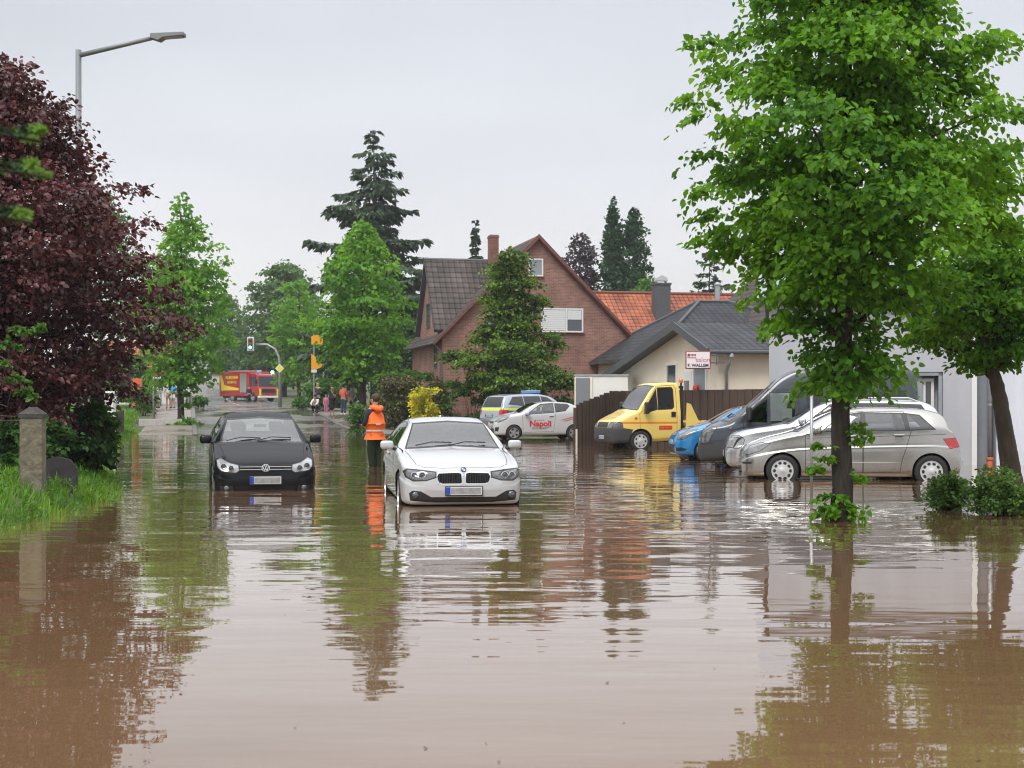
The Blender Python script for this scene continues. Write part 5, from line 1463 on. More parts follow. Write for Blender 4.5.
WGLASS = mat('window pane', (.055, .065, .075), .06, spec=.8)
WGLASSL = mat('light window pane', (.22, .25, .27), .08, spec=.8)
WFRAME = mat('white window frame', (.72, .72, .70), .45)
SHUT = mat('white roller shutter', (.66, .67, .66), .5)
BRICK = brickmat('red brown brick', (.30, .135, .095), (.20, .082, .062), (.27, .22, .19))
BRICKD = brickmat('chimney brick', (.26, .095, .06), (.18, .07, .05), (.17, .14, .12))
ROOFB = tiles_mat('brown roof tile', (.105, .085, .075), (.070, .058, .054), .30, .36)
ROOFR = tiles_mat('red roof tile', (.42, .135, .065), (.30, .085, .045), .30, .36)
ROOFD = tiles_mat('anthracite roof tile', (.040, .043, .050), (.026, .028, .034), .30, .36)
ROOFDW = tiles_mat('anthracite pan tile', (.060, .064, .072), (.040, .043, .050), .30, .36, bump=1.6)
VERGE = mat('red verge tile', (.15, .052, .040), .7, var=.3)
CREAM = mat('cream render', (.78, .70, .56), .9, var=.06, vscale=1.3, bump=.12, bscale=80)
GREYR = mat('white grey render', (.43, .44, .475), .9, var=.10, vscale=1.4, stretch=(1, 1, .3), bump=.12, bscale=90)
GREYD = mat('blue grey render', (.27, .295, .335), .9, var=.10, vscale=2, bump=.1, bscale=90)
WHITER = mat('white render', (.72, .72, .70), .9, var=.05, vscale=1.2)
FASCIA = mat('dark grey fascia', (.075, .08, .088), .6)
ZINC = mat('zinc pipe', (.36, .38, .39), .45, .5, var=.15, vscale=5)
TERRA = mat('terracotta pipe foot', (.42, .105, .045), .7)
GDOOR = mat('grey garage door', (.20, .22, .24), .6)
SLATE = mat('slate cladding', (.075, .078, .085), .7, var=.25, vscale=9)
BLUEROOF = mat('blue grey metal roof', (.27, .30, .345), .5, .2)
FENCEW = mat('brown stained wood', (.058, .036, .026), .85, var=.35, vscale=5, bump=.6, bscale=20, stretch=(1, 1, .12))
CONC = mat('weathered concrete', (.155, .138, .095), .95, var=.5, vscale=7, bump=.9, bscale=24, bdist=.02)
CONCD = mat('dark capstone', (.05, .045, .042), .95, var=.4, vscale=9, bump=.6, bscale=25)
STEEL = mat('galvanised steel', (.34, .35, .36), .45, .6, var=.12, vscale=4)
LAMPG = mat('lamp grey paint', (.20, .21, .215), .5, .3)

def lf(u, v, z=0.): return Vector((u, v, z))      # local: x along RV (right), y along RU (back)
def road_root(name, u_v, z, label, cat): 
    o = empty(name, uv(u_v[0], u_v[1], z), -ROAD, label, cat)   # local x = to the right of the road, y = along it
    o.rotation_euler.z = atan2(RV.y, RV.x)
    return o
def uv_of(px, d):
    p = at(px, d); return p.dot(RU), p.dot(RV)

# ---- brick house
HO = uv_of(442, 70); z0h = .25
house = road_root('brick_house', HO, 0, 'brown brick gable house with dark tiled roof behind the conifer', 'house')
W_, D_, EZ, AZ = 9.7, 9.5, 4.83, 9.75
O_w = uv(HO[0], HO[1])
b = MB()
b.prism([(0, -.3), (W_, -.3), (W_, EZ), (W_ / 2, AZ - .12), (0, EZ)], -D_, 0, frame_matrix((0, 0, 0), (1, 0, 0), (0, 0, 1), (0, -1, 0)))
# the street wing carries its own gable
wy0, wy1, wr = 1.0, 6.6, 3.8
b.prism([(wy0, EZ - .3), (wy1, EZ - .3), (wy1, 5.15), (wr, 8.7), (wy0, 5.15)], -3.2, .02, frame_matrix((0, 0, 0), (0, 1, 0), (0, 0, 1), (-1, 0, 0)))
b.build('wall', BRICK, house)
ov = .25; s_ = (AZ - EZ) / (W_ / 2)
roof_slab('roof', [[(-.45, -ov, EZ - .45 * s_), (-.45, D_ + ov, EZ - .45 * s_), (W_ / 2, D_ + ov, AZ), (W_ / 2, -ov, AZ)], [(W_ + .45, D_ + ov, EZ - .45 * s_), (W_ + .45, -ov, EZ - .45 * s_), (W_ / 2, -ov, AZ), (W_ / 2, D_ + ov, AZ)]], ROOFB, house, .16, VERGE)
b = MB()
for sx, x in ((-1, -.47), (1, W_ + .47)):
    M = frame_matrix((0, -ov - .03, 0), (1, 0, 0), (0, 0, 1), (0, -1, 0))
    b.prism([(x, EZ - .47 * s_ + .03), (W_ / 2, AZ + .05), (W_ / 2, AZ - .18), (x, EZ - .47 * s_ - .14)], 0, .05, M)
b.build('verge_board', VERGE, house)
rw = (8.9 - 5.0) / (wr - wy0 + .35)
roof_slab('wing_roof', [[(-.28, wy0 - .35, 5.0), (3.8, wy0 - .35, 5.0), (3.8, wr, 8.9), (-.28, wr, 8.9)], [(3.8, wy1 + .3, 5.0), (-.28, wy1 + .3, 5.0), (-.28, wr, 8.9), (3.8, wr, 8.9)]], ROOFB, house, .14, FASCIA)
b = MB(); cx, cy = W_ / 2 - 1.55, 3.4
b.box(cx - .22, cx + .22, cy - .35, cy + .35, 7.2, 10.1); b.box(cx - .25, cx + .25, cy - .38, cy + .38, 9.96, 10.03); b.build('chimney', BRICKD, house)
ez = Vector((0, 0, 1))
def gp(px, py): return on_plane(px, py, O_w, RV)
FO, FE, FN = (0, 0, 0), (1, 0, 0), (0, -1, 0)
t0, zt_ = gp(528.5, 258.5); t1, zb_ = gp(543, 276.5)
window_part(house, FO, FE, t0 + .07, t1 - .07, zb_ + .07, zt_ - .07, FN, WGLASSL, WFRAME, sill=VERGE)
t0, zt_ = gp(541, 308); t1, zb_ = gp(583, 332.5); tm, zm = gp(566.5, 319.5)
window_part(house, FO, FE, t0 + .07, t1 - .07, zb_ + .07, zt_ - .07, FN, WGLASS, WFRAME, mull=(tm,), sill=VERGE, shutter=[(t0 + .09, tm - .05, zb_ + .09, zt_ - .09), (tm + .05, t1 - .09, zm, zt_ - .09)])
t0, zt_ = gp(489, 309); t1, zb_ = gp(499, 330)
window_part(house, FO, FE, t0, t1, zb_ + .07, zt_ - .07, FN, WGLASSL, WFRAME)
# dark recess and windows on the street side
b = MB(); b.box(-.012, .3, wy0 + .05, wy0 + .95, EZ - .55, 5.1); b.box(-.03, -.012, wy0 + .02, wy0 + .07, EZ - .6, 5.1); b.build('side_recess', TRIM, house)
for y0, y1, za, zb in ((1.4, 2.1, 3.2, 4.5), (3.4, 4.4, 5.3, 6.5), (2.3, 3.1, 1.1, 2.2), (4.2, 4.9, 1.1, 2.2), (5.8, 6.4, 1.1, 2.2)):
    window_part(house, (0, 0, 0), (0, 1, 0), y0, y1, za, zb, (-1, 0, 0), WGLASS, FASCIA, fr=.05)
b = MB(); b.tube([(-.42, -.2, EZ - .5), (-.42, D_, EZ - .5)], .07, 8); b.tube([(-.42, -.1, EZ - .55), (-.1, -.1, EZ - .9), (-.09, -.1, -.2)], .05, 8); b.build('rain_pipe', FASCIA, house)

# ---- red roofed house behind
RO = uv_of(592, 84)
rh = road_root('red_roof_house', RO, 0, 'house with long orange red tiled roof behind the salon', 'house')
b = MB(); rl = 10.2
b.prism([(0, -.2), (6.5, -.2), (6.5, 5.5), (3.25, 7.95), (0, 5.5)], 0, rl, frame_matrix((0, 0, 0), (0, 1, 0), (0, 0, 1), (1, 0, 0))); b.build('wall', SLATE, rh)
roof_slab('roof', [[(-.2, -.5, 5.25), (rl + .2, -.5, 5.25), (rl + .2, 3.25, 8.12), (-.2, 3.25, 8.12)], [(rl + .2, 7.0, 5.25), (-.2, 7.0, 5.25), (-.2, 3.25, 8.12), (rl + .2, 3.25, 8.12)]], ROOFR, rh, .15, VERGE)
b = MB(); b.tube([(-.25, 3.25, 8.15), (rl + .25, 3.25, 8.15)], .10, 8); b.build('ridge_tiles', VERGE, rh)
b = MB(); b.box(4.25, 5.2, .9, 1.7, 5.6, 8.55); b.box(4.2, 5.25, .85, 1.75, 8.5, 8.62); b.build('chimney', SLATE, rh)
b = MB(); b.prism([(-.36, 0), (.36, 0), (.3, .18), (0, .34), (-.3, .18)], -.3, .3, frame_matrix((4.72, 1.3, 8.75), (1, 0, 0), (0, 0, 1), (0, -1, 0)))
for dx in (-.3, .3): b.box(4.72 + dx - .02, 4.72 + dx + .02, 1.1, 1.5, 8.6, 8.78)
b.build('chimney_hood', ALLOY, rh)
b = MB(); b.tube([(8.55, 1.8, 6.6), (8.55, 1.8, 8.55)], .17, 12); b.lathe([(.2, 0), (.2, .1), (.05, .22), (0, .23)], 12, Matrix.Translation((8.55, 1.8, 8.58))); b.build('flue_pipe', ZINC, rh, smooth=False)
b = MB(); sl = (8.12 - 5.25) / 3.75
M = frame_matrix((.55, -.5 + 2.2, 5.25 + 2.2 * sl), (1, 0, 0), Vector((0, 1, sl)).normalized(), Vector((0, -sl, 1)).normalized())
b.box(0, .6, 0, .8, .0, .07, M=M); o = b.build('roof_window', WFRAME, rh)
b = MB(); b.box(.06, .54, .06, .74, .07, .08, M=M); b.build('pane', WGLASSL, o)

# ---- salon
SO = uv_of(718, 50)
sal = road_root('salon_house', SO, 0, 'cream single storey salon with anthracite low gable roof', 'shop')
gy, gz_l, gz_a, gz_r = 12.0, 2.55, 4.25, 3.30
ry_ = 3.0
b = MB(); b.prism([(0, -.3), (gy, -.3), (gy, gz_l), (ry_, gz_a), (0, gz_r)], 0, 9.0, frame_matrix((0, 0, 0), (0, 1, 0), (0, 0, 1), (1, 0, 0))); b.build('wall', CREAM, sal)
o1 = .55
def rz_(y): return gz_a + .16 - (gz_a - gz_r) / ry_ * (ry_ - y) if y < ry_ else gz_a + .16 - (gz_a - gz_l) / (gy - ry_) * (y - ry_)
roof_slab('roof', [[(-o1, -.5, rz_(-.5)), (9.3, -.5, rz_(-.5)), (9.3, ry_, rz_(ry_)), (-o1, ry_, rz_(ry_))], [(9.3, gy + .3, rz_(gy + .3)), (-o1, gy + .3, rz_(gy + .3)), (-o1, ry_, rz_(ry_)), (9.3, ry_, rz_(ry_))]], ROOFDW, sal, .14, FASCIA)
b = MB(); M = frame_matrix((-o1 - .02, 0, 0), (0, 1, 0), (0, 0, 1), (1, 0, 0))
b.prism([(-.55, rz_(-.5) + .03), (ry_, rz_(ry_) + .03), (ry_, rz_(ry_) - .28), (-.55, rz_(-.5) - .26)], -.05, 0, M)
b.prism([(ry_, rz_(ry_) + .03), (gy + .32, rz_(gy + .3) + .03), (gy + .32, rz_(gy + .3) - .26), (ry_, rz_(ry_) - .28)], -.05, 0, M)
b.build('barge_board', FASCIA, sal)
b = MB(); b.tube([(-o1, -.58, rz_(-.5) - .10), (9.3, -.58, rz_(-.5) - .10)], .085, 10); b.build('gutter', FASCIA, sal)
b = MB(); b.tube([(.28, -.56, rz_(-.5) - .15), (.28, -.30, rz_(-.5) - .55), (.28, -.09, rz_(-.5) - .75), (.28, -.09, -.2)], .06, 10); b.lathe([(.09, 0), (.09, .14), (.06, .2)], 10, Matrix.Translation((.28, -.56, rz_(-.5) - .28))); b.build('rain_pipe', ZINC, sal, smooth=True)
# hipped main block behind
hx0, hx1, hy0, hy1 = 1.5, 14.5, gy + .2, gy + 13.0; he, hp = 3.42, 6.35
b = MB(); b.box(hx0 + .5, hx1 - .5, hy0 + .5, hy1 - .5, -.3, he); b.build('rear_wall', CREAM, sal)
ra, rb_ = (6.2, (hy0 + hy1) / 2, hp), (7.6, (hy0 + hy1) / 2, hp)
roof_slab('hip_roof', [[(hx0, hy0, he), (hx1, hy0, he), rb_, ra], [(hx0, hy1, he), (hx0, hy0, he), ra], [(hx1, hy1, he), (hx0, hy1, he), ra, rb_], [(hx1, hy0, he), (hx1, hy1, he), rb_]], ROOFD, sal, .14, ZINC)
b = MB()
for c in ((hx0, hy0, he), (hx1, hy0, he), (hx0, hy1, he)): 
    e_ = ra if c[0] == hx0 else rb_; b.tube([(c[0], c[1], c[2] + .03), (e_[0], e_[1], e_[2] + .03)], .09, 6)
b.tube([ra, rb_], .09, 6); b.build('ridge_tiles', ROOFB if False else FASCIA, sal)
# windows and door of the gable wall (plane x = 0 facing the road)
SOw = uv(*SO)
def sp_(px, py): return on_plane(px, py, SOw, RU)
def salwin(x0, x1, y0, y1, **k):
    a, zt = sp_(x1, y0); c, zb = sp_(x0, y1); return window_part(sal, (0, 0, 0), (0, 1, 0), a, c, .45 if y1 > 398 else zb, zt, (-1, 0, 0), k.pop('glass', WGLASS), WFRAME, **k)
salwin(694.5, 706.5, 367, 400, fr=.09, glass=WGLASSL)
b_ = salwin(668, 677, 365, 400, fr=.09, glass=WGLASS)
# door with a pane and a shop display
a, zt = sp_(692, 371); c, zb = sp_(684, 400)
b = MB(); b.box(-.05, .02, a, c, -.1, zt); d_ = b.build('door', WFRAME, sal)
b = MB(); b.box(-.065, -.052, a + .18, c - .18, .9, zt - .35); b.build('pane', WGLASS, d_)
a, zt = sp_(705, 377); c, zb = sp_(697, 385)
b = MB(); b.ball((-.12, (a + c) / 2 + .25, 1.95), .1, .18, .16, 8, 6, 0); b.ball((-.12, (a + c) / 2 + .3, 1.4), .1, .2, .35, 8, 6, 1); b.build('window_display', [mat('red flowers', (.5, .04, .02), .7), MIDG], sal)
# projecting sign
SGN = mat('sign face', (.74, .68, .70), .4); MAROON = mat('maroon letters', (.24, .03, .05), .5); INK = mat('black letters', (.03, .02, .03), .5); ROSE = mat('rose letters', (.42, .13, .20), .5)
pc = at(698, 48.6, zat(360, 48.6)); wS, hS = 27.0 / F * 48.6 * .87, 19 / F * 48.6 * .86
sg = empty('shop_sign', pc, R(-4), 'white salon sign board with maroon frame on the gable wall', 'sign')
b = MB(); b.box(-wS / 2 - .025, wS / 2 + .025, -.06, .06, -hS / 2 - .025, hS / 2 + .025, bev=.02); b.build('frame', MAROON, sg)
b = MB(); b.box(-wS / 2 + .01, wS / 2 - .01, -.068, .0, -hS / 2 + .01, hS / 2 - .01); b.build('panel', SGN, sg)
MT = frame_matrix((0, -.071, 0), (1, 0, 0), (0, 0, 1), (0, -1, 0))
text_obj('lettering', 'salon', .24, ROSE, sg, Matrix.Translation((.16, 0, .0)) @ MT)
text_obj('lettering', 'F. WALLEM', .145, INK, sg, Matrix.Translation((0, 0, -.19)) @ MT, bold=.005)
b = MB()
b.box(-.36, -.28, -.075, -.069, .12, .21); 
for i in range(4): b.box(-.26 + i * .05, -.225 + i * .05, -.075, -.069, .14, .20)
for i in range(6): b.box(-.36 + i * .052, -.325 + i * .052, -.075, -.069, .06, .095)
b.build('small_print', MAROON, sg)
b = MB(); 
for z in (-.1, .15): b.box(wS / 2, wS / 2 + .5, -.02, .02, z - .02, z + .02)
b.box(wS / 2 + .22, wS / 2 + .25, -.02, .02, -.18, .22); b.build('bracket', FASCIA, sg)

# ---- white garage box left of it
gp0 = uv_of(575, 58)
gar = road_root('garage', gp0, 0, 'small white flat garage with grey side door between conifer and fence', 'garage')
gar.rotation_euler.z = -math.atan(.07); b = MB(); x1_ = 2.15
b.box(.0, x1_, 0, 1.6, -.2, zat(376, 58)); b.build('wall', WHITER, gar)
b = MB(); b.box(-.04, x1_ + .04, -.04, 1.64, zat(376, 58), zat(376, 58) + .07); b.build('roof_edge', ZINC, gar)
b = MB(); b.box(.03, .62, -.05, .02, -.1, zat(378, 58))
for i in range(7): b.box(.06 + i * .08, .10 + i * .08, -.062, -.05, -.05, zat(378, 58) - .05)
b.build('door', GDOOR, gar)
b = MB(); b.box(.62, .70, -.06, .02, -.1, zat(377, 58)); b.box(-.02, .03, -.06, .02, -.1, zat(377, 58)); b.build('door_frame', CREAM, gar)

# ---- grey building on the right
GOd = 33.6
GE = Vector((.98, -.20, 0)).normalized(); GN = Vector((.20, .98, 0)).normalized()
GOw = at(976, GOd)
def wall_root(name, P, label, cat):
    o = empty(name, P, 0, label, cat); o.rotation_euler.z = atan2(GE.y, GE.x); return o
gb = wall_root('rendered_building', GOw, 'pale grey rendered building with recessed window behind the parked cars', 'building')
def bp_(px, py): return on_plane(px, py, GOw, GE)
tl, _ = bp_(769, 400)
EV = 4.1
b = MB()
w0, zt = bp_(891, 372); w1, _ = bp_(943, 372)
# front wall with an opening left for the recessed window bay
b.box(tl, w0, 0, .35, -.3, EV); b.box(w1, 0, 0, .35, -.3, EV); b.box(w0, w1, 0, .35, zt, EV)
b.box(w0 - .001, w1 + .001, .352, .45, -.3, zt + .1)
b.box(tl, -.002, .46, 9, -.3, EV)
b.build('wall', GREYR, gb)
b = MB(); 
for x in (w0 + .01, w1 - .10): b.box(x, x + .09, .02, .34, -.2, zt)
b.box(w0 + .01, w1 - .01, .02, .34, zt - .09, zt - .002); b.box((w0 + w1) / 2 - .11, (w0 + w1) / 2 + .13, .1, .34, -.2, zt - .09); b.build('window_bay', GREYD, gb)
for a, c in ((903, 912), (924.5, 933)):
    p0, z1_ = bp_(a, 378); p1, _ = bp_(c, 378)
    window_part(gb, (0, .30, 0), (1, 0, 0), p0 + .04, p1 - .03, .5, z1_ - .08, (0, -1, 0), WGLASS, WFRAME, fr=.07, depth=.10)
roof_slab('roof', [[(tl - .3, -.35, EV - .12), (.25, -.35, EV - .12), (.25, 4.6, EV + 1.9), (tl - .3, 4.6, EV + 1.9)], [(.25, 9.3, EV - .12), (tl - .3, 9.3, EV - .12), (tl - .3, 4.6, EV + 1.9), (.25, 4.6, EV + 1.9)]], BLUEROOF, gb, .12, FASCIA)
b = MB(); b.prism([(.0, EV), (9, EV), (4.5, EV + 1.75)], tl, 0, frame_matrix((0, 0, 0), (0, 1, 0), (0, 0, 1), (1, 0, 0))); b.build('gable', GREYR, gb)
b = MB(); b.box(-.10, .02, -.03, -.002, -.3, EV - .05); b.build('corner_trim', WFRAME, gb)
# annex to the right: a recessed blue grey joint and the pale wall beyond
b = MB(); b.box(.021, .36, .25, 8, -.3, 5.4); b.build('recessed_wall', GREYD, gb)
an = wall_root('white_annex', GOw + GE * .38, 'white blue rendered annex wall behind the leaning tree', 'building')
b = MB(); b.box(.05, 6, -.25, 8, -.3, 4.6); b.prism([(-.25, 4.6), (8, 4.6), (3.9, 6.2)], .05, 6, frame_matrix((0, 0, 0), (0, 1, 0), (0, 0, 1), (1, 0, 0))); b.build('wall', mat('white blue render', (.58, .61, .68), .9, var=.13, vscale=1.6, stretch=(1, 1, .25), bump=.12, bscale=90), an)
roof_slab('roof', [[(-.15, -.6, 4.5), (6.3, -.6, 4.5), (6.3, 3.9, 6.35), (-.15, 3.9, 6.35)], [(6.3, 8.4, 4.5), (-.15, 8.4, 4.5), (-.15, 3.9, 6.35), (6.3, 3.9, 6.35)]], BLUEROOF, an, .12, FASCIA)
dp = empty('rain_pipe', GOw + GE * .30 - GN * .12, 0, 'zinc downpipe with terracotta foot at the corner of the grey building', 'downpipe')
b = MB(); b.tube([(0, 0, .15), (0, 0, 4.6)], .055, 12)
for z in (1.4, 3.0): b.lathe([(.065, 0), (.065, .05)], 12, Matrix.Translation((0, 0, z)))
b.build('pipe', ZINC, dp, smooth=True)
b = MB(); b.tube([(0, 0, -.3), (0, 0, .17)], .075, 12); b.lathe([(.09, 0), (.09, .06), (.075, .07)], 12, Matrix.Translation((0, 0, .12))); b.build('pipe_foot', TERRA, dp, smooth=True)

# ---- beige gable peeping out behind the linden
bh = road_root('beige_house', uv_of(757, 66), 0, 'beige gable house half hidden behind the big linden', 'house')
b = MB(); b.prism([(0, -.2), (8, -.2), (8, 5.0), (4, 8.6), (0, 5.0)], -8, 0, frame_matrix((0, 0, 0), (1, 0, 0), (0, 0, 1), (0, -1, 0))); b.build('wall', CREAM, bh)
roof_slab('roof', [[(-.4, -.3, 4.72), (-.4, 8.3, 4.72), (4, 8.3, 8.75), (4, -.3, 8.75)], [(8.4, 8.3, 4.72), (8.4, -.3, 4.72), (4, -.3, 8.75), (4, 8.3, 8.75)]], ROOFB, bh, .2, FASCIA)
window_part(bh, (0, 0, 0), (1, 0, 0), 1.2, 2.2, 4.6, 5.6, (0, -1, 0), WGLASS, FASCIA)

# ---- brown board fence
def fence(name, label, pts, hs, m, bw=.14, gap=.02):
    root = empty(name, pts[0], 0, label, 'fence'); P0 = Vector(pts[0])
    for (a, c), (ha, hc) in zip(zip(pts, pts[1:]), zip(hs, hs[1:])):
        a = Vector(a) - P0; c = Vector(c) - P0; d = c - a; L = Vector((d.x, d.y, 0)).length; e = Vector((d.x, d.y, 0)) / L; n_ = Vector((e.y, -e.x, 0))
        k = int(L / (bw + gap)); b = MB(); rr = random.Random(int(L * 100))
        for i in range(k):
            t = (i + .5) / k; q = a + d * t; h = ha + (hc - ha) * t + rr.uniform(-.008, .008)
            if ha != hc: h = ha + (hc - ha) * round(t * 7) / 7
            M = frame_matrix(q + n_ * (.0125 * (1 if i % 2 else -1)), e, n_, (0, 0, 1))
            w = L / k * .53
            w = L / k * .57; b.prism([(-w, -.011), (w, -.011), (w, .011), (-w, .011)], -.5, h - .03, M)
            b.prism([(-w, -.011), (w, -.011), (w * .7, .011), (-w * .7, .011)], h - .03, h, M)
        b.build('board_panel', m, root)
        b = MB()
        for i in range(int(L / 1.9) + 1):
            q = a + d * min(1, i * 1.9 / L); M = frame_matrix(q - n_ * .07, e, n_, (0, 0, 1)); b.box(-.05, .05, -.045, .045, -.5, min(ha, hc) - .1, M=M)
        b.build('fence_post', m, root)
        b = MB()
        for f in (.25, .75):
            M = frame_matrix(a - n_ * .05, d.normalized(), n_, (0, 0, 1)); b.box(0, d.length, -.02, .02, min(ha, hc) * f - .05, min(ha, hc) * f + .05, M=M)
        b.build('fence_rail', m, root)
    return root
f0 = at(577, 48.5, -.05); f1 = at(611, 51.5, 0.0); f2 = at(624, 52.0, 0); f3 = at(780, 47.0, 0)
fence('board_fence', 'dark brown board fence with stepped end behind the yellow truck', [f0, f1, f2, f3], [1.42, 1.86, 1.86, 1.90], FENCEW)
b = MB(); b.box(-.03, .03, -.03, .03, -.4, .55)
po = b.build('low_post', mat('pale post', (.55, .53, .48), .7)); po.location = at(576.5, 47.9, 0); tag(po, 'short pale post at the low end of the brown fence', 'post')

# ---- gate post, wall stub, lamp, poles, signs
gpz = .22; gpo = empty('gate_post', at(33, 20.2, gpz), R(8), 'weathered lichen grown concrete gate post with dark cap on the grassy bank', 'gate post')
b = MB(); b.box(-.155, .155, -.155, .155, -.5, 1.06, bev=.012); b.build('shaft', CONC, gpo)
b = MB(); b.prism([(-.17, -.17), (.17, -.17), (.17, .17), (-.17, .17)], 1.06, 1.11); b.add([(-.17, -.17, 1.112), (.17, -.17, 1.112), (.17, .17, 1.112), (-.17, .17, 1.112), (-.05, -.05, 1.21), (.05, -.05, 1.21), (.05, .05, 1.21), (-.05, .05, 1.21)], [(0, 1, 5, 4), (1, 2, 6, 5), (2, 3, 7, 6), (3, 0, 4, 7), (4, 5, 6, 7), (3, 2, 1, 0)]); b.build('capstone', CONCD, gpo)
b = MB(); b.prism([(-.3, -.4), (.3, -.4), (.3, .38), (.2, .52), (0, .57), (-.2, .52), (-.3, .38)], -.05, .05, Matrix.Rotation(pi / 2, 4, 'X'))
ws = b.build('dark_slab', mat('dark mottled slab', (.035, .030, .033), .95, var=.4, vscale=4, bump=.6, bscale=15)); ws.location = at(57, 21.6, .1); ws.rotation_euler.z = R(10); tag(ws, 'dark rounded slab leaning behind the concrete gate post', 'rounded slab')  # dark upright shape with a rounded top, mottled at random

lp = empty('street_lamp', at(78.5, 31, 0), R(-3), 'tall grey street lamp with long slanted arm above the copper beech', 'street lamp')
zt = zat(50, 31)
b = MB(); b.tube([(0, 0, -.5), (0, 0, 2.5), (0, 0, zt)], [.085, .075, .062], 14); b.build('pole', LAMPG, lp, smooth=True)
ax_ = (160 - 78) / F * 31; zb = zat(37.5, 31)
b = MB(); b.tube([(0, 0, zt - .12), (ax_, 0, zb)], [.055, .045], 12); b.build('arm', LAMPG, lp, smooth=True)
b = MB(); M = frame_matrix((ax_ - .12, 0, zb), Vector((1, 0, .06)).normalized(), (0, 1, 0), Vector((-.06, 0, 1)).normalized())
b.prism([(-.05, -.05), (.12, -.12), (.22, -.06), (.68, -.045), (.68, .03), (.2, .045), (-.05, .05)], -.13, .13, M @ Matrix.Rotation(pi / 2, 4, 'X')); b.build('lamp_head', LAMPG, lp, bevel=.01)
b = MB(); b.box(.26, .64, -.10, .10, -.062, -.05, M=M); b.build('lens', WGLASSL, lp)

b = MB(); b.tube([(0, 0, -.4), (0, 0, zat(395, 25.5))], .030, 10); b.lathe([(.032, 0), (.0, .015)], 10, Matrix.Translation((0, 0, zat(395, 25.5))))
pp = b.build('thin_post', STEEL, smooth=True); pp.location = at(811.5, 25.5); tag(pp, 'thin galvanised post standing in water left of the linden trunk', 'post')

tl_ = empty('traffic_light', at(280, 106, .85), 0, 'traffic light on a curved mast arm right of the fire engine', 'traffic light')
dz = lambda py: zat(py, 106) - .85
k_ = 106 / F
b = MB(); pts = [(0, 0, -.3), (0, 0, dz(366)), (-1.0 * k_, 0, dz(357)), (-5 * k_, 0, dz(349)), (-13 * k_, 0, dz(344.5)), (-24 * k_, 0, dz(344.5))]
b.tube(pts, [.14, .11, .10, .09, .08, .07], 10); b.build('mast', STEEL, tl_, smooth=True)
b = MB(); b.box(-32.2 * k_, -25.8 * k_, -.2, .0, dz(351), dz(337)); b.build('backing_board', WFRAME, tl_)
b = MB(); b.box(-31 * k_, -27 * k_, -.34, -.2, dz(349.5), dz(338.5)); sgl = b.build('signal_housing', TRIM, tl_)
for i, (py, m_) in enumerate(((340.5, mat('unlit red lens', (.12, .01, .01), .3)), (344, mat('unlit amber lens', (.14, .07, .01), .3)), (347.6, mat('lit green lens', (.1, .6, .4), .3, emit=(.35, 1., .75), es=1.6)))):
    b = MB(); b.lathe([(.13, 0), (.0, .03)], 14, frame_matrix((-29 * k_, -.345, dz(py)), (1, 0, 0), (0, 0, 1), (0, -1, 0))); b.build('signal_lens', m_, sgl)
b = MB(); b.prism([(0, -.33), (.33, 0), (0, .33), (-.33, 0)], -.03, .03, frame_matrix((0, -.18, dz(368.5)), (1, 0, 0), (0, 0, 1), (0, -1, 0))); o = b.build('priority_sign', WFRAME, tl_)
b = MB(); b.prism([(0, -.24), (.24, 0), (0, .24), (-.24, 0)], .031, .04, frame_matrix((0, -.18, dz(368.5)), (1, 0, 0), (0, 0, 1), (0, -1, 0))); b.build('yellow_field', FYEL, o)

SIGO = mat('orange sign', (.85, .36, .015), .45)
gs = empty('direction_sign', at(314, 86, .45), 0, 'post with two orange pointed direction boards and small white plate', 'sign')
k_ = 86 / F; dz = lambda py: zat(py, 86) - .45
b = MB(); b.tube([(0, 0, -.4), (0, 0, dz(333))], .05, 8); b.build('post', STEEL, gs)
for (y0, y1, x0, x1) in ((335, 344.5, -2.5, 9.5), (354, 369, -2.5, 9)):
    b = MB(); xm = x1 - 3; 
    if y0 < 340: P_ = [(x0, y1), (x0, y0 + 1.5), (x0 + 3, y0), (x0 + 7, y0), (x1, y0 + 5), (x1 - 1, y1)]
    else: P_ = [(x0, y1), (x0, y0), (x0 + 4.5, y0 + 3), (x0 + 5, y0 + 9), (x1, y0 + 10), (x1 - 2, y0 + 13.5), (x0 + 6, y1)]
    b.prism([(x * k_, dz(y)) for x, y in P_], .06, .10, frame_matrix((0, 0, 0), (1, 0, 0), (0, 0, 1), (0, -1, 0))); b.build('arrow_board', SIGO, gs)
b = MB(); b.box(-2.5 * k_, 3 * k_, -.1, -.06, dz(372.5), dz(369.5)); b.build('white_plate', WFRAME, gs)

# left pavement: barrier fence, poles, small signs
REDO = mat('orange red board', (.72, .10, .03), .6)
ob = empty('orange_banner', at(137, 88, .8), 0, 'tall orange red banner stand left of the waiting people', 'banner')
b = MB(); b.box(-.28, .28, -.03, .03, .35, 2.05, bev=.02); b.build('banner', REDO, ob)
b = MB(); b.tube([(-.31, 0, -.3), (-.31, 0, 2.15)], .03, 6); b.tube([(.31, 0, -.3), (.31, 0, 2.15)], .03, 6); b.build('pole', STEEL, ob)
rs = empty('shop_banner', at(158, 97, 1.0), 0, 'white board with red band on a pole behind the waiting people', 'sign')
b = MB(); b.box(-.3, .3, -.03, .03, 2.0, 3.0); b.build('board', WFRAME, rs); b = MB(); b.box(-.3, .3, -.045, -.031, 2.15, 2.5); b.build('red_band', REDT, rs); b = MB(); b.tube([(0, .05, -.3), (0, .05, 2.9)], .04, 6); b.build('pole', STEEL, rs)
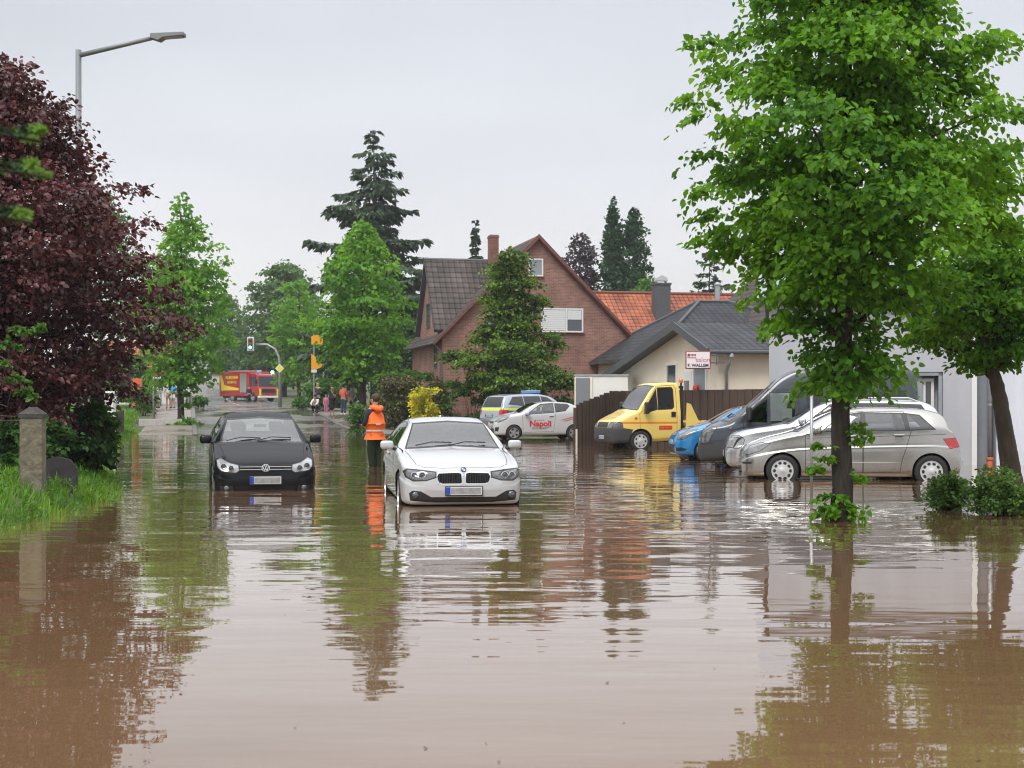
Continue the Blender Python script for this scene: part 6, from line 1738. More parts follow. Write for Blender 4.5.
for px, d, top_, lab in ((153.7, 76, 367, 'thin grey sign pole standing at the dry edge of the left pavement'), (187, 100, 372, 'pale concrete post right of the left linden trunk'), (160.5, 110, 374, 'pale thin pole behind the waiting people')):
    b = MB(); zb = ground_z(*at(px, d).xy); b.tube([(0, 0, -.3), (0, 0, zat(top_, d) - zb)], .055 if d < 80 else .08, 8); o = b.build('pole', STEEL, smooth=True); o.location = at(px, d, zb); tag(o, lab, 'pole')
lw = uv_of(139, 74)
b = MB(); b.box(0, 2.2, 0, .2, -.2, .42, bev=.02)
o = b.build('low_wall', mat('pale concrete edge', (.42, .40, .36), .9, var=.2)); o.location = uv(lw[0], lw[1], .12); o.rotation_euler.z = atan2(RV.y, RV.x); tag(o, 'low pale concrete wall at the dry end of the left pavement', 'wall')
fence('garden_fence', 'old dark plank fence along the left verge beyond the beech', [uv(52, -2.75, .1), uv(68, -2.95, .1)], [.95, .95], mat('grey wood', (.06, .05, .045), .9, var=.4, vscale=4, stretch=(1, 1, .2)), bw=.2)
b = MB(); b.box(-.12, .12, -.12, .12, -.4, 1.5, bev=.02); b.box(-.15, .15, -.15, .15, 1.5, 1.6, bev=.02)
o = b.build('white_pillar', WHITER); o.location = at(110, 37, .15); tag(o, 'white painted pillar showing through the left shrub', 'pillar')

# ---- far houses
def far_house(name, label, px, d, w, dep, eave, ridge, wm, rm, rot=0., z=None, wins=2):
    z = ground_z(*at(px, d).xy) if z is None else z
    r_ = empty(name, at(px, d, z), rot, label, 'house')
    b = MB(); b.prism([(0, -1), (dep, -1), (dep, eave), (dep / 2, ridge - .1), (0, eave)], 0, w, frame_matrix((0, 0, 0), (0, 1, 0), (0, 0, 1), (1, 0, 0))); b.build('wall', wm, r_)
    s = (ridge - eave) / (dep / 2)
    roof_slab('roof', [[(-.3, -.4, eave - .4 * s), (w + .3, -.4, eave - .4 * s), (w + .3, dep / 2, ridge), (-.3, dep / 2, ridge)], [(w + .3, dep + .4, eave - .4 * s), (-.3, dep + .4, eave - .4 * s), (-.3, dep / 2, ridge), (w + .3, dep / 2, ridge)]], rm, r_, .2, FASCIA)
    for i in range(wins):
        x = w * (i + .5) / wins; window_part(r_, (0, 0, 0), (1, 0, 0), x - .5, x + .5, eave * .45, eave * .45 + 1.3, (0, -1, 0), WGLASS, WFRAME)
    return r_
FARROOF = mat('far grey roof', (.16, .17, .19), .7)
far_house('far_house', 'pale house with grey roof at the end of the road', 196, 235, 8.5, 8, 2.6, 5.4, mat('far pale render', (.50, .46, .42), .9), FARROOF, R(8), 3.6)
far_house('white_house', 'white house behind the people on the left pavement', 92, 122, 6.5, 8, 3.4, 6.0, WHITER, ROOFR, R(13), .8, 3)
# ------------------------------------------------------------------ ground, road, water
def wob(x, y, k=1.):
    return .03 * math.sin(x * .9 + 1.3 * math.sin(y * .37)) * math.sin(y * .31 + .7) + .02 * math.sin(x * 2.3 + y * .7)
us = [-40, -20, -10, 0] + list(np.arange(4, 110, 1.0)) + [112, 116, 120, 125, 130, 140, 150, 165, 180, 200, 225, 250, 300, 400, 500, 700, 1000, 1500, 2500, 4000]
vs_ = [-3000, -1200, -500, -200, -100, -60, -40, -30, -22, -16, -12, -9, -7, -6, -5] + list(np.arange(-4.5, 14.1, .5)) + [15, 16.5, 18, 20, 23, 27, 32, 40, 55, 80, 130, 250, 600, 1500, 3000]
b = MB(); nv = len(vs_)
for u in us:
    for v in vs_:
        p = uv(u, v); b.v.append((p.x, p.y, ground_z(p.x, p.y) + (wob(u, v) if u < 110 else 0)))
for i in range(len(us) - 1):
    for j in range(nv - 1):
        b.f.append((i * nv + j, i * nv + j + 1, (i + 1) * nv + j + 1, (i + 1) * nv + j)); b.mi.append(0)
GROUNDM = mat('grassy soil', (.062, .075, .028), .95, var=.5, vscale=1.6, bump=.6, bscale=9)
tag(b.build('ground', GROUNDM, smooth=True), kind='structure')

def wet_asphalt(name, c, rmin=.06, rmax=.42, sc=.35):
    m, nt, p = newmat(name); N, L = nt.nodes, nt.links
    tc = N.new('ShaderNodeTexCoord'); n = N.new('ShaderNodeTexNoise'); n.inputs['Scale'].default_value = sc; n.inputs['Detail'].default_value = 5
    mp = N.new('ShaderNodeMapping'); mp.inputs['Scale'].default_value = (1, .45, 1); mp.inputs['Rotation'].default_value = (0, 0, ROAD)
    L.new(tc.outputs['Object'], mp.inputs[0]); L.new(mp.outputs[0], n.inputs['Vector'])
    r = N.new('ShaderNodeMapRange'); r.inputs['From Min'].default_value = .40; r.inputs['From Max'].default_value = .58; r.inputs['To Min'].default_value = rmin; r.inputs['To Max'].default_value = rmax
    L.new(n.outputs['Fac'], r.inputs['Value']); L.new(r.outputs['Result'], p.inputs['Roughness'])
    mx = N.new('ShaderNodeMix'); mx.data_type = 'RGBA'; mx.inputs['A'].default_value = (c[0] * .95, c[1] * .75, c[2] * .56, 1); mx.inputs['B'].default_value = (c[0] * 1.7, c[1] * 1.65, c[2] * 1.6, 1)
    L.new(n.outputs['Fac'], mx.inputs['Factor']); L.new(mx.outputs['Result'], p.inputs['Base Color'])
    n2 = N.new('ShaderNodeTexNoise'); n2.inputs['Scale'].default_value = 60; L.new(tc.outputs['Object'], n2.inputs['Vector'])
    bp = N.new('ShaderNodeBump'); bp.inputs['Strength'].default_value = .15; bp.inputs['Distance'].default_value = .005; L.new(n2.outputs['Fac'], bp.inputs['Height']); L.new(bp.outputs['Normal'], p.inputs['Normal'])
    return m
ASPH = wet_asphalt('wet asphalt', (.085, .082, .080)); PAVE = wet_asphalt('wet paving', (.15, .14, .13), .18, .5, .5)
def strip(name, v0, v1, ulist, m, dz, curve=None):
    b = MB(); vv = np.linspace(v0, v1, 9)
    for u in ulist:
        for v in vv:
            p = uv(u, v + (curve(u) if curve else 0)); b.v.append((p.x, p.y, ground_z(p.x, p.y) + dz + (wob(u, v) * .35 if u < 110 else 0)))
    for i in range(len(ulist) - 1):
        for j in range(8): b.f.append((i * 9 + j, i * 9 + j + 1, (i + 1) * 9 + j + 1, (i + 1) * 9 + j)); b.mi.append(0)
    return tag(b.build(name, m, smooth=True), kind='structure')
ul_ = list(np.arange(20, 112, 2.)) + [115, 120, 130, 140, 150, 165, 180, 200, 225, 250, 300, 350, 420, 500]
strip('road', .4, 7.7, ul_, ASPH, .035, lambda u: -.00022 * max(0, u - 130) ** 2 * .3)
strip('pavement', -2.2, .15, [u for u in ul_ if 60 < u < 300], PAVE, .05)
strip('side_pavement', 7.95, 10.2, [u for u in ul_ if 60 < u < 130], PAVE, .06)
# kerbs
KERB = mat('kerb stone', (.13, .125, .115), .6, var=.3)
for nm, v in (('kerb', .16), ('kerb', 7.72)):
    b = MB(); ul2 = [u for u in ul_ if u > 62]
    for u in ul2:
        for dv, dz in ((0, -.2), (0, .075), (.22, .075), (.22, -.2)):
            p = uv(u, v + dv - .00022 * max(0, u - 130) ** 2 * .3); b.v.append((p.x, p.y, ground_z(p.x, p.y) + dz))
    for i in range(len(ul2) - 1):
        for j in range(3): b.f.append((i * 4 + j, i * 4 + j + 1, (i + 1) * 4 + j + 1, (i + 1) * 4 + j)); b.mi.append(0)
    tag(b.build(nm, KERB), kind='structure')
b = MB()
for k in range(8):
    u = 118 + k * 12
    for q in (0,):
        pts = [uv(u, 3.95), uv(u, 4.08), uv(u + 5, 4.08), uv(u + 5, 3.95)]
        b.add([(p.x, p.y, ground_z(p.x, p.y) + .042) for p in pts], [(0, 1, 2, 3)])
tag(b.build('lane_marking', mat('road paint', (.62, .62, .60), .5)), kind='structure')

# flood water: murky brown body under a rippled mirror surface
def water_material():
    m, nt, p = newmat('flood water'); N, L = nt.nodes, nt.links
    p.inputs['Roughness'].default_value = 0.; p.inputs['IOR'].default_value = 1.33
    p.inputs['Coat Weight'].default_value = .8; p.inputs['Coat IOR'].default_value = 1.33; p.inputs['Coat Roughness'].default_value = 0.
    tc = N.new('ShaderNodeTexCoord')
    n0 = N.new('ShaderNodeTexNoise'); n0.inputs['Scale'].default_value = .18; n0.inputs['Detail'].default_value = 3; L.new(tc.outputs['Object'], n0.inputs['Vector'])
    mx = N.new('ShaderNodeMix'); mx.data_type = 'RGBA'; mx.inputs['A'].default_value = (.160, .092, .046, 1); mx.inputs['B'].default_value = (.195, .114, .060, 1)
    L.new(n0.outputs['Fac'], mx.inputs['Factor']); L.new(mx.outputs['Result'], p.inputs['Base Color'])
    # ripples of several wavelengths; calm near the camera, livelier where people and cars stir the water
    def noise(scale, st, det=2.):
        mp = N.new('ShaderNodeMapping'); mp.inputs['Scale'].default_value = st; L.new(tc.outputs['Object'], mp.inputs[0])
        n = N.new('ShaderNodeTexNoise'); n.inputs['Scale'].default_value = scale; n.inputs['Detail'].default_value = det; n.inputs['Roughness'].default_value = .45
        L.new(mp.outputs[0], n.inputs['Vector']); return n.outputs['Fac']
    def mul(a, k):
        x = N.new('ShaderNodeMath'); x.operation = 'MULTIPLY'; L.new(a, x.inputs[0])
        if isinstance(k, (int, float)): x.inputs[1].default_value = k
        else: L.new(k, x.inputs[1])
        return x.outputs[0]
    def add(a, c):
        x = N.new('ShaderNodeMath'); x.operation = 'ADD'; L.new(a, x.inputs[0]); L.new(c, x.inputs[1]); return x.outputs[0]
    sp = N.new('ShaderNodeSeparateXYZ'); L.new(tc.outputs['Object'], sp.inputs[0])
    live = N.new('ShaderNodeMapRange'); live.inputs['From Min'].default_value = 7; live.inputs['From Max'].default_value = 18; live.inputs['To Min'].default_value = WCALM; live.inputs['To Max'].default_value = 1.0
    L.new(sp.outputs['Y'], live.inputs['Value'])
    patch = N.new('ShaderNodeMapRange'); patch.inputs['From Min'].default_value = .40; patch.inputs['From Max'].default_value = .62; patch.inputs['To Min'].default_value = .45; patch.inputs['To Max'].default_value = 1.25
    L.new(noise(.16, (1, 1, 1), 1), patch.inputs['Value'])
    h = add(add(mul(noise(.95, (.5, 1.35, 1), 1), W1), mul(noise(2.6, (.5, 1.6, 1), 2), W2)), mul(noise(7.5, (.6, 1.3, 1), 1), W3))
    h = mul(mul(h, live.outputs['Result']), patch.outputs['Result'])
    # rings spreading from the wading person and from the two trunks
    for (cx_, cy_, amp, lam, dec) in RINGS:
        dv = N.new('ShaderNodeVectorMath'); dv.operation = 'DISTANCE'; L.new(tc.outputs['Object'], dv.inputs[0]); dv.inputs[1].default_value = (cx_, cy_, 0)
        si = N.new('ShaderNodeMath'); si.operation = 'SINE'; L.new(mul(dv.outputs['Value'], 2 * pi / lam), si.inputs[0])
        ex = N.new('ShaderNodeMath'); ex.operation = 'POWER'; ex.inputs[0].default_value = math.e; L.new(mul(dv.outputs['Value'], -1 / dec), ex.inputs[1])
        h = add(h, mul(mul(si.outputs[0], ex.outputs[0]), amp))
    bp = N.new('ShaderNodeBump'); bp.inputs['Strength'].default_value = 1; bp.inputs['Distance'].default_value = 1
    L.new(h, bp.inputs['Height']); L.new(bp.outputs['Normal'], p.inputs['Normal']); L.new(bp.outputs['Normal'], p.inputs['Coat Normal'])
    return m
q_ = at(375, 32.5); RINGS = ((q_.x, q_.y, .010, .62, 1.6), (4.13, 18.1, .0018, .45, 1.4))
WCALM, W1, W2, W3 = .42, .0235, .0058, .0005
b = MB(); c0 = [uv(-30, -70), uv(-30, 75), uv(112, 75), uv(112, -70)]
b.add([(p.x, p.y, 0) for p in c0], [(0, 1, 2, 3)])
tag(b.build('water', water_material()), kind='structure')

# ------------------------------------------------------------------ trees
def pxprof(rows, cx, d, z0=0.):
    """rows: (pixel row, left edge, right edge) of a crown around column cx at distance d"""
    k = d / F
    return sorted((zat(y, d) - z0, max(.02, (cx - l) * k), max(.02, (r - cx) * k)) for y, l, r in rows)
d = 18.1
prof = pxprof([(405, 822, 852), (388, 785, 885), (360, 768, 905), (335, 762, 918), (310, 758, 935), (285, 752, 975), (262, 745, 1000), (235, 716, 1025), (205, 696, 1030), (170, 686, 1028), (140, 684, 1015), (115, 688, 985), (90, 688, 960), (60, 684, 975), (38, 690, 985), (15, 718, 952), (-20, 738, 940), (-60, 765, 915), (-100, 790, 890), (-135, 815, 865), (-160, 835, 842)], 838, d)
lin = broad_tree('linden_tree', 'large bright green linden with dark trunk standing in the water on the right', 'tree', at(838, d), prof, LINDEN, BARK, pads=200, padr=.60, leaf=.092, nleaf=47000, trunk=.135, lean=(.18, .1), ztrunk=7.6, seed=11, droop=.8, flat=.40, extra=[((x_ - 838) * 18.1 / F, r0, zat(y_, 18.1), a_) for x_, y_, a_, r0 in ((705, 42, .34, 0), (716, 62, .3, -.4), (703, 98, .36, .2), (706, 120, .34, -.3), (715, 150, .36, .3), (712, 192, .40, -.2), (722, 212, .34, 0), (745, 226, .34, .3), (770, 12, .4, -.3), (985, 48, .32, 0), (968, 62, .36, -.2), (945, 82, .4, 0), (990, 112, .36, .1), (1000, 150, .4, -.2), (1003, 185, .4, .2), (995, 225, .4, 0), (790, 290, .36, -.5), (782, 330, .34, -.4), (905, 300, .34, -.5))], limbs=110, inner=.05, lumps=.18, out_pow=.38)
cr = Crown(); r = np.random.default_rng(5)
for x, y, z, a in ((-.02, -.15, .12, .24), (-.22, -.1, .10, .17), (.2, -.12, .08, .16), (-.1, -.2, .3, .18), (-.3, -.12, .62, .15), (-.22, -.1, .78, .14), (.2, -.12, .55, .14), (.3, -.05, 1.0, .17), (.22, -.1, 1.15, .13), (-.2, -.1, .95, .12)):
    cr = Crown(); pad(cr, r, np.array([x, y, z]), a, .8, int(1900 * a * a), .085, .5, 8); add_mesh('leafy_shoot', cr.mesh('leafy_shoot', LINDEN), lin)

d = 21.0
k = d / F
prof = [(1.98, .25, .2), (2.12, .8, .7), (2.35, 1.25, 1.2), (2.7, 1.42, 1.4), (3.1, 1.35, 1.4), (3.6, 1.1, 1.2), (4.0, .6, .6)]
pts = [Vector(p) for p in ((.10, 0, -.5), (.06, 0, 0), (-.02, .02, .6), (-.12, .02, 1.2), (-.22, .0, 1.75), (-.32, 0, 2.1), (-.30, 0, 2.7), (-.25, 0, 3.2))]
broad_tree('clipped_tree', 'leaning tree with clipped umbrella crown at the right edge', 'tree', at(1012, d), prof, LINDEN, BARK2, pads=90, padr=.38, leaf=.09, nleaf=13000, trunk=.17, lean=(-.32, 0), ztrunk=2.6, trunk_pts=pts, seed=21, droop=.45, limbs=50, inner=.2, flat=.6)

d = 26.0
prof = pxprof([(470, -40, 60), (440, -60, 98), (405, -90, 118), (372, -110, 140), (345, -120, 162), (310, -120, 168), (285, -120, 168), (262, -120, 166), (240, -115, 166), (222, -115, 158), (205, -110, 145), (190, -110, 130), (172, -105, 96), (150, -100, 88), (128, -90, 76), (105, -70, 58), (82, -50, 38), (66, -25, 16), (58, -5, 8)], 5, d)
broad_tree('copper_beech', 'dark purple copper beech towering over the left grass bank', 'tree', at(5, d, .2), [(z - .2, a, c) for z, a, c in prof], BEECH, BARK2, pads=300, padr=.55, leaf=.098, nleaf=62000, trunk=.20, seed=31, extra=[((x_ - 5) * 26. / F, r0, zat(y_, 26.) - .2, a_) for x_, y_, a_, r0 in ((30, 84, .3, 0), (46, 102, .32, .3), (60, 120, .3, -.3), (72, 138, .34, 0), (88, 160, .34, .2), (112, 190, .36, -.2), (134, 192, .34, 0), (142, 222, .36, .2), (150, 262, .36, -.2), (158, 300, .38, 0), (152, 338, .36, -.3))], droop=.35, flat=.7, limbs=70, inner=.26, lumps=.16, out_pow=.42)

zl = .1
d = 75.0
prof = pxprof([(392, 176, 190), (378, 155, 222), (360, 145, 238), (340, 140, 246), (315, 142, 247), (290, 146, 244), (268, 150, 236), (250, 156, 222), (232, 162, 214), (215, 168, 200), (202, 174, 193), (192, 181, 185)], 183, d, zl)
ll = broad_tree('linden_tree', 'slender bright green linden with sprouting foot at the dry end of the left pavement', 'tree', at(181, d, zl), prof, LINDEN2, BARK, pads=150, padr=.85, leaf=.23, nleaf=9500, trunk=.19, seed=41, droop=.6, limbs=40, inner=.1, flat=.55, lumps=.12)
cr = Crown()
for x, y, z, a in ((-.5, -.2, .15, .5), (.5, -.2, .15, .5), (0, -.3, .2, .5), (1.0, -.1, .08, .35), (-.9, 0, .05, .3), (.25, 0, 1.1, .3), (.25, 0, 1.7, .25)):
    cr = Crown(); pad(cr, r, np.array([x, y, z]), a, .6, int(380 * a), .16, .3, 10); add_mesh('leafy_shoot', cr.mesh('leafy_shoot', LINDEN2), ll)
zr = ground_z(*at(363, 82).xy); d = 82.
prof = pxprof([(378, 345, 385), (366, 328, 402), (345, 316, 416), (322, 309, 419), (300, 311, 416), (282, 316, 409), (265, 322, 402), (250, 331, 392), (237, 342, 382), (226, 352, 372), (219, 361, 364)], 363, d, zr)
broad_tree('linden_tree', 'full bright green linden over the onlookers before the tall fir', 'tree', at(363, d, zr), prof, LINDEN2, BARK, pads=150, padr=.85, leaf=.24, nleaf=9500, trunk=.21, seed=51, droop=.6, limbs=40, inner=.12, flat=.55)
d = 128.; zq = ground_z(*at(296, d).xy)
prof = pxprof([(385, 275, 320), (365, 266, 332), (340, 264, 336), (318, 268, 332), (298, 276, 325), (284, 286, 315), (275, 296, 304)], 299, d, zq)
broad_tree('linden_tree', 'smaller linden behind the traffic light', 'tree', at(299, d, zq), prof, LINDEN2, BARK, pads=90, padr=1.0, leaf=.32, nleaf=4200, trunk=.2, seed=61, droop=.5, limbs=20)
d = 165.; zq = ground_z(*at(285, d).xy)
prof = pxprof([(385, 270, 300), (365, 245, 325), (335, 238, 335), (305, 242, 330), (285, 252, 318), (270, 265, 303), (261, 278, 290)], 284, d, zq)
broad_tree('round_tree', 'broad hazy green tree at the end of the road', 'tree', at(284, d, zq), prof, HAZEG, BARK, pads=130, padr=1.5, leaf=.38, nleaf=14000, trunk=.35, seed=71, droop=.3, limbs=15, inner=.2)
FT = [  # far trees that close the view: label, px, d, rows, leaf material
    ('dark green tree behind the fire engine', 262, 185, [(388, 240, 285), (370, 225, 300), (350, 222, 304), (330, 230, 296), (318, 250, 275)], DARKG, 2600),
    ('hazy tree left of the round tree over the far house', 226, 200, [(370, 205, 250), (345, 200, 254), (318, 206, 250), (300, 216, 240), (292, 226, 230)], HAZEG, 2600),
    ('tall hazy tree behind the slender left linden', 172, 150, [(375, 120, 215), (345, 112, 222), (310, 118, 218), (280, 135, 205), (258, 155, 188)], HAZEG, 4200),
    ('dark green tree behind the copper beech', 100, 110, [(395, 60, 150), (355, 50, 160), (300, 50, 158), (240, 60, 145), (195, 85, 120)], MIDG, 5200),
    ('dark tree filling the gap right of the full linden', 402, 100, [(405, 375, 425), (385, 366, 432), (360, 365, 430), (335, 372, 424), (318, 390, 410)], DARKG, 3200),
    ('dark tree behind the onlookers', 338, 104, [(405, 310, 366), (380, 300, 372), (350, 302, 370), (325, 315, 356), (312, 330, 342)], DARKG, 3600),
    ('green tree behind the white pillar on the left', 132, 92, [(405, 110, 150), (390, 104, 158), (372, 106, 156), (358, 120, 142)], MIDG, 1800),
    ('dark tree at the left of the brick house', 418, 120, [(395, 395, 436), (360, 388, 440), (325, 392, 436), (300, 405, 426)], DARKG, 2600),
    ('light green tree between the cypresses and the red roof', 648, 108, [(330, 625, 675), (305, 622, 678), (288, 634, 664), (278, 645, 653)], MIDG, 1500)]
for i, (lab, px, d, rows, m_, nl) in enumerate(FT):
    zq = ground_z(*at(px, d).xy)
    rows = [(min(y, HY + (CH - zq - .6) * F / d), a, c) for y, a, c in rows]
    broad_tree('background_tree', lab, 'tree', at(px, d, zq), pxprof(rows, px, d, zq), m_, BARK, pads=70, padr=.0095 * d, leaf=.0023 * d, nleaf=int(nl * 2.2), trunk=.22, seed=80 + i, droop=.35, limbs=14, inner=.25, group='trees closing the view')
zq = .5; d = 110
conifer('fir_tree', 'tall ragged dark fir rising behind the full linden', at(374, d, zq), zat(133, d) - zq, 5.0, FIR, BARK, levels=19, z0=.30, per=6, droop=.36, spray=.95, dens=2.4, seed=91, ragged=.75, trunk=.38, top_pow=.62, wl=.26, upturn=.2, thick=1.1)
conifer('spruce_tree', 'small pointed spruce above the dormer roof of the brick house', at(475.5, 105, .5), zat(221, 105) - .5, 1.8, FIR, BARK, levels=24, per=8, droop=.35, spray=.5, dens=2.2, seed=92, ragged=.25, trunk=.2, wl=.3)
d = 120
for px, top_, lab, sd in ((613, 199, 'taller left one of the two columnar cypresses', 1), (634, 209, 'shorter broader right one of the two columnar cypresses', 2)):
    w = 13 if sd == 1 else 19
    prof = pxprof([(395, px - w, px + w), (330, px - w, px + w), (285, px - w, px + w), (255, px - w * .85, px + w * .85), (232, px - w * .6, px + w * .6), (215 if sd == 1 else 222, px - w * .38, px + w * .38), (top_, px - 1, px + 1)], px, d, .5)
    broad_tree('cypress_tree', lab, 'tree', at(px, d, .5), prof, YEW, BARK, pads=230, padr=.5, leaf=.30, nleaf=11000, trunk=.2, seed=94 + sd, droop=-.7, limbs=10, inner=.25, flat=1.5, kite=True, lumps=.10, group='cypresses behind the red roof')
conifer('spruce_tree', 'thin ragged spruce with bare tip above the red roof', at(706, 104, .5), zat(234, 104) - .5, 2.9, FIR, BARK, levels=19, per=6, droop=.15, spray=.5, dens=1.5, seed=97, ragged=.5, trunk=.16, wl=.28, lean=.35, upturn=.2)
conifer('pine_tree', 'pale bluish conifer peeping out left of the big linden', at(768, 92, .5), zat(256, 92) - .5, 2.6, mat('blue needles', (.10, .15, .15), .7, var=.3), BARK, levels=14, per=7, droop=-.1, spray=.7, dens=.9, seed=98, trunk=.16, wl=.3)
d = 122
prof = pxprof([(390, 560, 600), (330, 548, 610), (290, 548, 608), (262, 554, 604), (245, 564, 596), (235, 574, 588)], 580, d, .5)
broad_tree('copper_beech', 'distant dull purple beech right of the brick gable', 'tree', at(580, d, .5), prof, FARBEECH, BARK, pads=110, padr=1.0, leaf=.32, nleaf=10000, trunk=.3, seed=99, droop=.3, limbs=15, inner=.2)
# the clipped conifer in front of the brick house
d = 66.0; zc = .05
prof = pxprof([(400, 495, 530), (392, 472, 566), (384, 466, 576), (372, 458, 570), (362, 450, 564), (350, 449, 558), (338, 468, 556), (322, 476, 548), (306, 472, 540), (295, 482, 536), (280, 486, 536), (265, 493, 532), (253, 500, 526), (248, 508, 518)], 511, d, zc)
broad_tree('cloud_conifer', 'dark irregular clipped conifer with light tips before the brick gable', 'tree', at(511, d, zc), prof, CLOUD, BARK, pads=105, padr=.85, leaf=.15, nleaf=42000, trunk=.18, seed=101, droop=.22, limbs=60, inner=.13, flat=.27, kite=True, lumps=.2, out_pow=.38)

# shrubs and hedges
def sh(name, lab, px, d, x0, x1, ytop, m_, leaf, n, box=False, z=None, depth=None, seed=1, pads=30, cat='shrub', group=None, ybot=None, droop=.3, padr=None):
    z = ground_z(*at(px, d).xy) if z is None else z
    w = (x1 - x0) / 2 * d / F; h = zat(ytop, d) - z
    return shrub(name, lab, cat, at((x0 + x1) / 2, d, z), w, depth or w, h, m_, BARK, leaf, n, pads, seed, group, box=box, droop=droop, padr=padr)
sh('clipped_hedge', 'brownish clipped hedge left of the yellow bush', 398, 70.5, 384, 411, 380, BROWNH, .13, 6500, True, depth=1.2, seed=3, pads=70, cat='hedge', padr=.42)
sh('green_hedge', 'fresh green hedge rising behind the brownish clipped hedge', 404, 73, 378, 428, 374, MIDG, .15, 5200, True, depth=1., seed=4, cat='hedge', padr=.4)
sh('yellow_bush', 'yellow blooming bush right of the brownish hedge', 425, 66, 409, 441, 372, YELLOWF, .13, 2400, seed=5, pads=22, z=.0, padr=.4)
sh('brown_bush', 'reddish brown bush behind the yellow one', 438, 68, 426, 452, 376, BROWNH, .13, 2200, seed=6, pads=30, depth=1., padr=.4)
sh('green_hedge', 'dark green hedge left of the police car', 472, 67, 446, 498, 383, MIDG, .13, 5200, True, depth=1., seed=7, cat='hedge', padr=.4)
sh('green_hedge', 'mid green hedge between the conifer and the garage', 556, 66, 524, 590, 380, MIDG, .13, 4800, True, depth=1., seed=8, cat='hedge', padr=.4)
sh('round_shrub', 'fresh green shrub at the water edge beside the onlookers', 357, 64, 348, 368, 401, MIDG, .12, 1400, seed=9, z=-.05, padr=.3)
sh('round_shrub', 'small green shrub under the traffic light', 302, 96, 294, 312, 398, MIDG, .16, 900, seed=10, padr=.4)
sh('leafy_shrub', 'bright green bushes behind the orange direction boards', 320, 92, 298, 352, 377, MIDG, .2, 2600, seed=11, depth=1.5, padr=.6)
sh('leafy_shrub', 'glossy dark green shrub on the bank before the white pillar', 93, 26.5, 64, 119, 404, DARKG, .13, 2600, seed=12, depth=.55, z=.12, pads=34, droop=.6, padr=.24)
sh('leafy_shrub', 'green undergrowth beneath the copper beech', 30, 24.5, -30, 78, 415, DARKG, .10, 4200, seed=13, depth=.8, z=.2, pads=40, padr=.3)
sh('round_shrub', 'green shrub beside the orange banner', 145, 84, 128, 158, 386, MIDG, .16, 1700, seed=14, padr=.45)
sh('round_shrub', 'small shrub right of the left linden', 197, 100, 186, 207, 396, MIDG, .2, 900, seed=15, padr=.4)
sh('flowering_shrub', 'low green shrub in the water left of the leaning trunk', 950, 19.9, 926, 972, 471, BANKSHRUB, .045, 5000, seed=16, z=-.12, padr=.17, pads=40)
sh('flowering_shrub', 'round green shrub in the water at the foot of the leaning trunk', 1000, 19.0, 968, 1036, 467, BANKSHRUB, .045, 8000, seed=17, z=-.15, padr=.19, pads=50)
# leafy shoots that hang in front of the beech
sap = empty('young_linden', at(-12, 21.5, .25), 0, 'thin light green sapling at the left edge before the copper beech', 'tree')
b = MB(); b.tube([(0, 0, -.4), (.05, 0, .9), (.1, 0, 2.4)], [.03, .022, .01], 7)
cr = Crown()
for px, py, a in ((28, 330, .18), (42, 328, .12), (10, 345, .16), (14, 378, .16), (26, 392, .13), (5, 365, .14), (34, 398, .08)):
    q = at(px, 21.2, zat(py, 21.2)) - Vector(at(-12, 21.5, .25)); b.tube([(.07, 0, max(.6, q.z - .35)), q * .7 + Vector((.02, 0, .05)), q], [.012, .008, .004], 5)
    pad(cr, r, np.array(q), a, .6, int(420 * a), .085, .5, 7)
b.build('trunk', BARK2, sap, smooth=True); add_mesh('crown', cr.mesh('crown', MIDG), sap)

# fir bough reaching in from the left, close to the camera
fir = empty('young_fir', (-3.05, 4.6, -.2), 0, 'fir bough with fresh light tips reaching in at the left edge', 'tree')
b = MB(); b.tube([(0, 0, -.3), (.02, 0, 1.6), (0, 0, 3.6)], [.06, .045, .008], 9); cr = Crown()
cr2 = Crown()
def bough(p0, p1, n_side, ln):
    p0 = np.array(p0); p1 = np.array(p1); dd = p1 - p0
    b.tube([p0, p0 + dd * .5 + np.array([0, 0, .04]), p1], [.018, .012, .004], 6)
    sd = np.cross(unit(dd[None])[0], [0, 0, 1])
    for i in range(n_side):
        t = .25 + .75 * i / n_side; s = 1 if i % 2 else -1
        q0 = p0 + dd * t + np.array([0, 0, .03]); L_ = ln * (1.15 - .6 * t); q1 = q0 + (unit(dd[None])[0] * .75 + sd * s * .8) * L_ + np.array([0, 0, -.05 * L_])
        b.tube([q0, q1], [.006, .003], 5)
        for (a, c, C, k_) in ((q0, q0 + (q1 - q0) * .62, cr, 150), (q0 + (q1 - q0) * .5, q1 + (q1 - q0) * .12, cr2, 170)):
            tt = r.uniform(0, 1, (k_, 1)); ax = unit((c - a)[None]) + r.normal(size=(k_, 3)) * .75
            C.add(a + (c - a) * tt, ax, r.normal(size=(k_, 3)), .026 * r.uniform(.7, 1.2, k_))
for z, tip, n_, l_ in ((2.72, (1.60, -.2, 2.42), 14, .24), (2.85, (1.52, .1, 2.58), 12, .22), (2.62, (1.50, .0, 2.30), 12, .24), (3.0, (.8, -.1, 2.96), 10, .22), (2.9, (.8, .4, 2.7), 10, .26), (2.45, (.9, .3, 2.2), 10, .28), (2.2, (-1.1, .2, 1.9), 8, .3), (2.4, (-.9, -.5, 2.2), 8, .3), (1.9, (-.3, 1.1, 1.7), 8, .3)):
    bough((0, 0, z - .1), tip, n_, l_)
b.build('trunk', BARK, fir, smooth=True)
add_mesh('needles', cr.mesh('needles', FIR, wl=.28, kite=True), fir)
add_mesh('fresh_tips', cr2.mesh('fresh_tips', leafmat('fresh tip needles', (.13, .27, .05), (.24, .40, .10), trans=.35), wl=.34, kite=True), fir)

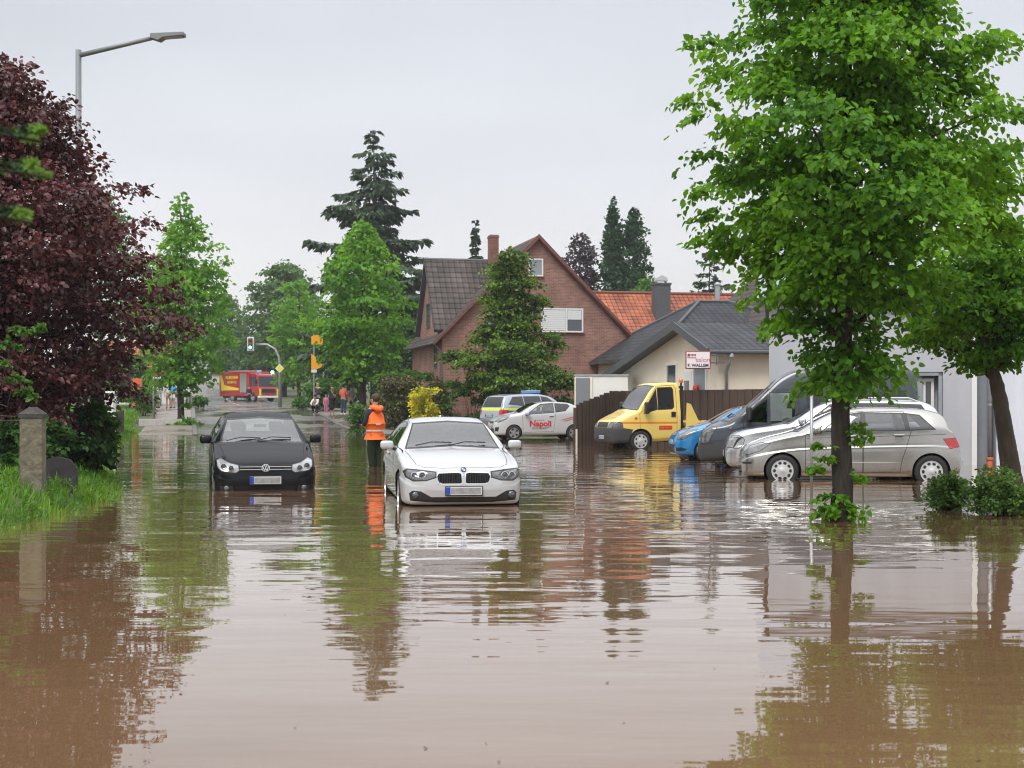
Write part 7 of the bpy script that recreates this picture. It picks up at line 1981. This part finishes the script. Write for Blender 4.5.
# grass of the bank
def grass(name, n, u0, u1, w0, w1, hmin, hmax, m_, seed):
    r_ = np.random.default_rng(seed)
    u = u0 + (u1 - u0) * r_.uniform(0, 1, n) ** 1.35; k = r_.uniform(0, 1, n)
    edge = np.interp(u, [q[0] for q in BANK], [q[1] for q in BANK]) + .22 * np.sin(u * 1.7) + .12 * np.sin(u * 4.1)
    v = edge - w0 - (w1 - w0) * k ** 1.3
    x = RU.x * u + RV.x * v; y = RU.y * u + RV.y * v
    z = np.array([ground_z(a, c) + wob(p, q) for a, c, p, q in zip(x, y, u, v)]) - .02
    h = r_.uniform(hmin, hmax, n) * (.6 + .4 * np.clip((edge - v) / .5, 0, 1))
    th = r_.uniform(0, 2 * pi, n); bend = r_.uniform(.1, .75, n) * h; w = r_.uniform(.004, .010, n) * (1 + u / 30)
    dx, dy = np.cos(th), np.sin(th)
    P = np.stack([x, y, z], 1); S_ = np.stack([-dy, dx, 0 * dx], 1) * w[:, None]; D_ = np.stack([dx, dy, 0 * dx], 1); Z_ = np.array([0, 0, 1.])
    co = np.stack([P - S_, P + S_, P + S_ * .7 + D_ * (bend * .35)[:, None] + Z_ * (h * .6)[:, None], P - S_ * .7 + D_ * (bend * .35)[:, None] + Z_ * (h * .6)[:, None], P + D_ * bend[:, None] + Z_ * h[:, None]], 1).reshape(-1, 3)
    i = np.arange(n)[:, None] * 5
    fs = [tuple(q) for q in np.concatenate([i + np.array([[0, 1, 2, 3]])])] + [tuple(q) for q in i + np.array([[3, 2, 4]])]
    me = bpy.data.meshes.new(name); me.from_pydata(co.tolist(), [], fs); me.materials.append(m_); me.update()
    return tag(add_mesh(name, me), kind='stuff')
grass('grass', 32000, 14.5, 72, -.25, 2.8, .08, .30, GRASS, 1)
g2 = grass('grass', 9000, 60, 100, .1, 5.5, .15, .4, GRASS, 2)
wd = Crown()
for i in range(150):
    u = 15 + 16 * r.uniform() ** 1.3; v = bank_edge(u) - .15 - 1.8 * r.uniform(); p = uv(u, v)
    pad(wd, r, np.array([p.x, p.y, ground_z(p.x, p.y) + .12]), r.uniform(.08, .2), .8, 22, .06, .1, 6)
tag(add_mesh('weeds', wd.mesh('weeds', MIDG, wl=.45)), kind='stuff')
# leaves and scraps drifting on the water
dr = Crown(); k = 26
yy = 6 + 20 * r.uniform(size=k) ** 1.5; xx = r.uniform(-.36, .36, k) * yy * 1.05
dr.add(np.stack([xx, yy, np.full(k, .004)], 1), np.concatenate([r.normal(size=(k, 2)), np.zeros((k, 1))], 1), np.tile([0, 0, 1.], (k, 1)), r.uniform(.010, .026, k))
tag(add_mesh('drifting_leaves', dr.mesh('drifting_leaves', BROWNH)), kind='stuff')

# thin damp air: far things fade a little
HAZE = .00042
m = bpy.data.materials.new('damp air'); m.use_nodes = True; N = m.node_tree.nodes; L = m.node_tree.links; N.remove(N['Principled BSDF'])
pv = N.new('ShaderNodeVolumePrincipled'); pv.inputs['Color'].default_value = (.90, .93, .97, 1); pv.inputs['Density'].default_value = HAZE; pv.inputs['Anisotropy'].default_value = .2
L.new(pv.outputs[0], N['Material Output'].inputs['Volume'])
b = MB(); b.box(-4300, 4300, -1500, 5200, -1.5, 75)
tag(b.build('haze', m), kind='stuff')

# ------------------------------------------------------------------ sky, sun, camera
w = bpy.data.worlds.new('World'); SC.world = w; w.use_nodes = True
nt = w.node_tree; N, L = nt.nodes, nt.links
bg = N['Background']; bg.inputs['Strength'].default_value = .10
SUN_EL, SUN_AZ = R(52), R(205)        # azimuth measured from +Y towards +X
sky = N.new('ShaderNodeTexSky'); sky.sky_type = 'NISHITA'; sky.sun_disc = False; sky.sun_elevation = SUN_EL; sky.sun_rotation = SUN_AZ; sky.dust_density = 3; sky.air_density = 1
tc = N.new('ShaderNodeTexCoord'); sp = N.new('ShaderNodeSeparateXYZ'); L.new(tc.outputs['Generated'], sp.inputs[0])
# cloud deck: a grey layer, brighter overhead as overcast skies are, hiding most of the blue
mr = N.new('ShaderNodeMapRange'); mr.inputs['From Min'].default_value = 0; mr.inputs['From Max'].default_value = 1; L.new(sp.outputs['Z'], mr.inputs['Value'])
cr_ = N.new('ShaderNodeValToRGB'); e = cr_.color_ramp.elements
e[0].position = 0.; e[0].color = (.90, .865, .85, 1); e[1].position = 1.; e[1].color = (1.9, 1.94, 2.0, 1)
for pos, col in ((.06, (.89, .865, .86)), (.15, (.74, .75, .785)), (.27, (.64, .67, .725)), (.45, (.92, .94, .99)), (.7, (1.55, 1.58, 1.63))):
    q = e.new(pos); q.color = (*col, 1)
L.new(mr.outputs['Result'], cr_.inputs['Fac'])
n = N.new('ShaderNodeTexNoise'); n.inputs['Scale'].default_value = 2.2; n.inputs['Detail'].default_value = 4
mp = N.new('ShaderNodeMapping'); mp.inputs['Scale'].default_value = (1, 1, 3.2); L.new(tc.outputs['Generated'], mp.inputs[0]); L.new(mp.outputs[0], n.inputs['Vector'])
nr = N.new('ShaderNodeMapRange'); nr.inputs['From Min'].default_value = .3; nr.inputs['From Max'].default_value = .7; nr.inputs['To Min'].default_value = 8.3; nr.inputs['To Max'].default_value = 10.0; L.new(n.outputs['Fac'], nr.inputs['Value'])
vm = N.new('ShaderNodeVectorMath'); vm.operation = 'SCALE'; L.new(cr_.outputs['Color'], vm.inputs[0]); L.new(nr.outputs['Result'], vm.inputs['Scale'])
mx = N.new('ShaderNodeMix'); mx.data_type = 'RGBA'; mx.inputs['Factor'].default_value = .93
L.new(sky.outputs[0], mx.inputs['A']); L.new(vm.outputs[0], mx.inputs['B']); L.new(mx.outputs['Result'], bg.inputs['Color'])

sun = bpy.data.lights.new('sun', 'SUN'); sun.energy = 1.9; sun.angle = R(28); sun.color = (1., .96, .90)
so = bpy.data.objects.new('sun', sun); COL.objects.link(so)
sd = Vector((sin(SUN_AZ) * cos(SUN_EL), cos(SUN_AZ) * cos(SUN_EL), sin(SUN_EL)))
so.rotation_euler = (-sd).to_track_quat('-Z', 'Y').to_euler()

cam = bpy.data.cameras.new('camera'); co = bpy.data.objects.new('camera', cam); COL.objects.link(co)
co.location = (0, 0, CH); co.rotation_euler = (pi / 2, 0, 0)
cam.sensor_width = 36; cam.lens = 36 * F / 1024; cam.shift_y = (HY - 384) / 1024; cam.clip_end = 8000; cam.clip_start = .1
cam.dof.use_dof = True; cam.dof.focus_distance = 26; cam.dof.aperture_fstop = 4.5
SC.camera = co
SC.view_settings.view_transform = 'Standard'; SC.view_settings.look = 'None'; SC.view_settings.gamma = 1; SC.view_settings.exposure = .32
SC.view_settings.use_curve_mapping = False
SC.render.engine = 'CYCLES'
SC.cycles.pixel_filter_type = 'BLACKMAN_HARRIS'; SC.cycles.filter_width = 1.1
cy = SC.cycles
cy.use_denoising = True; cy.denoiser = 'OPENIMAGEDENOISE'; cy.use_adaptive_sampling = True; cy.adaptive_threshold = .015
cy.max_bounces = 10; cy.diffuse_bounces = 3; cy.glossy_bounces = 4; cy.transparent_max_bounces = 12; cy.transmission_bounces = 4; cy.sample_clamp_indirect = 6
